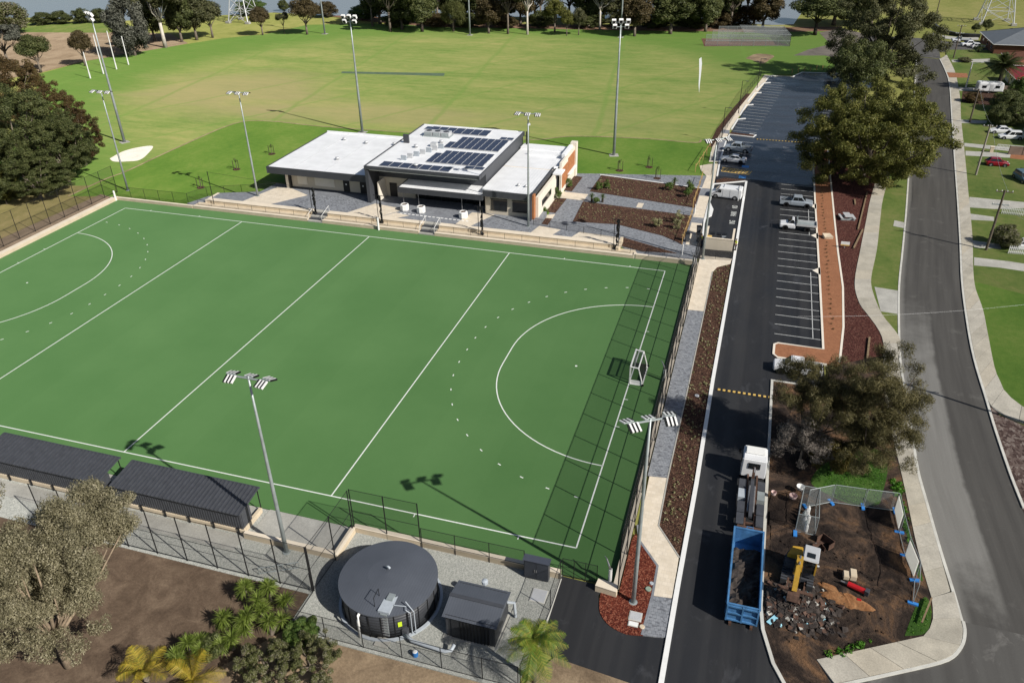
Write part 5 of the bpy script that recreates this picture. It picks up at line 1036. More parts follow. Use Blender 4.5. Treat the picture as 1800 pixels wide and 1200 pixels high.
for i, (p, k, lm) in enumerate((((-37.17,235.06,6.99,8.27,8.27),'dark',lf_dark),((-26.34,239.96,7.4,8.3,8.3),'gum',lf_gum),((-13.89,242.68,6.99,8.9,8.69),'dark',lf_dark),((-1.53,245.39,7.35,8.25,8.67),'round',lf_brown),((5.65,246.96,6.96,7.21,7.21),'dark',lf_dark),((17.88,249.64,6.93,8.21,8.63),'round',lf_dark),((30.04,252.31,6.91,8.59,8.59),'gum',lf_gum),((42.11,254.95,7.27,8.56,8.56),'dark',lf_dark),((55.11,257.8,7.24,8.53,8.53),'round',lf_dark),((68.01,260.62,7.22,8.5,8.5),'dark',lf_gum),((78.85,263,7.19,8.47,8.47),'round',lf_dark),((94.61,264.01,7.12,6.98,7.99),'gum',lf_gum),((121.41,267.51,6.29,8.86,8.26),'dark',lf_dark),((133.5,267.83,6.59,8.76,8.17),'round',lf_gum))):
    far(k, p, ORD[i]+' tree from the left in the rearmost line beyond the shore row', lm)
for i, (p, lm) in enumerate((((-27.53,229.81,1.91,6.12,2.95),lf_dark),((-14.41,232.72,1.9,6.09,2.93),lf_brown),((-2.38,235.39,1.9,6.68,3.11),lf_dark),((9.57,238.04,1.89,6.06,3.13),lf_brown),((22.43,240.89,2.26,6.03,3.33),lf_dark),((39.11,244.59,2.25,7,3.26),lf_dark),((49.83,246.96,2.25,5.99,3.3),lf_gum),((61.77,247.28,2.23,6.91,3.22),lf_dark),((74.19,250.04,2.22,6.49,3.23),lf_dark),((82.93,254.3,2.23,5.93,3.07),lf_brown))):
    far('bushy', p, ORD[i]+' low understorey bush from the left beneath the long tree row', lm, name='bush', group='bushes under the tree row')
# left cluster beside the pitch
LG = 'dense tree cluster left of the pitch'
far('cluster', (-27.05,61.39,6.2,9.82,11.19), 'large dark green tree nearest the left pitch fence', lf_dark, group=LG)
far('cluster', (-19.54,63.44,4.8,6.48,7.86), 'dark green tree at the right side of the left cluster', lf_dark, group=LG)
far('cluster', (-23.39,72.1,4.6,4.38,7.27), 'russet-brown tree at the right edge of the left cluster', lf_rust2, group=LG)
far('cluster', (-38.5,81.69,6,6.46,6.46), 'russet tree at the top of the left cluster', lf_red, group=LG)
far('cluster', (-57.3,90.28,7.5,8.15,8.15), 'large russet tree behind the dark tree at the left edge', lf_red, group=LG)
far('cluster', (-23.19,50.68,5.5,6.76,8.31), 'dark tree cut by the left picture edge behind the fence', lf_dark, group=LG)
far('cluster', (-21.35,51.06,2.2,2.74,3.74), 'small olive shrub at the left edge by the pitch fence', lf_dense, name='bush', group=LG)
far('cluster', (-17.87,55.01,3.2,6.44,4.24), 'low dark tree at the foot of the left cluster', lf_dark, group=LG)
far('cluster', (-35.9,80.77,5.6,2.1,2.34), 'small ochre tree wedged among the russet trees', lf_ochre, group=LG)
# big trees beside the street
x, y, zc, r, rz = (120.03,101.21,8.2,13.63,9.1)
bb = [(b[0]+q[0]*1.0,b[1]+q[1],b[2]+q[2],q[3]) for b in even_crown(r*.97,r*.97,rz*1.02,zc,170,2.2,21,-.9,.74)+crown(r*.75,r*.75,rz*.8,zc,60,2.2,22,-.7,.35) for q in crown(1.7,1.7,1.2,0,6,.9,int(b[1]*77+b[0]*13),-.6,.5)]
tree('huge dense olive-green tree between the car park and the street', x, y, bb, 170000, .3, lf_dense, trunk_grey, 3.6, .55, 21, 'large street trees', lean=(.5,-.3), nl=26, shell=.5)
x, y, zc, r, rz = (128.87,181.31,12,14.99,17.18)
bb = [(b[0]+q[0],b[1]+q[1],b[2]+q[2],q[3]) for b in even_crown(r*.95,r*.95,rz,zc,105,2.5,23,-.92,.6)+crown(r*.7,r*.7,rz*.75,zc,30,2.5,25,-.8,.2) for q in crown(2.3,2.3,1.6,0,6,1.15,int(b[1]*77+b[0]*13),-.8,.4)]
tree('tall dark gum behind the huge dense tree beside the street', x, y, bb, 90000, .42, lf_gum, trunk_dark, 6, .6, 23, 'large street trees', nl=18, droop=.25)
x, y, zc, r, rz = (122.88,167.76,7,7.71,6.57)
tree('medium dark tree in front of the tall gum at the car park end', x, y, crown(r,r,rz,zc,60,1.5,24,-.7), 20000, .42, lf_dark, trunk_dark, 4, .35, 24, 'large street trees', droop=.2)
# trees above the excavation
x, y, zc, r, rz = (114.76,16.69,6.8,5.19,7.91)
bb = [(b[0]+q[0],b[1]+q[1],b[2]+q[2],q[3]) for b in crown(r*.95,r*1.0,rz,zc,120,1.2,31,-.9,.35) for q in crown(1.1,1.1,.8,0,5,.55,int(b[1]*77+b[0]*13),-.8,.4)]
tree('wispy dark she-oak beside the footpath above the excavation', x, y, bb, 95000, .3, lf_caz, trunk_dark, 3, .22, 31, 'trees above the excavation', nl=26, droop=.3, aspect=.11)
x, y, zc, r, rz = (109.74,17.57,7.6,4.92,3.99)
bb = [(b[0]+q[0],b[1]+q[1],b[2]+q[2],q[3]) for b in crown(r*.95,r*.8,rz,zc,75,1.1,32,-.8,.3) for q in crown(1.0,1.0,.7,0,5,.5,int(b[1]*77+b[0]*13),-.8,.4)]
tree('sparse olive she-oak hanging over the hidden white ute', x, y, bb, 42000, .3, lf_caz, trunk_dark, 2.6, .18, 32, 'trees above the excavation', nl=18, droop=.3, aspect=.11)
x, y, zc, r, rz = (109.2,16.06,3.4,3.15,3.54)
bb = crown(r,r,rz,zc,70,.6,33,-.6,.4)
t = tree('half bare grey tree beside the truck chassis', x, y, bb, 15000, .2, lf_bare, trunk_grey, 2.4, .13, 33, 'trees above the excavation', nl=30, aspect=.16)
x, y, zc, r, rz = (112.06,16.27,2.2,2.37,2.37)
tree('low yellowish shrub below the half bare grey tree', x, y, crown(r,r,rz,zc,26,.55,34,-.9), 8000, .18, leaf('leaf_yellow_olive', [(.06,.055,.015),(.12,.1,.025),(.18,.14,.04)]), trunk_dark, 1, .1, 34, 'trees above the excavation', name='bush')
# front left gum
x, y, zc, r, rz = (58.92,-21.52,9,5.66,8.01)
x2, y2, zc2, r2, rz2 = (58.99,-15.33,9,3.1,3.1)
main = crown(r*.95,r*.95,rz*.95,zc,120,1.25,151,-.85,.25)+[(b[0]+x2-x,b[1]+y2-y,b[2],b[3]) for b in crown(r2,r2,rz2,zc2,34,1.1,75,-.85,.4)]
bb = [(b[0]+q[0],b[1]+q[1],b[2]+q[2],q[3]) for b in main for q in crown(1.15,1.15,.95,0,6,.55,int(b[1]*77+b[0]*13),-.8,.35)]
tree('large silver-leaved gum filling the lower left corner', x, y, bb, 190000, .15, lf_front, plain('bark_tan', (.3,.23,.16), .9, .3, 3, fine=.2), 3.2, .3, 151, None, nl=18, droop=.25, aspect=.42)
# heath bushes at the bottom
for i, (p, lab) in enumerate((((76.06,-16.92,1.2,2.61,1.42),'pale grey heath bush at the bottom below the tank'),((73.09,-18.04,1.2,2.2,1.68),'olive heath bush between yuccas and pale bush'),((74.07,-14.73,0.9,1.47,0.73),'small olive heath bush at the fence corner by the tank'))):
    x, y, zc, r, rz = p; tree(lab, x, y, crown(r,r,rz,zc,90,.26,50+i,-.7,.5), 26000, .1, (lf_heath,lf_heath,lf_shrub)[i], trunk_grey, .5, .07, 50+i, 'heath bushes by the near fence', name='bush')

def sword(mb_v, base, d, L, w, bend):
    """one strap leaf, two bent segments"""
    side = d.cross(Vector((0,0,1)))
    if side.length < .1: side = Vector((1,0,0))
    side.normalize(); p1 = base+d*L*.55; p2 = base+d*L+Vector((0,0,-bend*L))
    mb_v += [base-side*w*.5, base+side*w*.5, p1+side*w*.6, p1-side*w*.6, p1-side*w*.6, p1+side*w*.6, p2+side*w*.06, p2-side*w*.06]
def yucca(x, y, h, label, seed, heads=1, R=.9):
    r = random.Random(seed); t = thing('yucca', label, 'yucca', (x,y,0), group='yuccas by the near fence'); vs = []; mb = MB()
    for k in range(heads):
        hx, hy, hz = (0,0,h) if k == 0 else (r.uniform(-.7,.7), r.uniform(-.7,.7), h*r.uniform(.55,.9))
        mb.tube([(0,0,-.1),(hx*.4,hy*.4,hz*.5),(hx,hy,hz)], [.13,.1,.08], 7)
        for i in range(130):
            a = r.uniform(0,6.28); e = r.uniform(-.5,1.35); d = Vector((math.cos(a)*math.cos(e),math.sin(a)*math.cos(e),math.sin(e))); sword(vs, Vector((hx,hy,hz+r.uniform(-.2,.1))), d, R*r.uniform(.8,1.15), .05, .16)
    obj('stem', mb, trunk_grey, t, False); v = np.array([tuple(p) for p in vs]); obj('leaf_rosette', np_mesh('leaf_rosette', v, len(v)//4, lf_yucca), None, t)
for i, (q, h, hd, lab) in enumerate((((68.32,-12.98),1.9,2,'tall yucca nearest the bike rack'),((69.9,-12.28),1.8,2,'yucca right of the tallest one by the fence'),((71.47,-12.63),1.2,1,'small yucca with dry skirt at the fence corner'),((69.8,-13.57),1.7,2,'yucca in the middle of the clump'),((70,-15.27),1.9,3,'leafy yucca at the front of the clump'),((71.56,-14.97),1.5,2,'yucca at the front right of the clump'),((68.06,-15.63),1.5,2,'yucca at the left side of the clump'),((69.59,-16.87),1.2,2,'low yucca at the front left of the clump'),((67.06,-18.38),1.6,2,'yucca standing above the golden palm'),((66.66,-19.35),1.3,2,'small yucca left above the golden palm'),((68.09,-18.33),1.2,1,'low yucca between golden palm and clump'))): yucca(q[0], q[1], h, lab, 60+i, hd)
def frond_v(vs, base, az, el, L, w, droop, r, n=44, wd=.026):
    d = Vector((math.cos(az)*math.cos(el), math.sin(az)*math.cos(el), math.sin(el))); side = Vector((-math.sin(az),math.cos(az),0)); pts = []
    for k in range(n+1):
        s = k/n; pts.append(base+d*L*s+Vector((0,0,-droop*L*s*s)))
    for k in range(1, n):
        s = k/n; t = (pts[k+1]-pts[k-1]).normalized(); ll = w*math.sin(math.pi*(.12+.83*s))
        for sg in (-1,1):
            e = pts[k]+side*sg*ll*.85+t*ll*.5+Vector((0,0,-ll*r.uniform(.15,.5))); tw = t*wd*L/3
            vs += [pts[k]-tw, pts[k]+tw, e+tw*.3, e-tw*.3]
def palm(name, label, x, y, h, n, L, w, lm, tm, seed, tr=.18, el=(-.25,1.2), droop=.45, group=None, wd=.026):
    r = random.Random(seed); t = thing(name, label, 'palm', (x,y,0), group=group); vs = []; mb = MB()
    obj('trunk', MB().tube([(0,0,-.2),(.05,0,h*.5),(0,0,h)], [tr*1.2,tr,tr*.9], 9), tm, t, False, True)
    for i in range(n):
        az, e = i*2.399+r.uniform(-.2,.2), r.uniform(*el); frond_v(vs, Vector((0,0,h)), az, e, L*r.uniform(.8,1.1), w, droop*r.uniform(.8,1.3), r, 44, wd)
        d = Vector((math.cos(az)*math.cos(e),math.sin(az)*math.cos(e),math.sin(e))); mb.tube([Vector((0,0,h)),Vector((0,0,h))+d*L*.5+Vector((0,0,-droop*L*.25))], [.04,.015], 4)
    obj('frond_stalks', mb, lm, t, False); v = np.array([tuple(p) for p in vs]); obj('fronds', np_mesh('fronds', v, len(v)//4, lm), None, t)
palm('palm_tree', 'green and yellow feather palm at the bottom beside the asphalt apron', 91.4, -13.2, 4.4, 24, 2.6, .7, lf_palm, trunk_grey, 71)
palm('golden_palm', 'golden-yellow palm at the bottom edge right of the corner gum', *(65.59,-21.25), 1.5, 12, 3.2, .7, lf_gold, trunk_grey, 72, .2, (.15,1.25), .5, wd=.018); palm('golden_palm', 'second golden palm with long arching fronds at the bottom edge', *(69.07,-20.69), 1.3, 11, 3.6, .75, lf_gold, trunk_grey, 73, .2, (.2,1.25), .5, wd=.018)
palm('date_palm', 'large dark date palm in front of the red-roofed houses', *(156.15,178.24), 6.2, 70, 5.4, .9, lf_date, trunk_dark, 74, .45, (-.5,1.3), .35)
t = thing('bush', 'dark green shrub between the yuccas and golden palm', 'bush', (*(68.39,-17.73),0), group='heath bushes by the near fence'); bb = crown(1.1,1.1,1.0,.9,24,.4,80,-.8); obj('stems', limbs(bb,.4,.06,80), trunk_dark, t, False); obj('foliage', leaves(bb, 9000, .14, 80, lf_dark), None, t)
# saplings with three stakes
sap = [((6.84,77.59),'staked sapling on the lawn left of the clubhouse'),((6.36,67.08),'staked sapling near the left end of the terrace'),((8.28,87.73),'staked sapling beside the left clubhouse wing'),((77.46,95.63),'staked sapling on the lawn below the floodlight mast'),((82.48,98.99),'staked sapling on the lawn, rearmost of three right of the clubhouse'),((84.84,93.03),'staked sapling nearest the upper garden bed')]
for i, (q, lab) in enumerate(sap):
    t = thing('staked_sapling', lab, 'sapling', (*q,0), group='staked saplings on the lawn')
    for k in range(3): a = 2.1*k; obj('stake', MB().box(.55*math.cos(a)-.04,.55*math.cos(a)+.04,.55*math.sin(a)-.04,.55*math.sin(a)+.04,0,1.9), trunk_dark, t, False)
    obj('stem', MB().tube([(0,0,0),(.05,0,1.2),(0,.04,2.2)], [.04,.03,.012], 5), trunk_grey, t, False); obj('leaves', leaves(crown(.35,.35,.6,1.9,8,.2,i,-1), 220, .12, i, lf_shrub), None, t); obj('mulch_ring', MB().lathe([(.75,0),(.7,.05)], 14), mulch_dark, t, False)
# garden shrubs
gs = [(998,330,1.1,'grassy shrub in the bed beside the terracotta gable wall'),(978,352,1.3,'spiky shrub below the long side window'),(957,378,.9,'low shrub at the foot of the clubhouse end wall'),(1053,334,1.0,'leafy shrub in the upper garden bed, leftmost pair'),(1068,333,1.1,'leafy shrub beside the leftmost one in the upper bed'),(1176,335,1.0,'thin shrub in the right part of the upper bed'),(1213,340,1.3,'bushy shrub at the right end of the upper bed'),(1208,348,1.0,'lower shrub at the right end of the upper bed'),(1048,358,.7,'low shrub at the left end of the lower bed'),(1154,400,1.1,'pale shrub in the middle of the lower bed'),(1192,392,1.2,'pale tall shrub at the right end of the lower bed'),(1189,404,1.0,'pale low shrub at the right end of the lower bed')]
for i, (u, v, s, lab) in enumerate(gs):
    q = [(70.29,84.21),(69.86,77.72),(69.63,70.71),(75.87,84.51),(77.26,85.18),(87.73,87.39),(91.42,86.93),(91.19,84.58),(76.75,77.92),(88,70.28),(91.04,73.03),(91.12,70.19)][i]
    t = thing('garden_shrub', lab, 'shrub', (*q,.1), group='young shrubs in the clubhouse garden'); bb = crown(.8*s,.8*s,.9*s,.8*s,12,.35,i,-.9); obj('stems', limbs(bb,.3,.03,i), trunk_grey, t, False); obj('foliage', leaves(bb, 1500, .2, i, lf_tuft if i > 8 else lf_shrub, aspect=.3), None, t)
for i, (q, lab) in enumerate((((75.84,78.5),'grass tree with dark trunk at the path crossing'),((77.66,78.71),'small grass tree beside the path crossing'),((88.3,89.93),'grass tree at the top edge of the upper bed'),((90.95,89.44),'grass tree near the right end of the upper bed'))):
    t = thing('grass_tree', lab, 'grass tree', (*q,.1), group='grass trees in the clubhouse garden'); obj('trunk', MB().tube([(0,0,0),(0,0,.9)], [.2,.17], 8), trunk_dark, t, False); vs = []; r = random.Random(i)
    for k in range(70): a = r.uniform(0,6.28); e = r.uniform(-.2,1.4); sword(vs, Vector((0,0,.95)), Vector((math.cos(a)*math.cos(e),math.sin(a)*math.cos(e),math.sin(e))), .8, .05, .25)
    v = np.array([tuple(p) for p in vs]); obj('leaf_skirt', np_mesh('leaf_skirt', v, len(v)//4, lf_shrub), None, t)
# small bedding plants and weeds: ground cover
def tufts(name, label, polys, n, size, lm, seed, h=.12, per=8):
    r = np.random.default_rng(seed); bl = []
    areas = [abs(sum(p[i][0]*p[(i+1)%len(p)][1]-p[(i+1)%len(p)][0]*p[i][1] for i in range(len(p))))/2 for p in polys]
    def inside(pt, p):
        c = False; j = len(p)-1
        for i in range(len(p)):
            if (p[i][1] > pt[1]) != (p[j][1] > pt[1]) and pt[0] < (p[j][0]-p[i][0])*(pt[1]-p[i][1])/(p[j][1]-p[i][1])+p[i][0]: c = not c
            j = i
        return c
    for p, a in zip(polys, areas):
        k = int(n*a/sum(areas)); xs = [q[0] for q in p]; ys = [q[1] for q in p]; c = 0
        while c < k:
            pt = (r.uniform(min(xs),max(xs)), r.uniform(min(ys),max(ys)))
            if inside(pt, p): bl.append((pt[0],pt[1],h,size*r.uniform(.6,1.3))); c += 1
    me = leaves(bl, len(bl)*per, size*1.3, seed, lm, name, .4, .3); o = obj(name, me); stuff(o, label, 'plants'); return o
tufts('bedding_plants', 'rows of pale bedding plants in the dark planting strip', [[(97.9,56.5),(98.35,58.2),(99.9,59.5),(100.0,43),(99.9,27),(99.85,10.9),(99.7,2.0),(97.9,5),(97.8,11),(97.9,27.1),(98.0,42.6)]], 330, .13, lf_tuft, 90, .12, 9)
tufts('bedding_plants', 'pale bedding plants dotted over the clubhouse garden beds', [[(74.88,91.34),(92.64,89.3),(92.66,80.6),(74.64,83.59)],[(74.74,77.65),(92.58,76.18),(92.4,65.33),(89.35,67.62),(81.77,70.26),(75.03,69.66)],[(71.3,78.38),(71.03,72.38),(68.75,72.54),(68.98,78.04)]], 520, .13, lf_tuft, 91, .16, 7)
tufts('weeds', 'bright green weeds on the ground above the excavation', [[(111.23,13.18),(111.84,17.28),(114.25,19.57),(116.37,20.63),(117.1,18.37),(116.25,14),(115.66,12.59),(113.36,12.15)],[(116.7,-1.7),(118.09,-0.97),(118.71,1.12),(118.54,2.39),(117.87,1.5)]], 1800, .12, lf_weed, 92, .03, 6)
tufts('weeds', 'scattered green weeds along the excavation edges', [[(110.96,-5.14),(114.18,-2.91),(113.73,-3.82),(111.14,-5.59)],[(118.1,15.98),(118.15,12.26),(118.05,7.99),(117.82,9.99)],[(117.3,16.73),(118.22,16.18),(118.22,13.8),(117.32,14.32)]], 90, .22, lf_weed, 93, .12, 10)

# ---------------------------------------------------------------- vehicles
def loft(stations):
    """body shell from cross sections along x: (x, half width, z bottom, z side, z top, top inset)"""
    mb = MB(); vs = []; n = 8
    for x, w, zb, zs, zt, ins in stations: vs += [(x,-w*.93,zb),(x,-w,zb+.18),(x,-w,zs),(x,-w*ins,zt),(x,w*ins,zt),(x,w,zs),(x,w,zb+.18),(x,w*.93,zb)]
    fs = [(i*n+j, i*n+(j+1)%n, (i+1)*n+(j+1)%n, (i+1)*n+j) for i in range(len(stations)-1) for j in range(n)]
    fs += [tuple(range(n))[::-1], tuple((len(stations)-1)*n+j for j in range(n))]
    return mb.add(vs, [f[::-1] for f in fs])
WH = {}
def wheel_meshes(r):
    if r not in WH:
        WH[r] = (MB().add(*(lambda m: ([(p[0],p[2],p[1]) for p in m.v],[f[::-1] for f in m.f]))(MB().lathe([(r*.6,-.11),(r*.95,-.11),(r,-.07),(r,.07),(r*.95,.11),(r*.6,.11)], 18))).mesh('tyre', rubber, smooth=False), MB().add(*(lambda m: ([(p[0],p[2],p[1]) for p in m.v],[f[::-1] for f in m.f]))(MB().lathe([(r*.62,-.115),(r*.2,-.09),(r*.2,.09),(r*.62,.115)], 14))).mesh('rim', alu))
    return WH[r]
def wheels(t, xs, w, r):
    for x in xs:
        for s in (-1,1):
            a, b = wheel_meshes(r); o = link(bpy.data.objects.new('wheel', a), t); o.location = (x, s*(w-.1), r); q = link(bpy.data.objects.new('rim', b), o)
            obj('wheel_arch', MB().add(*(lambda m: ([(p[0]+x,p[2]+s*(w-.005),p[1]+r) for p in m.v],m.f))(MB().lathe([(r*1.22,-.02),(r*1.22,.02)], 18))), black_metal, t, False)
def glassq(t, a, b, c, d, name='window', m=None, off=.012):
    a, b, c, d = map(Vector, (a,b,c,d)); n = (b-a).cross(d-a).normalized()*off; obj(name, MB().add([a+n,b+n,c+n,d+n,a-n*2,b-n*2,c-n*2,d-n*2],[(0,1,2,3),(7,6,5,4),(0,4,5,1),(1,5,6,2),(2,6,7,3),(3,7,4,0)]), m or glass_pane, t, False)
def cabin(t, x1, x2, x3, x4, zb, zt, wb, wt, paint, split=.5, name='cabin', rear=True):
    """glasshouse: windscreen base x1, roof x2..x3, rear glass base x4"""
    v = [(x1,-wb,zb),(x1,wb,zb),(x4,wb,zb),(x4,-wb,zb),(x2,-wt,zt),(x2,wt,zt),(x3,wt,zt),(x3,-wt,zt)]
    obj(name, MB().add(v, [(0,3,2,1)[::-1],(4,5,6,7)[::-1],(0,1,5,4)[::-1],(1,2,6,5)[::-1],(2,3,7,6)[::-1],(3,0,4,7)[::-1]]), paint, t, False, bevel=.07)
    def P(a, b, c, d, u, w): a, b, c, d = map(Vector, (a,b,c,d)); return (a.lerp(b,u)).lerp(d.lerp(c,u), w)
    def pane(a, b, c, d, u0, u1, w0, w1, nm): glassq(t, P(a,b,c,d,u0,w0), P(a,b,c,d,u1,w0), P(a,b,c,d,u1,w1), P(a,b,c,d,u0,w1), nm)
    pane(v[1],v[0],v[4],v[5],.06,.94,.1,.9,'windscreen')
    if rear: pane(v[3],v[2],v[6],v[7],.1,.9,.15,.88,'rear_window')
    for q in ((v[0],v[3],v[7],v[4]),(v[2],v[1],v[5],v[6])):
        fw = q is not None and q[0] == v[0]
        for u0, u1 in (((.1,split-.02),(split+.02,.9)) if fw else ((.1,1-split-.02),(1-split+.02,.9))):
            if u1-u0 > .08: pane(*q, u0, u1, .16, .86, 'side_window')
def car(label, x, y, rz, kind, paint, cat='car', group=None, name='parked_car', z=0):
    t = thing(name, label, cat, (x,y,z), rz, group); r = .33
    if kind in ('sedan','hatch','wagon'):
        L = 4.6 if kind != 'hatch' else 4.0; w = .89; h = L/2
        body = [(h,.66*w,.35,.5,.58,.9),(h-.12,.9*w,.25,.6,.68,.9),(h-.9,w,.2,.72,.86,.86),(h-1.35,w,.2,.78,.95,.86),(-h+1.0,w,.2,.8,.97,.86),(-h+.15,.95*w,.25,.78,.95,.86),(-h,.8*w,.4,.7,.86,.86)]
        obj('body', loft(body), paint, t, False, bevel=.03)
        if kind == 'sedan': cabin(t, h-1.3, h-2.0, -h+1.5, -h+.65, .93, 1.44, .76, .6, paint, .52)
        elif kind == 'hatch': cabin(t, h-1.0, h-1.75, -h+.75, -h+.2, .93, 1.5, .76, .62, paint, .5)
        else: cabin(t, h-1.25, h-1.95, -h+.45, -h+.1, .93, 1.68, .8, .68, paint, .42)
        wheels(t, (h-.85,-h+.8), w, r); fx, bx_, lw = h-.06, -h+.02, .6*w
    elif kind == 'van':
        h, w = 2.6, .98; obj('body', loft([(h,.78*w,.4,.6,.75,.9),(h-.15,.93*w,.28,.85,1.0,.9),(h-.75,w,.22,1.0,1.2,.88),(h-.8,w,.22,1.0,1.2,.88),(h-1.5,w,.22,1.75,1.98,.84),(-h+.1,w,.22,1.78,2.02,.84),(-h,.95*w,.3,1.7,1.95,.84)]), paint, t, False, bevel=.05)
        glassq(t, (h-.8,.72*w,1.2),(h-.8,-.72*w,1.2),(h-1.42,-.7*w,1.88),(h-1.42,.7*w,1.88),'windscreen',off=.03)
        for s in (-1,1):
            q = [(h-1.1,s*(w+.005),1.1),(h-1.85,s*(w+.005),1.1),(h-1.85,s*(w+.005),1.65),(h-1.4,s*(w+.005),1.65)]; glassq(t, *(q if s < 0 else q[::-1]), 'side_window'); 
            obj('door_line', MB().box(h-2.1,h-2.07,s*w-.012,s*w+.012,.4,1.75), dark_metal, t, False); obj('door_line', MB().box(h-3.3,h-3.27,s*w-.012,s*w+.012,.4,1.75), dark_metal, t, False)
            obj('mirror', MB().cbox((h-1.0,s*(w+.12),1.15),(.12,.18,.25)), black_metal, t, False)
        for xx in (h-2.2,-h+.6): obj('roof_rack', MB().box(xx-.04,xx+.04,-.8,.8,2.03,2.12), alu, t, False)
        wheels(t, (h-.95,-h+1.0), w, .34); fx, bx_, lw = h-.05, -h+.03, .6
    elif kind in ('dualcab','flatbed'):
        h, w = 2.6, .92; zt_ = 1.05
        obj('body', loft([(h,.75*w,.45,.7,.8,.9),(h-.12,.94*w,.35,.85,.95,.9),(h-1.1,w,.32,.95,1.08,.86),(h-1.3,w,.32,.97,1.1,.86),((-.9 if kind == 'dualcab' else .25),w,.32,.97,1.1,.86)]), paint, t, False, bevel=.03)
        if kind == 'dualcab':
            cabin(t, h-1.15, h-1.85, -.55, -.85, 1.08, 1.78, .8, .66, paint, .5)
            for s in (-1,1): obj('tray_side', MB().box(-h,-.9,s*w-(.1 if s > 0 else 0),s*w+(.1 if s < 0 else 0),.45,1.12), paint, t, False, bevel=.02)
            obj('tray_floor', MB().box(-h+.05,-.9,-w+.1,w-.1,.5,.68), rubber, t, False); obj('tailgate', MB().box(-h-.02,-h+.06,-w+.1,w-.1,.55,1.12), paint, t, False); obj('rear_bumper', MB().box(-h-.1,-h-.02,-w+.05,w-.05,.42,.58), dark_metal, t, False)
            obj('sports_bar', MB().tube([(-1.0,-.75,1.1),(-1.1,-.7,1.6),(-1.1,.7,1.6),(-1.0,.75,1.1)], .04, 6), black_metal, t, False)
        else:
            cabin(t, h-1.15, h-1.8, .55, .3, 1.08, 1.78, .8, .66, paint, .86)
            obj('tray_deck', MB().box(-h-.2,.15,-.95,.95,.85,.95), galv, t, False); obj('chassis_rail', MB().box(-h,.3,-.4,.4,.5,.8), black_metal, t, False)
            for s in (-1,1): obj('drop_side', MB().box(-h-.2,.15,s*.95-.025,s*.95+.025,.9,1.2), alu, t, False)
            obj('tail_board', MB().box(-h-.24,-h-.2,-.95,.95,.9,1.2), alu, t, False); obj('head_board', MB().box(.1,.16,-.95,.95,.9,1.75), galv, t, False); obj('ladder_rack', MB().tube([(.05,-.9,1.2),(.05,-.9,1.9),(.05,.9,1.9),(.05,.9,1.2)], .035, 5), galv, t, False)
            obj('bull_bar', MB().tube([(h+.08,-.75,.55),(h+.1,-.7,1.0),(h+.1,.7,1.0),(h+.08,.75,.55)], .05, 6), black_metal, t, False)
        wheels(t, (h-.9,-h+1.05), w, .38); fx, bx_, lw = h-.05, -h+.0, .62
    for s in (-1,1):
        obj('headlight', MB().cbox((fx-.08,s*lw,.66),(.16,.3,.14)), lamp_clear, t, False); obj('tail_light', MB().cbox((bx_+.02,s*lw*1.15,.82),(.1,.2,.22)), lamp_red, t, False)
    return t
PI = math.pi; CG = 'cars in the car park'
car('silver-blue dual cab ute in the far bay beside the white sedan', 97.9, 113.2, PI-.13, 'dualcab', car_silver, 'ute', CG, 'parked_ute')
car('white sedan parked nose-in beside the yellow hatched bay', 97.5, 106.2, PI-.13, 'sedan', car_white, 'car', CG)
car('white delivery van standing in the service bay by the clubhouse garden', 97.5, 86.6, PI-.1, 'van', car_white, 'van', CG, 'parked_van')
car('silver dual cab ute parked nose-in at the brick strip', 108.9, 85.6, .0, 'dualcab', car_silver, 'ute', CG, 'parked_ute')
car('white flatbed ute backed into a bay by the brick strip', 109.0, 75.4, PI, 'flatbed', car_white, 'ute', CG, 'parked_ute')
car('white ute half hidden under the she-oak by the island', 109.0, 33.0, PI, 'dualcab', car_white, 'ute', CG, 'parked_ute')
RG = 'cars parked at the houses'
car('dark red hatchback parked on the front lawn', 144.6, 116.4, .05, 'hatch', car_red, 'car', RG); car('white station wagon in the shade beside the houses', 150.6, 135.4, PI+.1, 'wagon', car_white, 'car', RG)
car('white car behind the station wagon by the dark shrubs', 149.6, 139.4, PI+.1, 'sedan', car_white, 'car', RG); car('blue-grey car cut by the right picture edge near the hatchback', *(147.27,108.43), -1.3, 'wagon', car_blue, 'car', RG)
car('white car behind the lower picket fence at the right edge', *(140.62,76.45), PI, 'hatch', car_white, 'car', RG); car('white ute parked on the far side street', *(157.91,242.72), PI, 'flatbed', car_white, 'ute', RG, 'parked_ute')
car('white ute parked behind the far ute on the pad', *(159.48,236.55), PI+.2, 'dualcab', car_white, 'ute', RG, 'parked_ute'); car('white car nearest the grey-roofed house', *(161.3,234.25), .2, 'hatch', car_white, 'car', RG)
cv = thing('caravan', 'white caravan parked beside the date palm', 'caravan', (*(153.84,175.9),0), .1)
obj('caravan_body', loft([(2.9,.95,.6,1.4,1.8,.9),(2.7,1.15,.5,2.2,2.5,.94),(-2.6,1.15,.5,2.3,2.6,.94),(-2.9,1.1,.6,2.1,2.4,.94)]), car_white, cv, False, bevel=.06)
for x in (1.4,-1.6): glassq(cv, (x-.5,-1.16,1.3),(x+.5,-1.16,1.3),(x+.5,-1.16,1.9),(x-.5,-1.16,1.9)); obj('roof_hatch', MB().box(x-.35,x+.35,-.35,.35,2.55,2.68), alu, cv, False)
obj('door', MB().box(-.3,.4,-1.19,-1.14,.65,2.2), alu, cv, False); obj('tow_bar', MB().tube([(2.8,-.6,.5),(4.1,0,.5),(2.8,.6,.5)], .05, 6), galv, cv, False); wheels(cv, (-.2,), 1.1, .33)

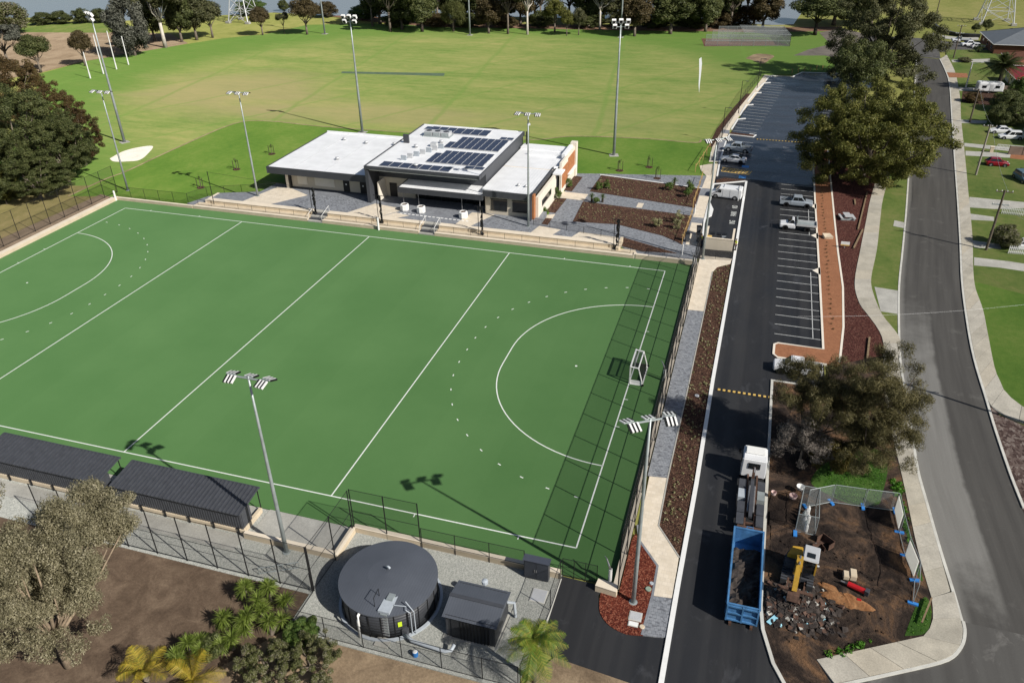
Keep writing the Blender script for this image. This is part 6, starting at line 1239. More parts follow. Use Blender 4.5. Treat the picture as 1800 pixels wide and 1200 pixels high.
# hook-lift truck facing away, bin set down behind it
TX0, TX1 = 103.85, 106.2; tc = (TX0+TX1)/2
tr = thing('hook_lift_truck', 'white-cabbed hook-lift truck with bare chassis on the dark drive', 'truck', (tc,10,0), world=True)
cm = MB(); cm.add([(TX0+.05,12.4,.7),(TX1-.05,12.4,.7),(TX1-.05,14.7,.7),(TX0+.05,14.7,.7),(TX0+.1,12.4,2.75),(TX1-.1,12.4,2.75),(TX1-.15,14.5,2.75),(TX0+.15,14.5,2.75),(TX0+.05,14.75,1.5),(TX1-.05,14.75,1.5)],[(0,3,2,1),(4,5,6,7),(0,1,5,4),(1,2,9,6,5),(3,0,4,7,8),(2,3,8,9),(9,8,7,6)]); obj('cab', cm, car_white, tr, bevel=.1)
glassq(tr, (TX1-.25,14.74,1.6),(TX0+.25,14.74,1.6),(TX0+.3,14.56,2.5),(TX1-.3,14.56,2.5),'windscreen',off=.03); obj('rear_window', MB().box(TX0+.65,TX1-.65,12.34,12.41,1.75,2.35), glass_pane, tr); obj('roof_deflector', MB().box(TX0+.3,TX1-.3,13.2,14.2,2.75,2.95), white_paint, tr, bevel=.06)
for s, x in ((-1,TX0),(1,TX1)): obj('mirror', MB().cbox((x+s*.18,14.5,2.0),(.2,.1,.45)), black_metal, tr); obj('side_window', MB().box(x-.08 if s > 0 else x+.0,x if s > 0 else x+.08,13.1,14.2,1.7,2.4), glass_pane, tr)
for dx in (-.4,.4): obj('chassis_rail', MB().box(tc+dx-.07,tc+dx+.07,5.2,12.5,.75,1.05), rust, tr)
obj('hook_arm', MB().bar((tc,11.6,1.3),(tc,6.4,1.25),.3,.22), dark_metal, tr); obj('hook_jib', MB().bar((tc,11.5,1.2),(tc,11.6,2.5),.24,.24), rust, tr); obj('hook', MB().tube([(tc,11.6,2.5),(tc,11.2,2.75),(tc,10.9,2.5)], .07, 6), steel, tr)
for dx in (-.22,.22): obj('hydraulic_ram', MB().tube([(tc+dx,7.2,1.15),(tc+dx,10.4,1.35)], .09, 8), steel, tr)
for y in (6.0,8.2,10.3): obj('cross_member', MB().box(tc-.6,tc+.6,y-.08,y+.08,.8,1.0), rust, tr)
obj('rear_rollers', MB().box(TX0+.2,TX1-.2,5.2,5.45,.8,1.1), rust, tr)
for s, x0, x1 in ((-1,TX0+.05,tc-.5),(1,tc+.5,TX1-.05)):
    for y0, y1, m in ((5.5,6.9,dark_metal),(7.0,8.4,dark_metal)): obj('mudguard', MB().box(x0,x1,y0,y1,1.12,1.18), m, tr)
    obj('tool_box', MB().box(x0,x1,9.0,10.2,.55,1.1), gutter_pipe if s < 0 else galv, tr); obj('fuel_tank', MB().box(x0,x1,10.4,11.6,.5,1.05), dark_metal, tr)
    for y in (6.2,7.7,13.5):
        o = link(bpy.data.objects.new('wheel', MB().add(*(lambda m: ([(p[2],p[0],p[1]) for p in m.v],m.f))(MB().lathe([(.3,-.16),(.48,-.16),(.5,0),(.48,.16),(.3,.16)], 18))).mesh('wheel', rubber)), tr); o.location = ((x0+.15 if s < 0 else x1-.15)-tc, y-10, .5)
for x in (TX0+.3,TX1-.3): obj('tail_light', MB().cbox((x,5.2,.85),(.3,.08,.12)), lamp_red, tr)
bn = thing('skip_bin', 'blue steel hook-lift bin with dark soil set down behind the truck', 'skip bin', (tc,0,0), world=True)
bx0, bx1, by0, by1 = 103.8, 106.15, -4.15, 4.15
for nm, b in (('floor',(bx0,bx1,by0,by1,.25,.35)),('side_wall',(bx0,bx0+.07,by0,by1,.35,1.9)),('side_wall',(bx1-.07,bx1,by0,by1,.35,1.9)),('front_wall',(bx0+.07,bx1-.07,by1-.07,by1,.35,1.9))): obj(nm, MB().box(*b), blue_bin, bn)
for x in (bx0+.02,bx1-.02): obj('top_rail', MB().box(x-.07,x+.07,by0-.05,by1+.05,1.9,2.0), blue_bin, bn)
obj('top_rail', MB().box(bx0+.1,bx1-.1,by1-.1,by1+.04,1.9,2.0), blue_bin, bn); obj('top_rail', MB().box(bx0+.1,bx1-.1,by0-.02,by0+.1,1.9,2.0), blue_bin, bn)
dg = obj('tailgate', MB().add([(bx0,by0,.3),(bx1,by0,.3),(bx1,by0+.06,1.9),(bx0,by0+.06,1.9),(bx0,by0+.1,.3),(bx1,by0+.1,.3),(bx1,by0+.16,1.9),(bx0,by0+.16,1.9)],[(0,1,2,3),(7,6,5,4),(0,4,5,1),(1,5,6,2),(2,6,7,3),(3,7,4,0)]), blue_bin, bn)
for z in (.4,1.1,1.8): link(bpy.data.objects.new('tailgate_rib', MB().box(bx0,bx1,by0-.12,by0+.02,z-.06,z+.06).mesh('tailgate_rib', blue_bin, (tc,0,0))), dg)
for x in (bx0+.06,(bx0+bx1)/2,bx1-.06): link(bpy.data.objects.new('tailgate_rib', MB().box(x-.06,x+.06,by0-.125,by0+.02,.3,1.9).mesh('tailgate_rib', blue_bin, (tc,0,0))), dg)
for k in range(8):
    for x in (bx0-.06,bx1+.0): obj('side_rib', MB().box(x,x+.06,by0+.5+1.04*k,by0+.6+1.04*k,.3,1.9), blue_bin, bn)
for x in (bx0+.4,bx1-.4): obj('skid', MB().box(x-.1,x+.1,by0-.3,by1,0,.25), rust, bn)
obj('lift_eye', MB().tube([(tc-.25,by1+.05,1.6),(tc-.25,by1+.3,1.95),(tc+.25,by1+.3,1.95),(tc+.25,by1+.05,1.6)], .05, 6), blue_bin, bn)
g = MB(); rr = random.Random(5); nx, ny = 9, 26; P = [[(bx0+.08+(bx1-bx0-.16)*i/(nx-1), by0+.2+(by1-by0-1.5)*j/(ny-1), .8+rr.uniform(0,.3)+.25*math.sin(j*.5)*math.sin(i*.8)) for i in range(nx)] for j in range(ny)]
g.add([p for row in P for p in row], [(j*nx+i,j*nx+i+1,(j+1)*nx+i+1,(j+1)*nx+i) for j in range(ny-1) for i in range(nx-1)]); obj('load', g, rubble_m, bn)

# ---------------------------------------------------------------- excavation
def churned():
    """uneven dug-over ground inside the fenced corner"""
    from mathutils import noise as mn
    B = [(106.71,8.93),(109,10.35),(110.97,12.47),(112.85,11.47),(117.22,12.22),(117.38,9.16),(117.97,4.12),(117.36,1.58),(116.71,-0.84),(112.16,-4.28),(110.57,-5.26),(109,-5.22),(107.47,-4.1),(106.99,-1.48)]
    def inside(x, y):
        c = False; j = len(B)-1
        for i in range(len(B)):
            if (B[i][1] > y) != (B[j][1] > y) and x < (B[j][0]-B[i][0])*(y-B[i][1])/(B[j][1]-B[i][1])+B[i][0]: c = not c
            j = i
        return c
    x0, y0, st, nx, ny = 106.6, -9.5, .16, 78, 130; idx = {}; mb = MB()
    def z(x, y):
        f = .14*mn.noise((x*.35,y*.35,0))+.1*mn.noise((x*1.1,y*1.1,3))+.05*abs(mn.noise((x*3,y*3,7)))
        d = math.hypot(x-113.2,y-4); f += .035*math.sin(d*7+2*mn.noise((x*.4,y*.4,5)))*max(0,1-abs(d-4)/3)      # arcs left by the tracks
        f += .35*math.exp(-((x-112.3)/1.0)**2-((y-1.2)/.7)**2)
        return .1+f
    for j in range(ny):
        for i in range(nx):
            x, y = x0+i*st, y0+j*st
            if inside(x, y): idx[(i,j)] = len(mb.v); mb.v.append((x,y,max(.03,z(x,y))))
    for (i, j) in idx:
        q = [(i,j),(i+1,j),(i+1,j+1),(i,j+1)]
        if all(k in idx for k in q): mb.f.append(tuple(idx[k] for k in q))
    struct('churned_soil', mb, dirt_site)
churned()
sh_ = MB(); r6 = random.Random(3)
for k, (rr_, zz) in enumerate(((1.0,.0),(.85,.16),(.6,.27),(.3,.33),(.02,.34))):
    for j in range(22):
        a = 2*math.pi*j/22; q = rr_*(1+.2*math.sin(3*a+1)+.1*math.sin(5*a)+r6.uniform(-.1,.1)); dx, dy = 2.0*q*math.cos(a), .85*q*math.sin(a); sh_.v.append((112.4+dx*.94+dy*.34, .6-dx*.34+dy*.94, .1+zz*r6.uniform(.85,1.1)))
sh_.f += [(k*22+j, k*22+(j+1)%22, (k+1)*22+(j+1)%22, (k+1)*22+j) for k in range(4) for j in range(22)]
struct('sand_heap', sh_, sand_orange)
ex = thing('excavator', 'yellow mini excavator with white cab roof digging in the soil', 'excavator', (109.05,1.9,.08), -.12, scale=(1.15,1.15,1.1))
for s in (-1,1):
    tk_ = MB(); prof = [(-1.3,.25),(-1.15,.03),(1.15,.03),(1.3,.25),(1.2,.55),(-1.2,.55)]
    tk_.add([(s*.85-.2,p[0],p[1]) for p in prof]+[(s*.85+.2,p[0],p[1]) for p in prof], [tuple(range(6)),tuple(range(6,12))[::-1]]+[(i,i+6,(i+1)%6+6,(i+1)%6) for i in range(6)]); o = obj('track', tk_, rubber, ex, False)
    for k in range(10): link(bpy.data.objects.new('track_pad', MB().box(s*.85-.21,s*.85+.21,-1.15+.25*k,-1.03+.25*k,.54,.585).mesh('track_pad', dark_metal)), o)
obj('undercarriage', MB().box(-.7,.7,-.7,.7,.25,.6), dark_metal, ex, False); obj('slew_ring', MB().lathe([(.55,.6),(.55,.72)], 20), dark_metal, ex, False)
obj('upper_body', MB().prism([(-1.0,-.2),(-1.0,.7),(-.75,1.25),(0,1.4),(.75,1.25),(1.0,.7),(1.0,-.6),(.2,-.6),(.2,-.2)], .72, 1.35), dark_metal, ex, False, bevel=.06); obj('engine_cover', MB().prism([(-.95,.2),(-.7,1.15),(0,1.3),(.1,.2)], 1.35, 1.7), yellow, ex, False, bevel=.05)
cabp = obj('cab', MB().box(.12,1.0,-.75,.6,1.35,2.45), glass_pane, ex, False)
for x in (.14,.98):
    for y in (-.73,.58): link(bpy.data.objects.new('cab_pillar', MB().box(x-.05,x+.05,y-.05,y+.05,1.3,2.5).mesh('cab_pillar', yellow)), cabp)
obj('cab_roof', MB().box(.05,1.07,-.85,.68,2.48,2.62), alu, ex, False, bevel=.05); obj('roof_hatch', MB().box(.3,.82,-.55,-.1,2.62,2.66), glass_pane, ex, False)
obj('boom_foot', MB().box(-.35,.1,-.8,-.2,.9,1.6), yellow, ex, False)
bm_ = MB()
for (p, q, w, h_) in (((-.12,-.6,1.3),(-.12,-.9,2.6),.42,.5),((-.12,-.9,2.6),(-.12,-1.7,2.95),.4,.5)): bm_.bar(p, q, w, h_, (0,1,0))
obj('boom', bm_, yellow, ex, False); obj('dipper_arm', MB().bar((-.12,-1.6,3.0),(-.08,-2.6,1.3),.32,.38,(0,1,0)), yellow, ex, False); obj('hydraulic_ram', MB().tube([(-.12,-.75,1.2),(-.12,-1.25,2.5)], .06, 8), steel, ex, False); obj('hydraulic_ram', MB().tube([(-.12,-.95,2.95),(-.12,-1.9,3.1)], .06, 8), steel, ex, False)
for dx in (-.36,.14): obj('hose', MB().tube([(dx,-.6,1.5),(dx,-1.0,2.7),(dx,-1.7,2.85),(dx,-2.3,1.8)], .025, 5), black_metal, ex, False)
bk = MB(); bk.add([(x,y,z) for x in (-.45,.3) for y, z in ((-2.4,1.25),(-2.9,1.15),(-3.1,.7),(-2.8,.35),(-2.35,.4),(-2.5,.8))], [(0,1,2,3,4,5)[::-1],(6,7,8,9,10,11)]+[(i,i+1,i+7,i+6) for i in range(4)]); obj('bucket', bk, rust, ex, False)
obj('dozer_blade', MB().prism([(-1.15,-2.05),(1.15,-2.05),(1.15,-1.8),(-1.15,-1.8)], .08, .62), rust, ex, False); 
for dx in (-.55,.55): obj('blade_arm', MB().bar((dx,-.8,.4),(dx,-1.85,.35),.12,.16), rust, ex, False)
for dx in (-.95,.95): obj('work_light', MB().cbox((dx*.55+.55,-.9,2.4),(.14,.08,.1)), lamp_clear, ex, False)
# people
def skin_mesh(name, joints, edges, m, lev=2):
    me = bpy.data.meshes.new(name); me.from_pydata([j[:3] for j in joints], edges, []); o = bpy.data.objects.new(name, me); COL.objects.link(o)
    sk = o.modifiers.new('s', 'SKIN'); sk.use_smooth_shade = True
    for v, j in zip(me.skin_vertices[0].data, joints): v.radius = (j[3], j[4] if len(j) > 4 else j[3])
    me.skin_vertices[0].data[0].use_root = True
    ss = o.modifiers.new('u', 'SUBSURF'); ss.levels = lev; ss.render_levels = lev
    out = bpy.data.meshes.new_from_object(o.evaluated_get(bpy.context.evaluated_depsgraph_get())); bpy.data.objects.remove(o); out.name = name; out.materials.clear(); out.materials.append(m); return out
def person(label, x, y, rz, top, legs, z=0, helmet=None, arms=0.0):
    t = thing('person', label, 'person', (x,y,z), rz, 'people in high visibility tops')
    J = [(0,0,.93,.15,.11),(0,0,1.15,.15,.1),(0,0,1.38,.18,.11),(0,0,1.5,.06),(0,.02,1.62,.085,.1),(0,.02,1.74,.08,.09),
         (-.2,0,1.4,.07),(-.27,.06+arms*.1,1.14,.05),(-.25,.2+arms*.2,.95,.04),(-.24,.27+arms*.25,.9,.04),(.2,0,1.4,.07),(.27,.04,1.14,.05),(.26,.14,.93,.04),(.25,.18,.86,.04),
         (-.1,0,.88,.1),(-.12,.03,.5,.075),(-.13,0,.1,.05),(-.13,.15,.04,.045),(.1,0,.88,.1),(.12,-.02,.5,.075),(.13,-.06,.1,.05),(.13,.09,.04,.045)]
    E = [(0,1),(1,2),(2,3),(3,4),(4,5),(2,6),(6,7),(7,8),(8,9),(2,10),(10,11),(11,12),(12,13),(0,14),(14,15),(15,16),(16,17),(0,18),(18,19),(19,20),(20,21)]
    obj('body', skin_mesh('body', J, E, skin), None, t)
    JT = [(0,0,1.0,.175,.13),(0,0,1.15,.17,.12),(0,0,1.4,.2,.13),(-.2,0,1.41,.085),(-.26,.05+arms*.08,1.18,.07),(.2,0,1.41,.085),(.26,.03,1.18,.07)]
    obj('shirt', skin_mesh('shirt', JT, [(0,1),(1,2),(2,3),(3,4),(2,5),(5,6)], top), None, t)
    JL = [(0,0,.95,.165,.13),(-.1,0,.86,.12),(-.12,.03,.5,.095),(-.13,0,.13,.075),(.1,0,.86,.12),(.12,-.02,.5,.095),(.13,-.06,.13,.075)]
    obj('trousers', skin_mesh('trousers', JL, [(0,1),(1,2),(2,3),(0,4),(4,5),(5,6)], legs), None, t)
    obj('hair', MB().lathe([(.098,1.68),(.1,1.74),(.085,1.8),(.04,1.84)], 12, (0,.015,0)), helmet or trunk_dark, t, False, True)
    for s in (-.13,.13): obj('boot', MB().box(s-.055,s+.055,-.1,.2,0,.12), rubber, t, False, bevel=.02)
    return t
person('person in yellow high-vis shirt and dark trousers standing at the white kerb', 100.4, 64.6, 2.0, hivis, navy_cloth, .1)
person('person in yellow high-vis shirt bending over a wheelie bin by the path', 95.35, 65.2, -1.2, hivis, navy_cloth, .06, None, 1.0)
# seated operator in the cab
op = thing('person', 'excavator operator in high-vis vest seated in the cab', 'person', (109.7,1.7,1.3), PI-.12, 'people in high visibility tops')
J = [(0,0,.3,.15,.12),(0,-.02,.55,.16,.11),(0,-.02,.72,.17,.1),(0,0,.82,.06),(0,.03,.93,.085,.1),(0,.03,1.03,.08,.09),(-.2,0,.72,.065),(-.26,.12,.5,.05),(-.2,.36,.48,.04),(.2,0,.72,.065),(.26,.12,.5,.05),(.2,.36,.48,.04),(-.11,.2,.3,.085),(-.12,.45,.28,.07),(-.12,.48,.02,.05),(.11,.2,.3,.085),(.12,.45,.28,.07),(.12,.48,.02,.05)]
obj('body', skin_mesh('body', J, [(0,1),(1,2),(2,3),(3,4),(4,5),(2,6),(6,7),(7,8),(2,9),(9,10),(10,11),(0,12),(12,13),(13,14),(0,15),(15,16),(16,17)], navy_cloth), None, op)
obj('vest', skin_mesh('vest', [(0,0,.35,.17,.14),(0,-.02,.55,.18,.13),(0,-.02,.72,.19,.12),(-.17,0,.73,.08),(.17,0,.73,.08)], [(0,1),(1,2),(2,3),(2,4)], hivis), None, op); obj('face', MB().lathe([(.03,.84),(.085,.9),(.09,.97),(.07,1.04)], 12, (0,.045,0)), skin, op, False, True); obj('helmet', MB().lathe([(.12,1.0),(.115,1.06),(.06,1.13)], 14, (0,.03,0)), white_paint, op, False, True)
# temporary fence panels
FP = [(109.77,10.35),(111.91,11.65),(114.57,11.82),(117.21,12.06),(117.31,9.35),(117.48,6.63),(117.92,4.04),(117.51,1.51)]
FL = ['temporary mesh fence panel at the left by the mesh cage','temporary mesh fence panel in front of the bright weeds','temporary mesh fence panel right of the weeds','temporary fence panel at the footpath carrying the upper white banner','open temporary mesh fence panel between the two white banners','temporary fence panel carrying the lower white banner','last temporary mesh fence panel towards the street corner']
for i in range(7):
    a, b = FP[i], FP[i+1]; t = thing('temporary_fence', FL[i], 'fence panel', (*a,.06), world=True, group='temporary fence panels around the excavation'); z0, z1 = .15, 2.15
    d = Vector((b[0]-a[0],b[1]-a[1],0)); a2, b2 = Vector((*a,0))+d*.02, Vector((*b,0))-d*.02
    for p in (a2,b2): obj('upright', MB().tube([(p.x,p.y,z0),(p.x,p.y,z1)], .03, 6), galv, t)
    for z in (z0+.02,z1): obj('frame_rail', MB().tube([(a2.x,a2.y,z),(b2.x,b2.y,z)], .03, 6), galv, t)
    obj('mesh_infill', MB().quad((a2.x,a2.y,z0),(b2.x,b2.y,z0),(b2.x,b2.y,z1),(a2.x,a2.y,z1)), chain_galv, t)
    if i in (3,5): obj('banner', MB().add([((a2.lerp(b2,u)).x-.05,(a2.lerp(b2,u)).y,z) for u, z in ((.05,.35),(.95,.35),(.95,2.0),(.05,2.0))]+[((a2.lerp(b2,u)).x-.1,(a2.lerp(b2,u)).y,z) for u, z in ((.05,.35),(.95,.35),(.95,2.0),(.05,2.0))],[(0,1,2,3),(7,6,5,4)]), banner_m, t)
    n = Vector((-d.y,d.x,0)).normalized(); c = Vector((*b,0)); obj('blue_foot', MB().bar(c-n*.38+Vector((0,0,.12)),c+n*.38+Vector((0,0,.12)),.26,.16), blue_foot, t)
    if i == 0: c = Vector((*a,0)); obj('blue_foot', MB().bar(c-n*.38+Vector((0,0,.12)),c+n*.38+Vector((0,0,.12)),.26,.16), blue_foot, t)
cg = thing('mesh_cage', 'cage of temporary mesh panels around stacked bottles', 'mesh cage', (*(109.7,7.26),.06), world=True)
q = [(108.87,7.02),(109.34,10.83),(110.64,10.83),(110.48,7)]
for i in range(4):
    a, b = q[i], q[(i+1)%4]; obj('mesh_side', MB().quad((*a,.1),(*b,.1),(*b,2.1),(*a,2.1)), shade_net, cg)
    for z in (.12,2.1): obj('frame_rail', MB().tube([(*a,z),(*b,z)], .03, 5), galv, cg)
    obj('upright', MB().tube([(*a,.1),(*a,2.1)], .035, 5), galv, cg)
obj('blue_foot', MB().cbox((*(108.87,6.67),.15),(.3,.7,.2)), blue_foot, cg)
rr = random.Random(9)
for k in range(7): p = (q[0][0]*.5+q[2][0]*.5+rr.uniform(-.2,.2), q[3][1]+.3+.38*k); o = obj('gas_bottle', MB().lathe([(.17,0),(.17,.7),(.1,.85),(.06,.95)], 10, (p[0],p[1],.06)), (white_paint,galv,alu)[k%3], smooth=False); tag(o, ['nearest','second','third','fourth','fifth','sixth','farthest'][k]+' pale bottle in the row inside the mesh cage', 'bottle', 'bottles in the mesh cage')
# ground debris: countable larger pieces, then the heap itself
def chunk(mb, c, s, r):
    p = [Vector((r.uniform(-1,1)*s, r.uniform(-1,1)*s, r.uniform(-.6,.6)*s)) for _ in range(8)]
    b = [Vector((sx*s*r.uniform(.6,1),sy*s*r.uniform(.6,1),sz*s*r.uniform(.25,.7))) for sx in (-1,1) for sy in (-1,1) for sz in (-1,1)]; ro = Matrix.Rotation(r.uniform(0,6.28),4,'Z') @ Matrix.Rotation(r.uniform(-.6,.6),4,'X')
    mb.add([Vector(c)+ro @ v for v in b], [(0,1,3,2),(4,6,7,5),(0,4,5,1),(2,3,7,6),(0,2,6,4),(1,5,7,3)])
rr = random.Random(12)
for nm, lab, m, n, s0 in (('rubble_heap','dark heap of broken rubble in front of the excavator',rubble_m,650,.17),('rubble_pieces','pale broken pieces strewn through the rubble heap',concrete,90,.12),('rubble_pieces','rusty brown pieces strewn through the rubble heap',rust,120,.16),('rubble_pieces','small cyan fragments scattered in the rubble heap',cyan_board,22,.09)):
    mb = MB()
    for k in range(n):
        x = max(106.95, 109.1+rr.gauss(0,1.3)); y = -1.3+rr.gauss(0,.95); hgt = max(.05,.6*math.exp(-((x-109)/1.6)**2-((y+.8)/.9)**2)); chunk(mb, (x,y,.08+rr.uniform(0,1)*hgt+(.05 if m is not rubble_m else 0)), s0*rr.uniform(.5,1.6), rr)
    stuff(obj(nm, mb, m), lab, 'rubble')
mb = MB()
for k in range(150): chunk(mb, (rr.uniform(107.6,115.2),rr.uniform(-3,8.5),.12), .09*rr.uniform(.4,1.3), rr)
stuff(obj('soil_clods', mb, dirt_site), 'loose dark clods scattered over the churned soil', 'soil')

def piece(name, label, cat, mb, m, **k): o = obj(name, mb, m, **k); tag(o, label, cat); return o
piece('timber_sheet', 'flat cyan board lying at the kerb beside the rubble', 'board', MB().add([(Matrix.Translation((*(107.24,-3.14),.14)) @ Matrix.Rotation(-.6,4,'Z')) @ Vector(p) for p in MB().cbox((0,0,0),(.35,1.0,.06)).v], MB().box(0,1,0,1,0,1).f), cyan_board)
piece('timber_sheet', 'small cyan board on the dark soil below the rubble', 'board', MB().add([(Matrix.Translation((*(110.85,-1.92),.12)) @ Matrix.Rotation(.9,4,'Z')) @ Vector(p) for p in MB().cbox((0,0,0),(.25,.4,.05)).v], MB().box(0,1,0,1,0,1).f), cyan_board)
hb_ = thing('hydraulic_breaker', 'red hydraulic breaker attachment lying on the orange sand', 'breaker', (*(113.46,1.47),.32), -.35)
obj('breaker_body', MB().tube([(-.75,0,.25),(.6,0,.25)], .22, 10), red_paint, hb_, False); obj('breaker_head', MB().cbox((.7,0,.25),(.3,.45,.45)), dark_metal, hb_, False); obj('chisel', MB().tube([(-.75,0,.25),(-1.3,0,.22)], .07, 8), steel, hb_, False)
piece('fuel_can', 'small red fuel can lying below the breaker', 'fuel can', MB().cbox((*(113.52,0.5),.3),(.35,.22,.25)), red_paint, bevel=.03)
for i, (q, w, l, h, lab) in enumerate((((112.68,2.69),.45,.7,.4,'tan limestone block left of the pair on the sand'),((113.2,2.84),.5,.9,.5,'tan limestone block right of the pair on the sand'))): piece('stone_block', lab, 'stone block', MB().cbox((*q,.3+h/2),(w,l,h)), limestone, bevel=.04)
bk2 = thing('spare_bucket', 'rusty open digging bucket lying right of the excavator cab', 'bucket', (*(111.27,6.14),.06), -.7)
for nm, b in (('back',(-.6,.6,.3,.36,0,.7)),('side',(-.62,-.56,-.4,.3,0,.6)),('side',(.56,.62,-.4,.3,0,.6)),('floor',(-.6,.6,-.45,.3,0,.06))): obj(nm, MB().box(*b), rust, bk2, False)
for k in range(5): obj('tooth', MB().box(-.55+.25*k,-.45+.25*k,-.58,-.44,.0,.06), steel, bk2, False)
bk3 = copy_tree(bk2, (*(110.67,5.29),.06), .5, 'second rusty digging bucket beside the excavator cab', (.7,.8,.8)); bk3['category'] = 'bucket'
for i, (q, lab, m) in enumerate((((109.25,12.29),'white tub chair standing behind the mesh cage',white_paint),((108.62,10.85),'pink-white tub chair beside the mesh cage',pink_plastic),((106.96,10.83),'small pale tub chair beside the truck kerb',pink_plastic))):
    t = thing('tub_chair', lab, 'chair', (*q,.06), i*1.3, 'old tub chairs by the truck'); s = .8 if i < 2 else .55
    obj('shell', MB().lathe([(.12*s,.42),(.36*s,.46),(.46*s,.75),(.44*s,.76),(.33*s,.5),(.1*s,.47)], 14), m, t, False)
    for k in range(4): a = .78+1.57*k; obj('leg', MB().tube([(.25*s*math.cos(a),.25*s*math.sin(a),.45),(.36*s*math.cos(a),.36*s*math.sin(a),0)], .018, 5), rust if i else dark_metal, t, False)
piece('timber_rail', 'timber rail leaning at the weedy street corner', 'timber', MB().bar((*(117.84,-0.51),.4),(*(118.83,2.12),.5),.12,.1), timber)
# bin enclosure
be = thing('bin_enclosure', 'beige rendered bin enclosure beside the service bay', 'enclosure', (98,66,0), world=True)
for b in ((95.9,96.1,64.3,68.5),(99.75,99.95,64.3,68.5),(95.9,99.95,64.1,64.3)): obj('wall', MB().box(*b,0,1.8), beige_wall, be)
for b in ((95.85,96.15,64.05,68.5),(99.7,100.0,64.05,68.5),(96.15,99.7,64.05,64.35)): obj('wall_cap', MB().box(*b,1.8,1.86), limecap, be)
for i, (x, m, lab) in enumerate(((96.8,dark_metal,'dark wheelie bin at the left inside the enclosure'),(97.7,dark_metal,'dark wheelie bin in the middle of the enclosure'),(98.5,gutter_pipe,'grey wheelie bin in the middle of the enclosure'))):
    t = thing('wheelie_bin', lab, 'bin', (x,67.2,0), 0, 'wheelie bins'); obj('bin_body', MB().add([(-.25,-.25,.05),(.25,-.25,.05),(.25,.25,.05),(-.25,.25,.05),(-.32,-.33,1.3),(.32,-.33,1.3),(.32,.33,1.3),(-.32,.33,1.3)],[(0,3,2,1),(4,5,6,7),(0,1,5,4),(1,2,6,5),(2,3,7,6),(3,0,4,7)]), m, t, False); obj('lid', MB().cbox((0,0,1.34),(.68,.72,.08)), black_metal, t, False)
    for s in (-.25,.25): obj('wheel', MB().cyl((s-.04,.3,.12),(s+.04,.3,.12),.12), rubber, t, False)
for i, (x, y, lab) in enumerate(((94.9,66.2,'dark wheelie bin with yellow lid beside the high-vis person'),(94.6,69.2,'grey-lidded wheelie bin on the car park path'),(93.2,66.0,'dark wheelie bin at the mulch bed edge'))):
    t = copy_tree(bpy.data.objects['wheelie_bin'], (x,y,.06), .3, lab)
ys = thing('yellow_skip_sack', 'yellow-topped dark trolley at the left enclosure wall', 'trolley', (96.4,65.6,0), world=True); obj('trolley_body', MB().box(96.15,96.75,65.2,67.6,.2,1.2), dark_metal, ys); obj('trolley_top', MB().box(96.12,96.8,64.6,65.25,1.5,1.75), road_yellow, ys)
# bollards and stakes along the oval edge
for i, q in enumerate(((94.26,75.63),(94.18,71.97),(94.02,68.44),(93.78,65.06),(93.32,90.37),(93.44,86.04),(93.51,82.45),(93.41,78.7))):
    pass
stk = [((92.63,64.74),(92.85,77.01),'row of pale tree stakes along the right edge of the lower bed',6),((92.6,80.32),(92.73,94.51),'row of pale tree stakes along the right edge of the upper bed',6),((91.13,98.26),(92.51,113.23),'row of pale stakes along the oval edge by the path',5)]
for a, b, lab, n in stk:
    t = thing('stake_row', lab, 'stakes', (*a,0), world=True)
    for k in range(n):
        x, y = a[0]+(b[0]-a[0])*k/(n-1), a[1]+(b[1]-a[1])*k/(n-1); obj('stake', MB().box(x-.05,x+.05,y-.05,y+.05,0,1.7), stake_wood, t)
    obj('tie_rail', MB().bar((*a,1.2),(*b,1.2),.06,.06), stake_wood, t)
for i, (q, h, lab) in enumerate((((93.06,61.06),1.6,'white marker post at the curved path end'),((93.16,77.6),1.6,'white marker post at the path between the beds'),((93.17,105.64),1.7,'white marker post by the round path landing'),((99.56,85.45),2.4,'white marker post behind the delivery van'),((95.33,57.31),1.3,'white marker post at the far right pitch corner'))):
    t = thing('marker_post', lab, 'post', (*q,0), group='white marker posts'); obj('post', MB().tube([(0,0,0),(0,0,h)], .07, 8), white_paint, t, False); obj('cap', MB().lathe([(.08,0),(.04,.05)], 8, (0,0,h)), white_paint, t, False)
bs = thing('park_bench', 'grey metal bench and table set on the red mulch slope', 'bench', (*(116.66,81.72),0), .2); obj('table_top', MB().box(-.5,.5,-1.0,1.0,.7,.76), alu, bs, False)
for s in (-1,1): obj('bench_seat', MB().box(s*.95-.2,s*.95+.2,-1,1,.42,.48), alu, bs, False); obj('leg_frame', MB().box(-1.1,1.1,s*.7-.04,s*.7+.04,0,.44), galv, bs, False)
for i, (q, lab) in enumerate((((115.75,69.6),'small yellow and white site sign on the mulch slope'),)):
    t = thing('site_sign', lab, 'sign', (*q,0)); obj('board', MB().box(-.6,.6,-.03,.03,.5,1.1), white_paint, t, False); obj('stripe', MB().box(-.6,.6,-.036,-.03,.5,.66), road_yellow, t, False); obj('post', MB().box(-.05,.05,.03,.1,0,1.0), galv, t, False)
for a, b, lab in (((120.6,94.77),(118.1,77.33),'upper timber edging log along the mulch slope'),((118.77,77.51),(117.02,69.74),'lower timber edging log along the mulch slope'),((117.33,43.03),(116.73,37.94),'short timber log near the winding footpath'),((118.36,90.79),(118.31,88.34),'short pale timber offcut on the mulch slope')): piece('edging_log', lab, 'timber', MB().bar((*a,.15),(*b,.15),.22,.2), timber)
rock = MB(); r5 = random.Random(4); chunk(rock, (*(113.47,72.88),.3), .7, r5); piece('boulder', 'pale limestone boulder on the brick strip beside the parking bays', 'boulder', rock, limestone)
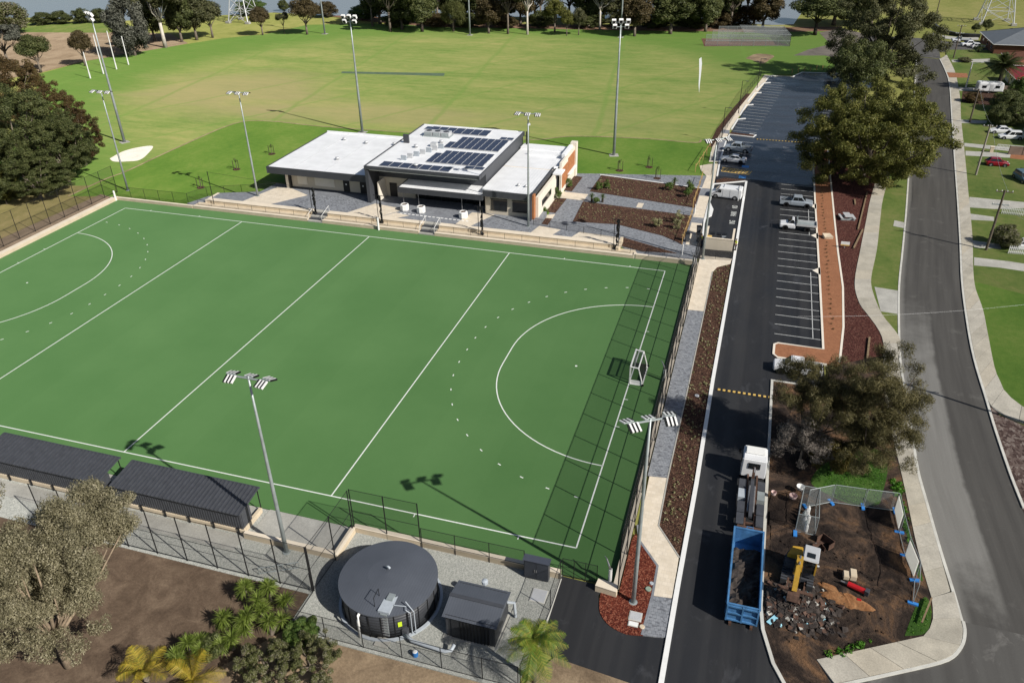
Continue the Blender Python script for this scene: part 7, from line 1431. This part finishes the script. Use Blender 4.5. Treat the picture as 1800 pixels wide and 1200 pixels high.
# tufts along the brick strip
for i, (y0, n) in enumerate(((42,26),)):
    bl = [(113.2+random.Random(k).uniform(-.15,.15), 44+1.35*k, .2, .18) for k in range(40)]; me = leaves(bl, 900, .16, 95, lf_brown, 'strip_plants', .3, .3); stuff(obj('strip_plants', me), 'line of small dry plants in the red brick strip', 'plants')

# ---------------------------------------------------------------- houses and gardens across the street
def hip_house(label, x0, x1, y0, y1, zw, zr, roof, wall_m, name='house', ov=.6):
    t = thing(name, label, 'house', ((x0+x1)/2,(y0+y1)/2,0), world=True, group='houses along the street')
    obj('wall', MB().box(x0,x1,y0,y1,-.1,zw), wall_m, t)
    a, b, c, d = x0-ov, x1+ov, y0-ov, y1+ov; w, l = b-a, d-c; k = min(w,l)/2
    r1, r2 = ((a+k,(c+d)/2),(b-k,(c+d)/2)) if w > l else (((a+b)/2,c+k),((a+b)/2,d-k))
    m = MB(); v = [(a,c,zw),(b,c,zw),(b,d,zw),(a,d,zw),(*r1,zr),(*r2,zr)]
    f = [(0,1,5,4),(1,2,5),(2,3,4,5),(3,0,4)] if w > l else [(0,1,4),(1,2,5,4),(2,3,5),(3,0,4,5)]
    m.add(v, f+[(3,2,1,0)]); ro = obj('roof', m, roof, t)
    off = ((x0+x1)/2,(y0+y1)/2,0)
    rc = MB().bar((*r1,zr),(*r2,zr),.25,.12)
    for p, e in (((a,c),r1),((b,c),r2 if w > l else r1),((b,d),r2),((a,d),r1 if w > l else r2)): rc.bar((*p,zw),(*e,zr),.22,.1)
    link(bpy.data.objects.new('ridge_capping', rc.mesh('ridge_capping', roof, off)), ro)
    obj('gutter', MB().box(a-.1,a+.02,c,d,zw-.12,zw), white_paint, t); obj('gutter', MB().box(a,b,c-.1,c+.02,zw-.12,zw), white_paint, t)
    for k2 in range(3):
        yy = y0+(y1-y0)*(.2+.3*k2); wd = obj('window', MB().box(x0-.03,x0+.03,yy-.7,yy+.7,1.0,2.2), glass_dark, t); link(bpy.data.objects.new('window_frame', MB().box(x0-.06,x0+.0,yy-.8,yy+.8,.9,.99).mesh('window_frame', white_paint, off)), wd)
    obj('front_door', MB().box(x0-.04,x0+.03,(y0+y1)/2+.9,(y0+y1)/2+1.8,0,2.1), terra, t); return t
brick_wall = paver('house_brick', (.3,.13,.08,1), (.36,.17,.1,1), .24, .09, .5)
hip_house('house with grey sheet roof at the top right', 164,186,226,246, 2.8, 6.2, roof_grey, brick_wall)
hip_house('house with brown tiled roof behind the date palm', 163.5,182,197,212, 2.8, 5.6, roof_tile, brick_wall)
hip_house('house with bright red roof beside the date palm', 160.5,176,180,192, 2.7, 5.0, tile_red, cream_wall)
hip_house('house with dark tiled roof behind the caravan', 161.5,176,160,174, 2.7, 5.2, roof_tile, brick_wall)
hip_house('brown tiled house behind the white station wagon', 156.8,172,129,147, 2.7, 5.4, roof_tile, cream_wall)
hip_house('tiled house at the right edge beyond the blue-grey car', 152.5,168,96,114, 2.8, 5.4, roof_tile, brick_wall)
hip_house('house beyond the picket fences at the right edge', 148.5,164,70,86, 2.8, 5.4, roof_grey, brick_wall)
hip_house('house outside the right edge shading the corner lawn', 144.5,160,40,54, 2.9, 5.8, roof_tile, brick_wall)
cpv = thing('carport', 'white-edged carport roof beside the wagon', 'carport', (155.2,133.5,0), world=True); obj('carport_roof', MB().box(153.6,156.9,130,140,2.55,2.7), white_paint, cpv)
for x, y in ((153.8,130.3),(153.8,139.7)): obj('post', MB().box(x-.06,x+.06,y-.06,y+.06,0,2.55), white_paint, cpv)
def picket(label, a, b, h=1.2):
    t = thing('picket_fence', label, 'fence', (*a,0), world=True, group='white picket fences'); L = math.hypot(b[0]-a[0],b[1]-a[1]); n = int(L/.24)
    me = MB().box(-.05,.05,-.015,.015,0,h).mesh('picket', white_paint); ang = math.atan2(b[1]-a[1],b[0]-a[0])
    for k in range(n): o = link(bpy.data.objects.new('picket', me), t); o.location = ((b[0]-a[0])*k/n,(b[1]-a[1])*k/n,.06); o.rotation_euler[2] = ang
    for z in (.35,.95): obj('rail', MB().bar((*a,z),(*b,z),.05,.08), white_paint, t)
picket('white picket fence along the upper concrete driveway', (140.51,90.45), (144.21,90.2)); picket('white picket fence below the white hatchback', (138.26,73.94), (141.24,74.15)); picket('short white picket fence in front of the flower bed', (146.71,127.4), (151.14,127.05), .9)
for i, (p, lm, lab) in enumerate((((150.18,145.78,1.8,2.8,2.8),lf_dark,'dark rounded hedge bush beside the white wagon'),((153.17,145.77,2,2.66,3.05),lf_dark,'second dark hedge bush at the right edge by the wagon'),((153.96,158.19,2,3.85,2.76),lf_dark,'dark bushy shrub below the caravan'),((157.87,165.5,2.4,2.63,4),lf_shrub,'light green shrub at the right edge by the caravan'),((138.21,76.71,1.6,2.34,1.95),lf_heath,'dry brownish bush beside the timber power pole'),((167.44,257.91,2.6,1.84,2.22),lf_dark,'small round street tree beyond the side street'),((164.14,256.43,2.2,1.47,1.47),lf_dark,'smaller street tree beyond the side street'),((174.7,258.54,1.2,2.02,1.07),lf_brown,'brown bush behind the grey roof'),((154.45,212.65,0.6,2.09,0.72),lf_heath,'low yellowish shrub at the far driveway'),((148.67,165.27,1,2.41,1.26),lf_red,'low reddish garden shrub below the street lamp'))):
    far('bushy' if i not in (5,6) else 'round', p, lab, lm, name='garden_bush', group='bushes in the front gardens')
palm('small_palm', 'small palm beside the far white utes', *(160.37,227.88), 1.6, 18, 2.2, .5, lf_date, trunk_dark, 77, .2)
mb = thing('letter_box', 'small pale letter box by the red brick driveway', 'letter box', (*(145.22,124.76),0)); obj('box', MB().box(-.3,.3,-.25,.25,.0,1.1), limestone, mb, False); obj('lid', MB().box(-.36,.36,-.3,.3,1.1,1.2), limecap, mb, False)
slab('garden_bed', [(148.11,175.65),(154.89,176.16),(156.43,168.07),(151.83,162.63),(146.12,164.4)], mulch_dark, .07); slab('front_yard_paving', [(148.73,124.94),(153.9,124.84),(152.97,120.71),(147.85,121.46)], brick_red, .07)

t = thing('street_wall', 'low black curved wall along the dry field by the side street', 'wall', (*(154.11,272.38),0), world=True); cw = spline([(154.11,272.38),(154.88,263.53),(156.99,256.51),(160.69,253.22),(165.16,253.22)], 4)
obj('wall_body', ribbon(MB(), cw, .5, -.1, .9), black_metal, t); obj('wall_cap', ribbon(MB(), cw, .6, .9, 1.0), dark_metal, t)
for i in range(9):
    a, b = (107.88,185.11), (120.63,193.18); k = i/8; t = thing('timber_bollard', ORD[i]+' short timber bollard from the left at the top of the car park', 'bollard', (a[0]+(b[0]-a[0])*k, a[1]+(b[1]-a[1])*k+1.2+1.5*math.sin(k*3), 0), group='timber bollards above the car park')
    obj('post', MB().box(-.11,.11,-.11,.11,-.1,1.15), stake_wood, t, False); obj('chamfered_cap', MB().lathe([(.155,1.15),(.06,1.25)], 4), timber, t, False)
def side_fence(label, a, b, h=1.7):
    t = thing('boundary_fence', label, 'fence', (*a,0), world=True, group='boundary fences between the houses'); L = math.hypot(b[0]-a[0],b[1]-a[1]); n = max(1, round(L/2.4)); m = plain('fence_sheet', (.2,.15,.12), .8, .2, .8)
    for k in range(n): p, q = [(a[0]+(b[0]-a[0])*f/n, a[1]+(b[1]-a[1])*f/n) for f in (k+.01,k+.99)]; obj('fence_sheet', MB().bar((*p,h/2),(*q,h/2),.06,h), m, t)
    for k in range(n+1): p = (a[0]+(b[0]-a[0])*k/n, a[1]+(b[1]-a[1])*k/n); obj('post', MB().box(p[0]-.05,p[0]+.05,p[1]-.05,p[1]+.05,0,h+.08), trunk_dark, t)
side_fence('brown boundary fence beside the caravan', (157,176.5), (176,176.5)); side_fence('brown boundary fence behind the white wagon', (153,149.5), (176,150)); side_fence('brown boundary fence between hatchback lawn and wagon house', (148,124), (172,125)); side_fence('brown boundary fence behind the blue-grey car', (150,93), (172,92))
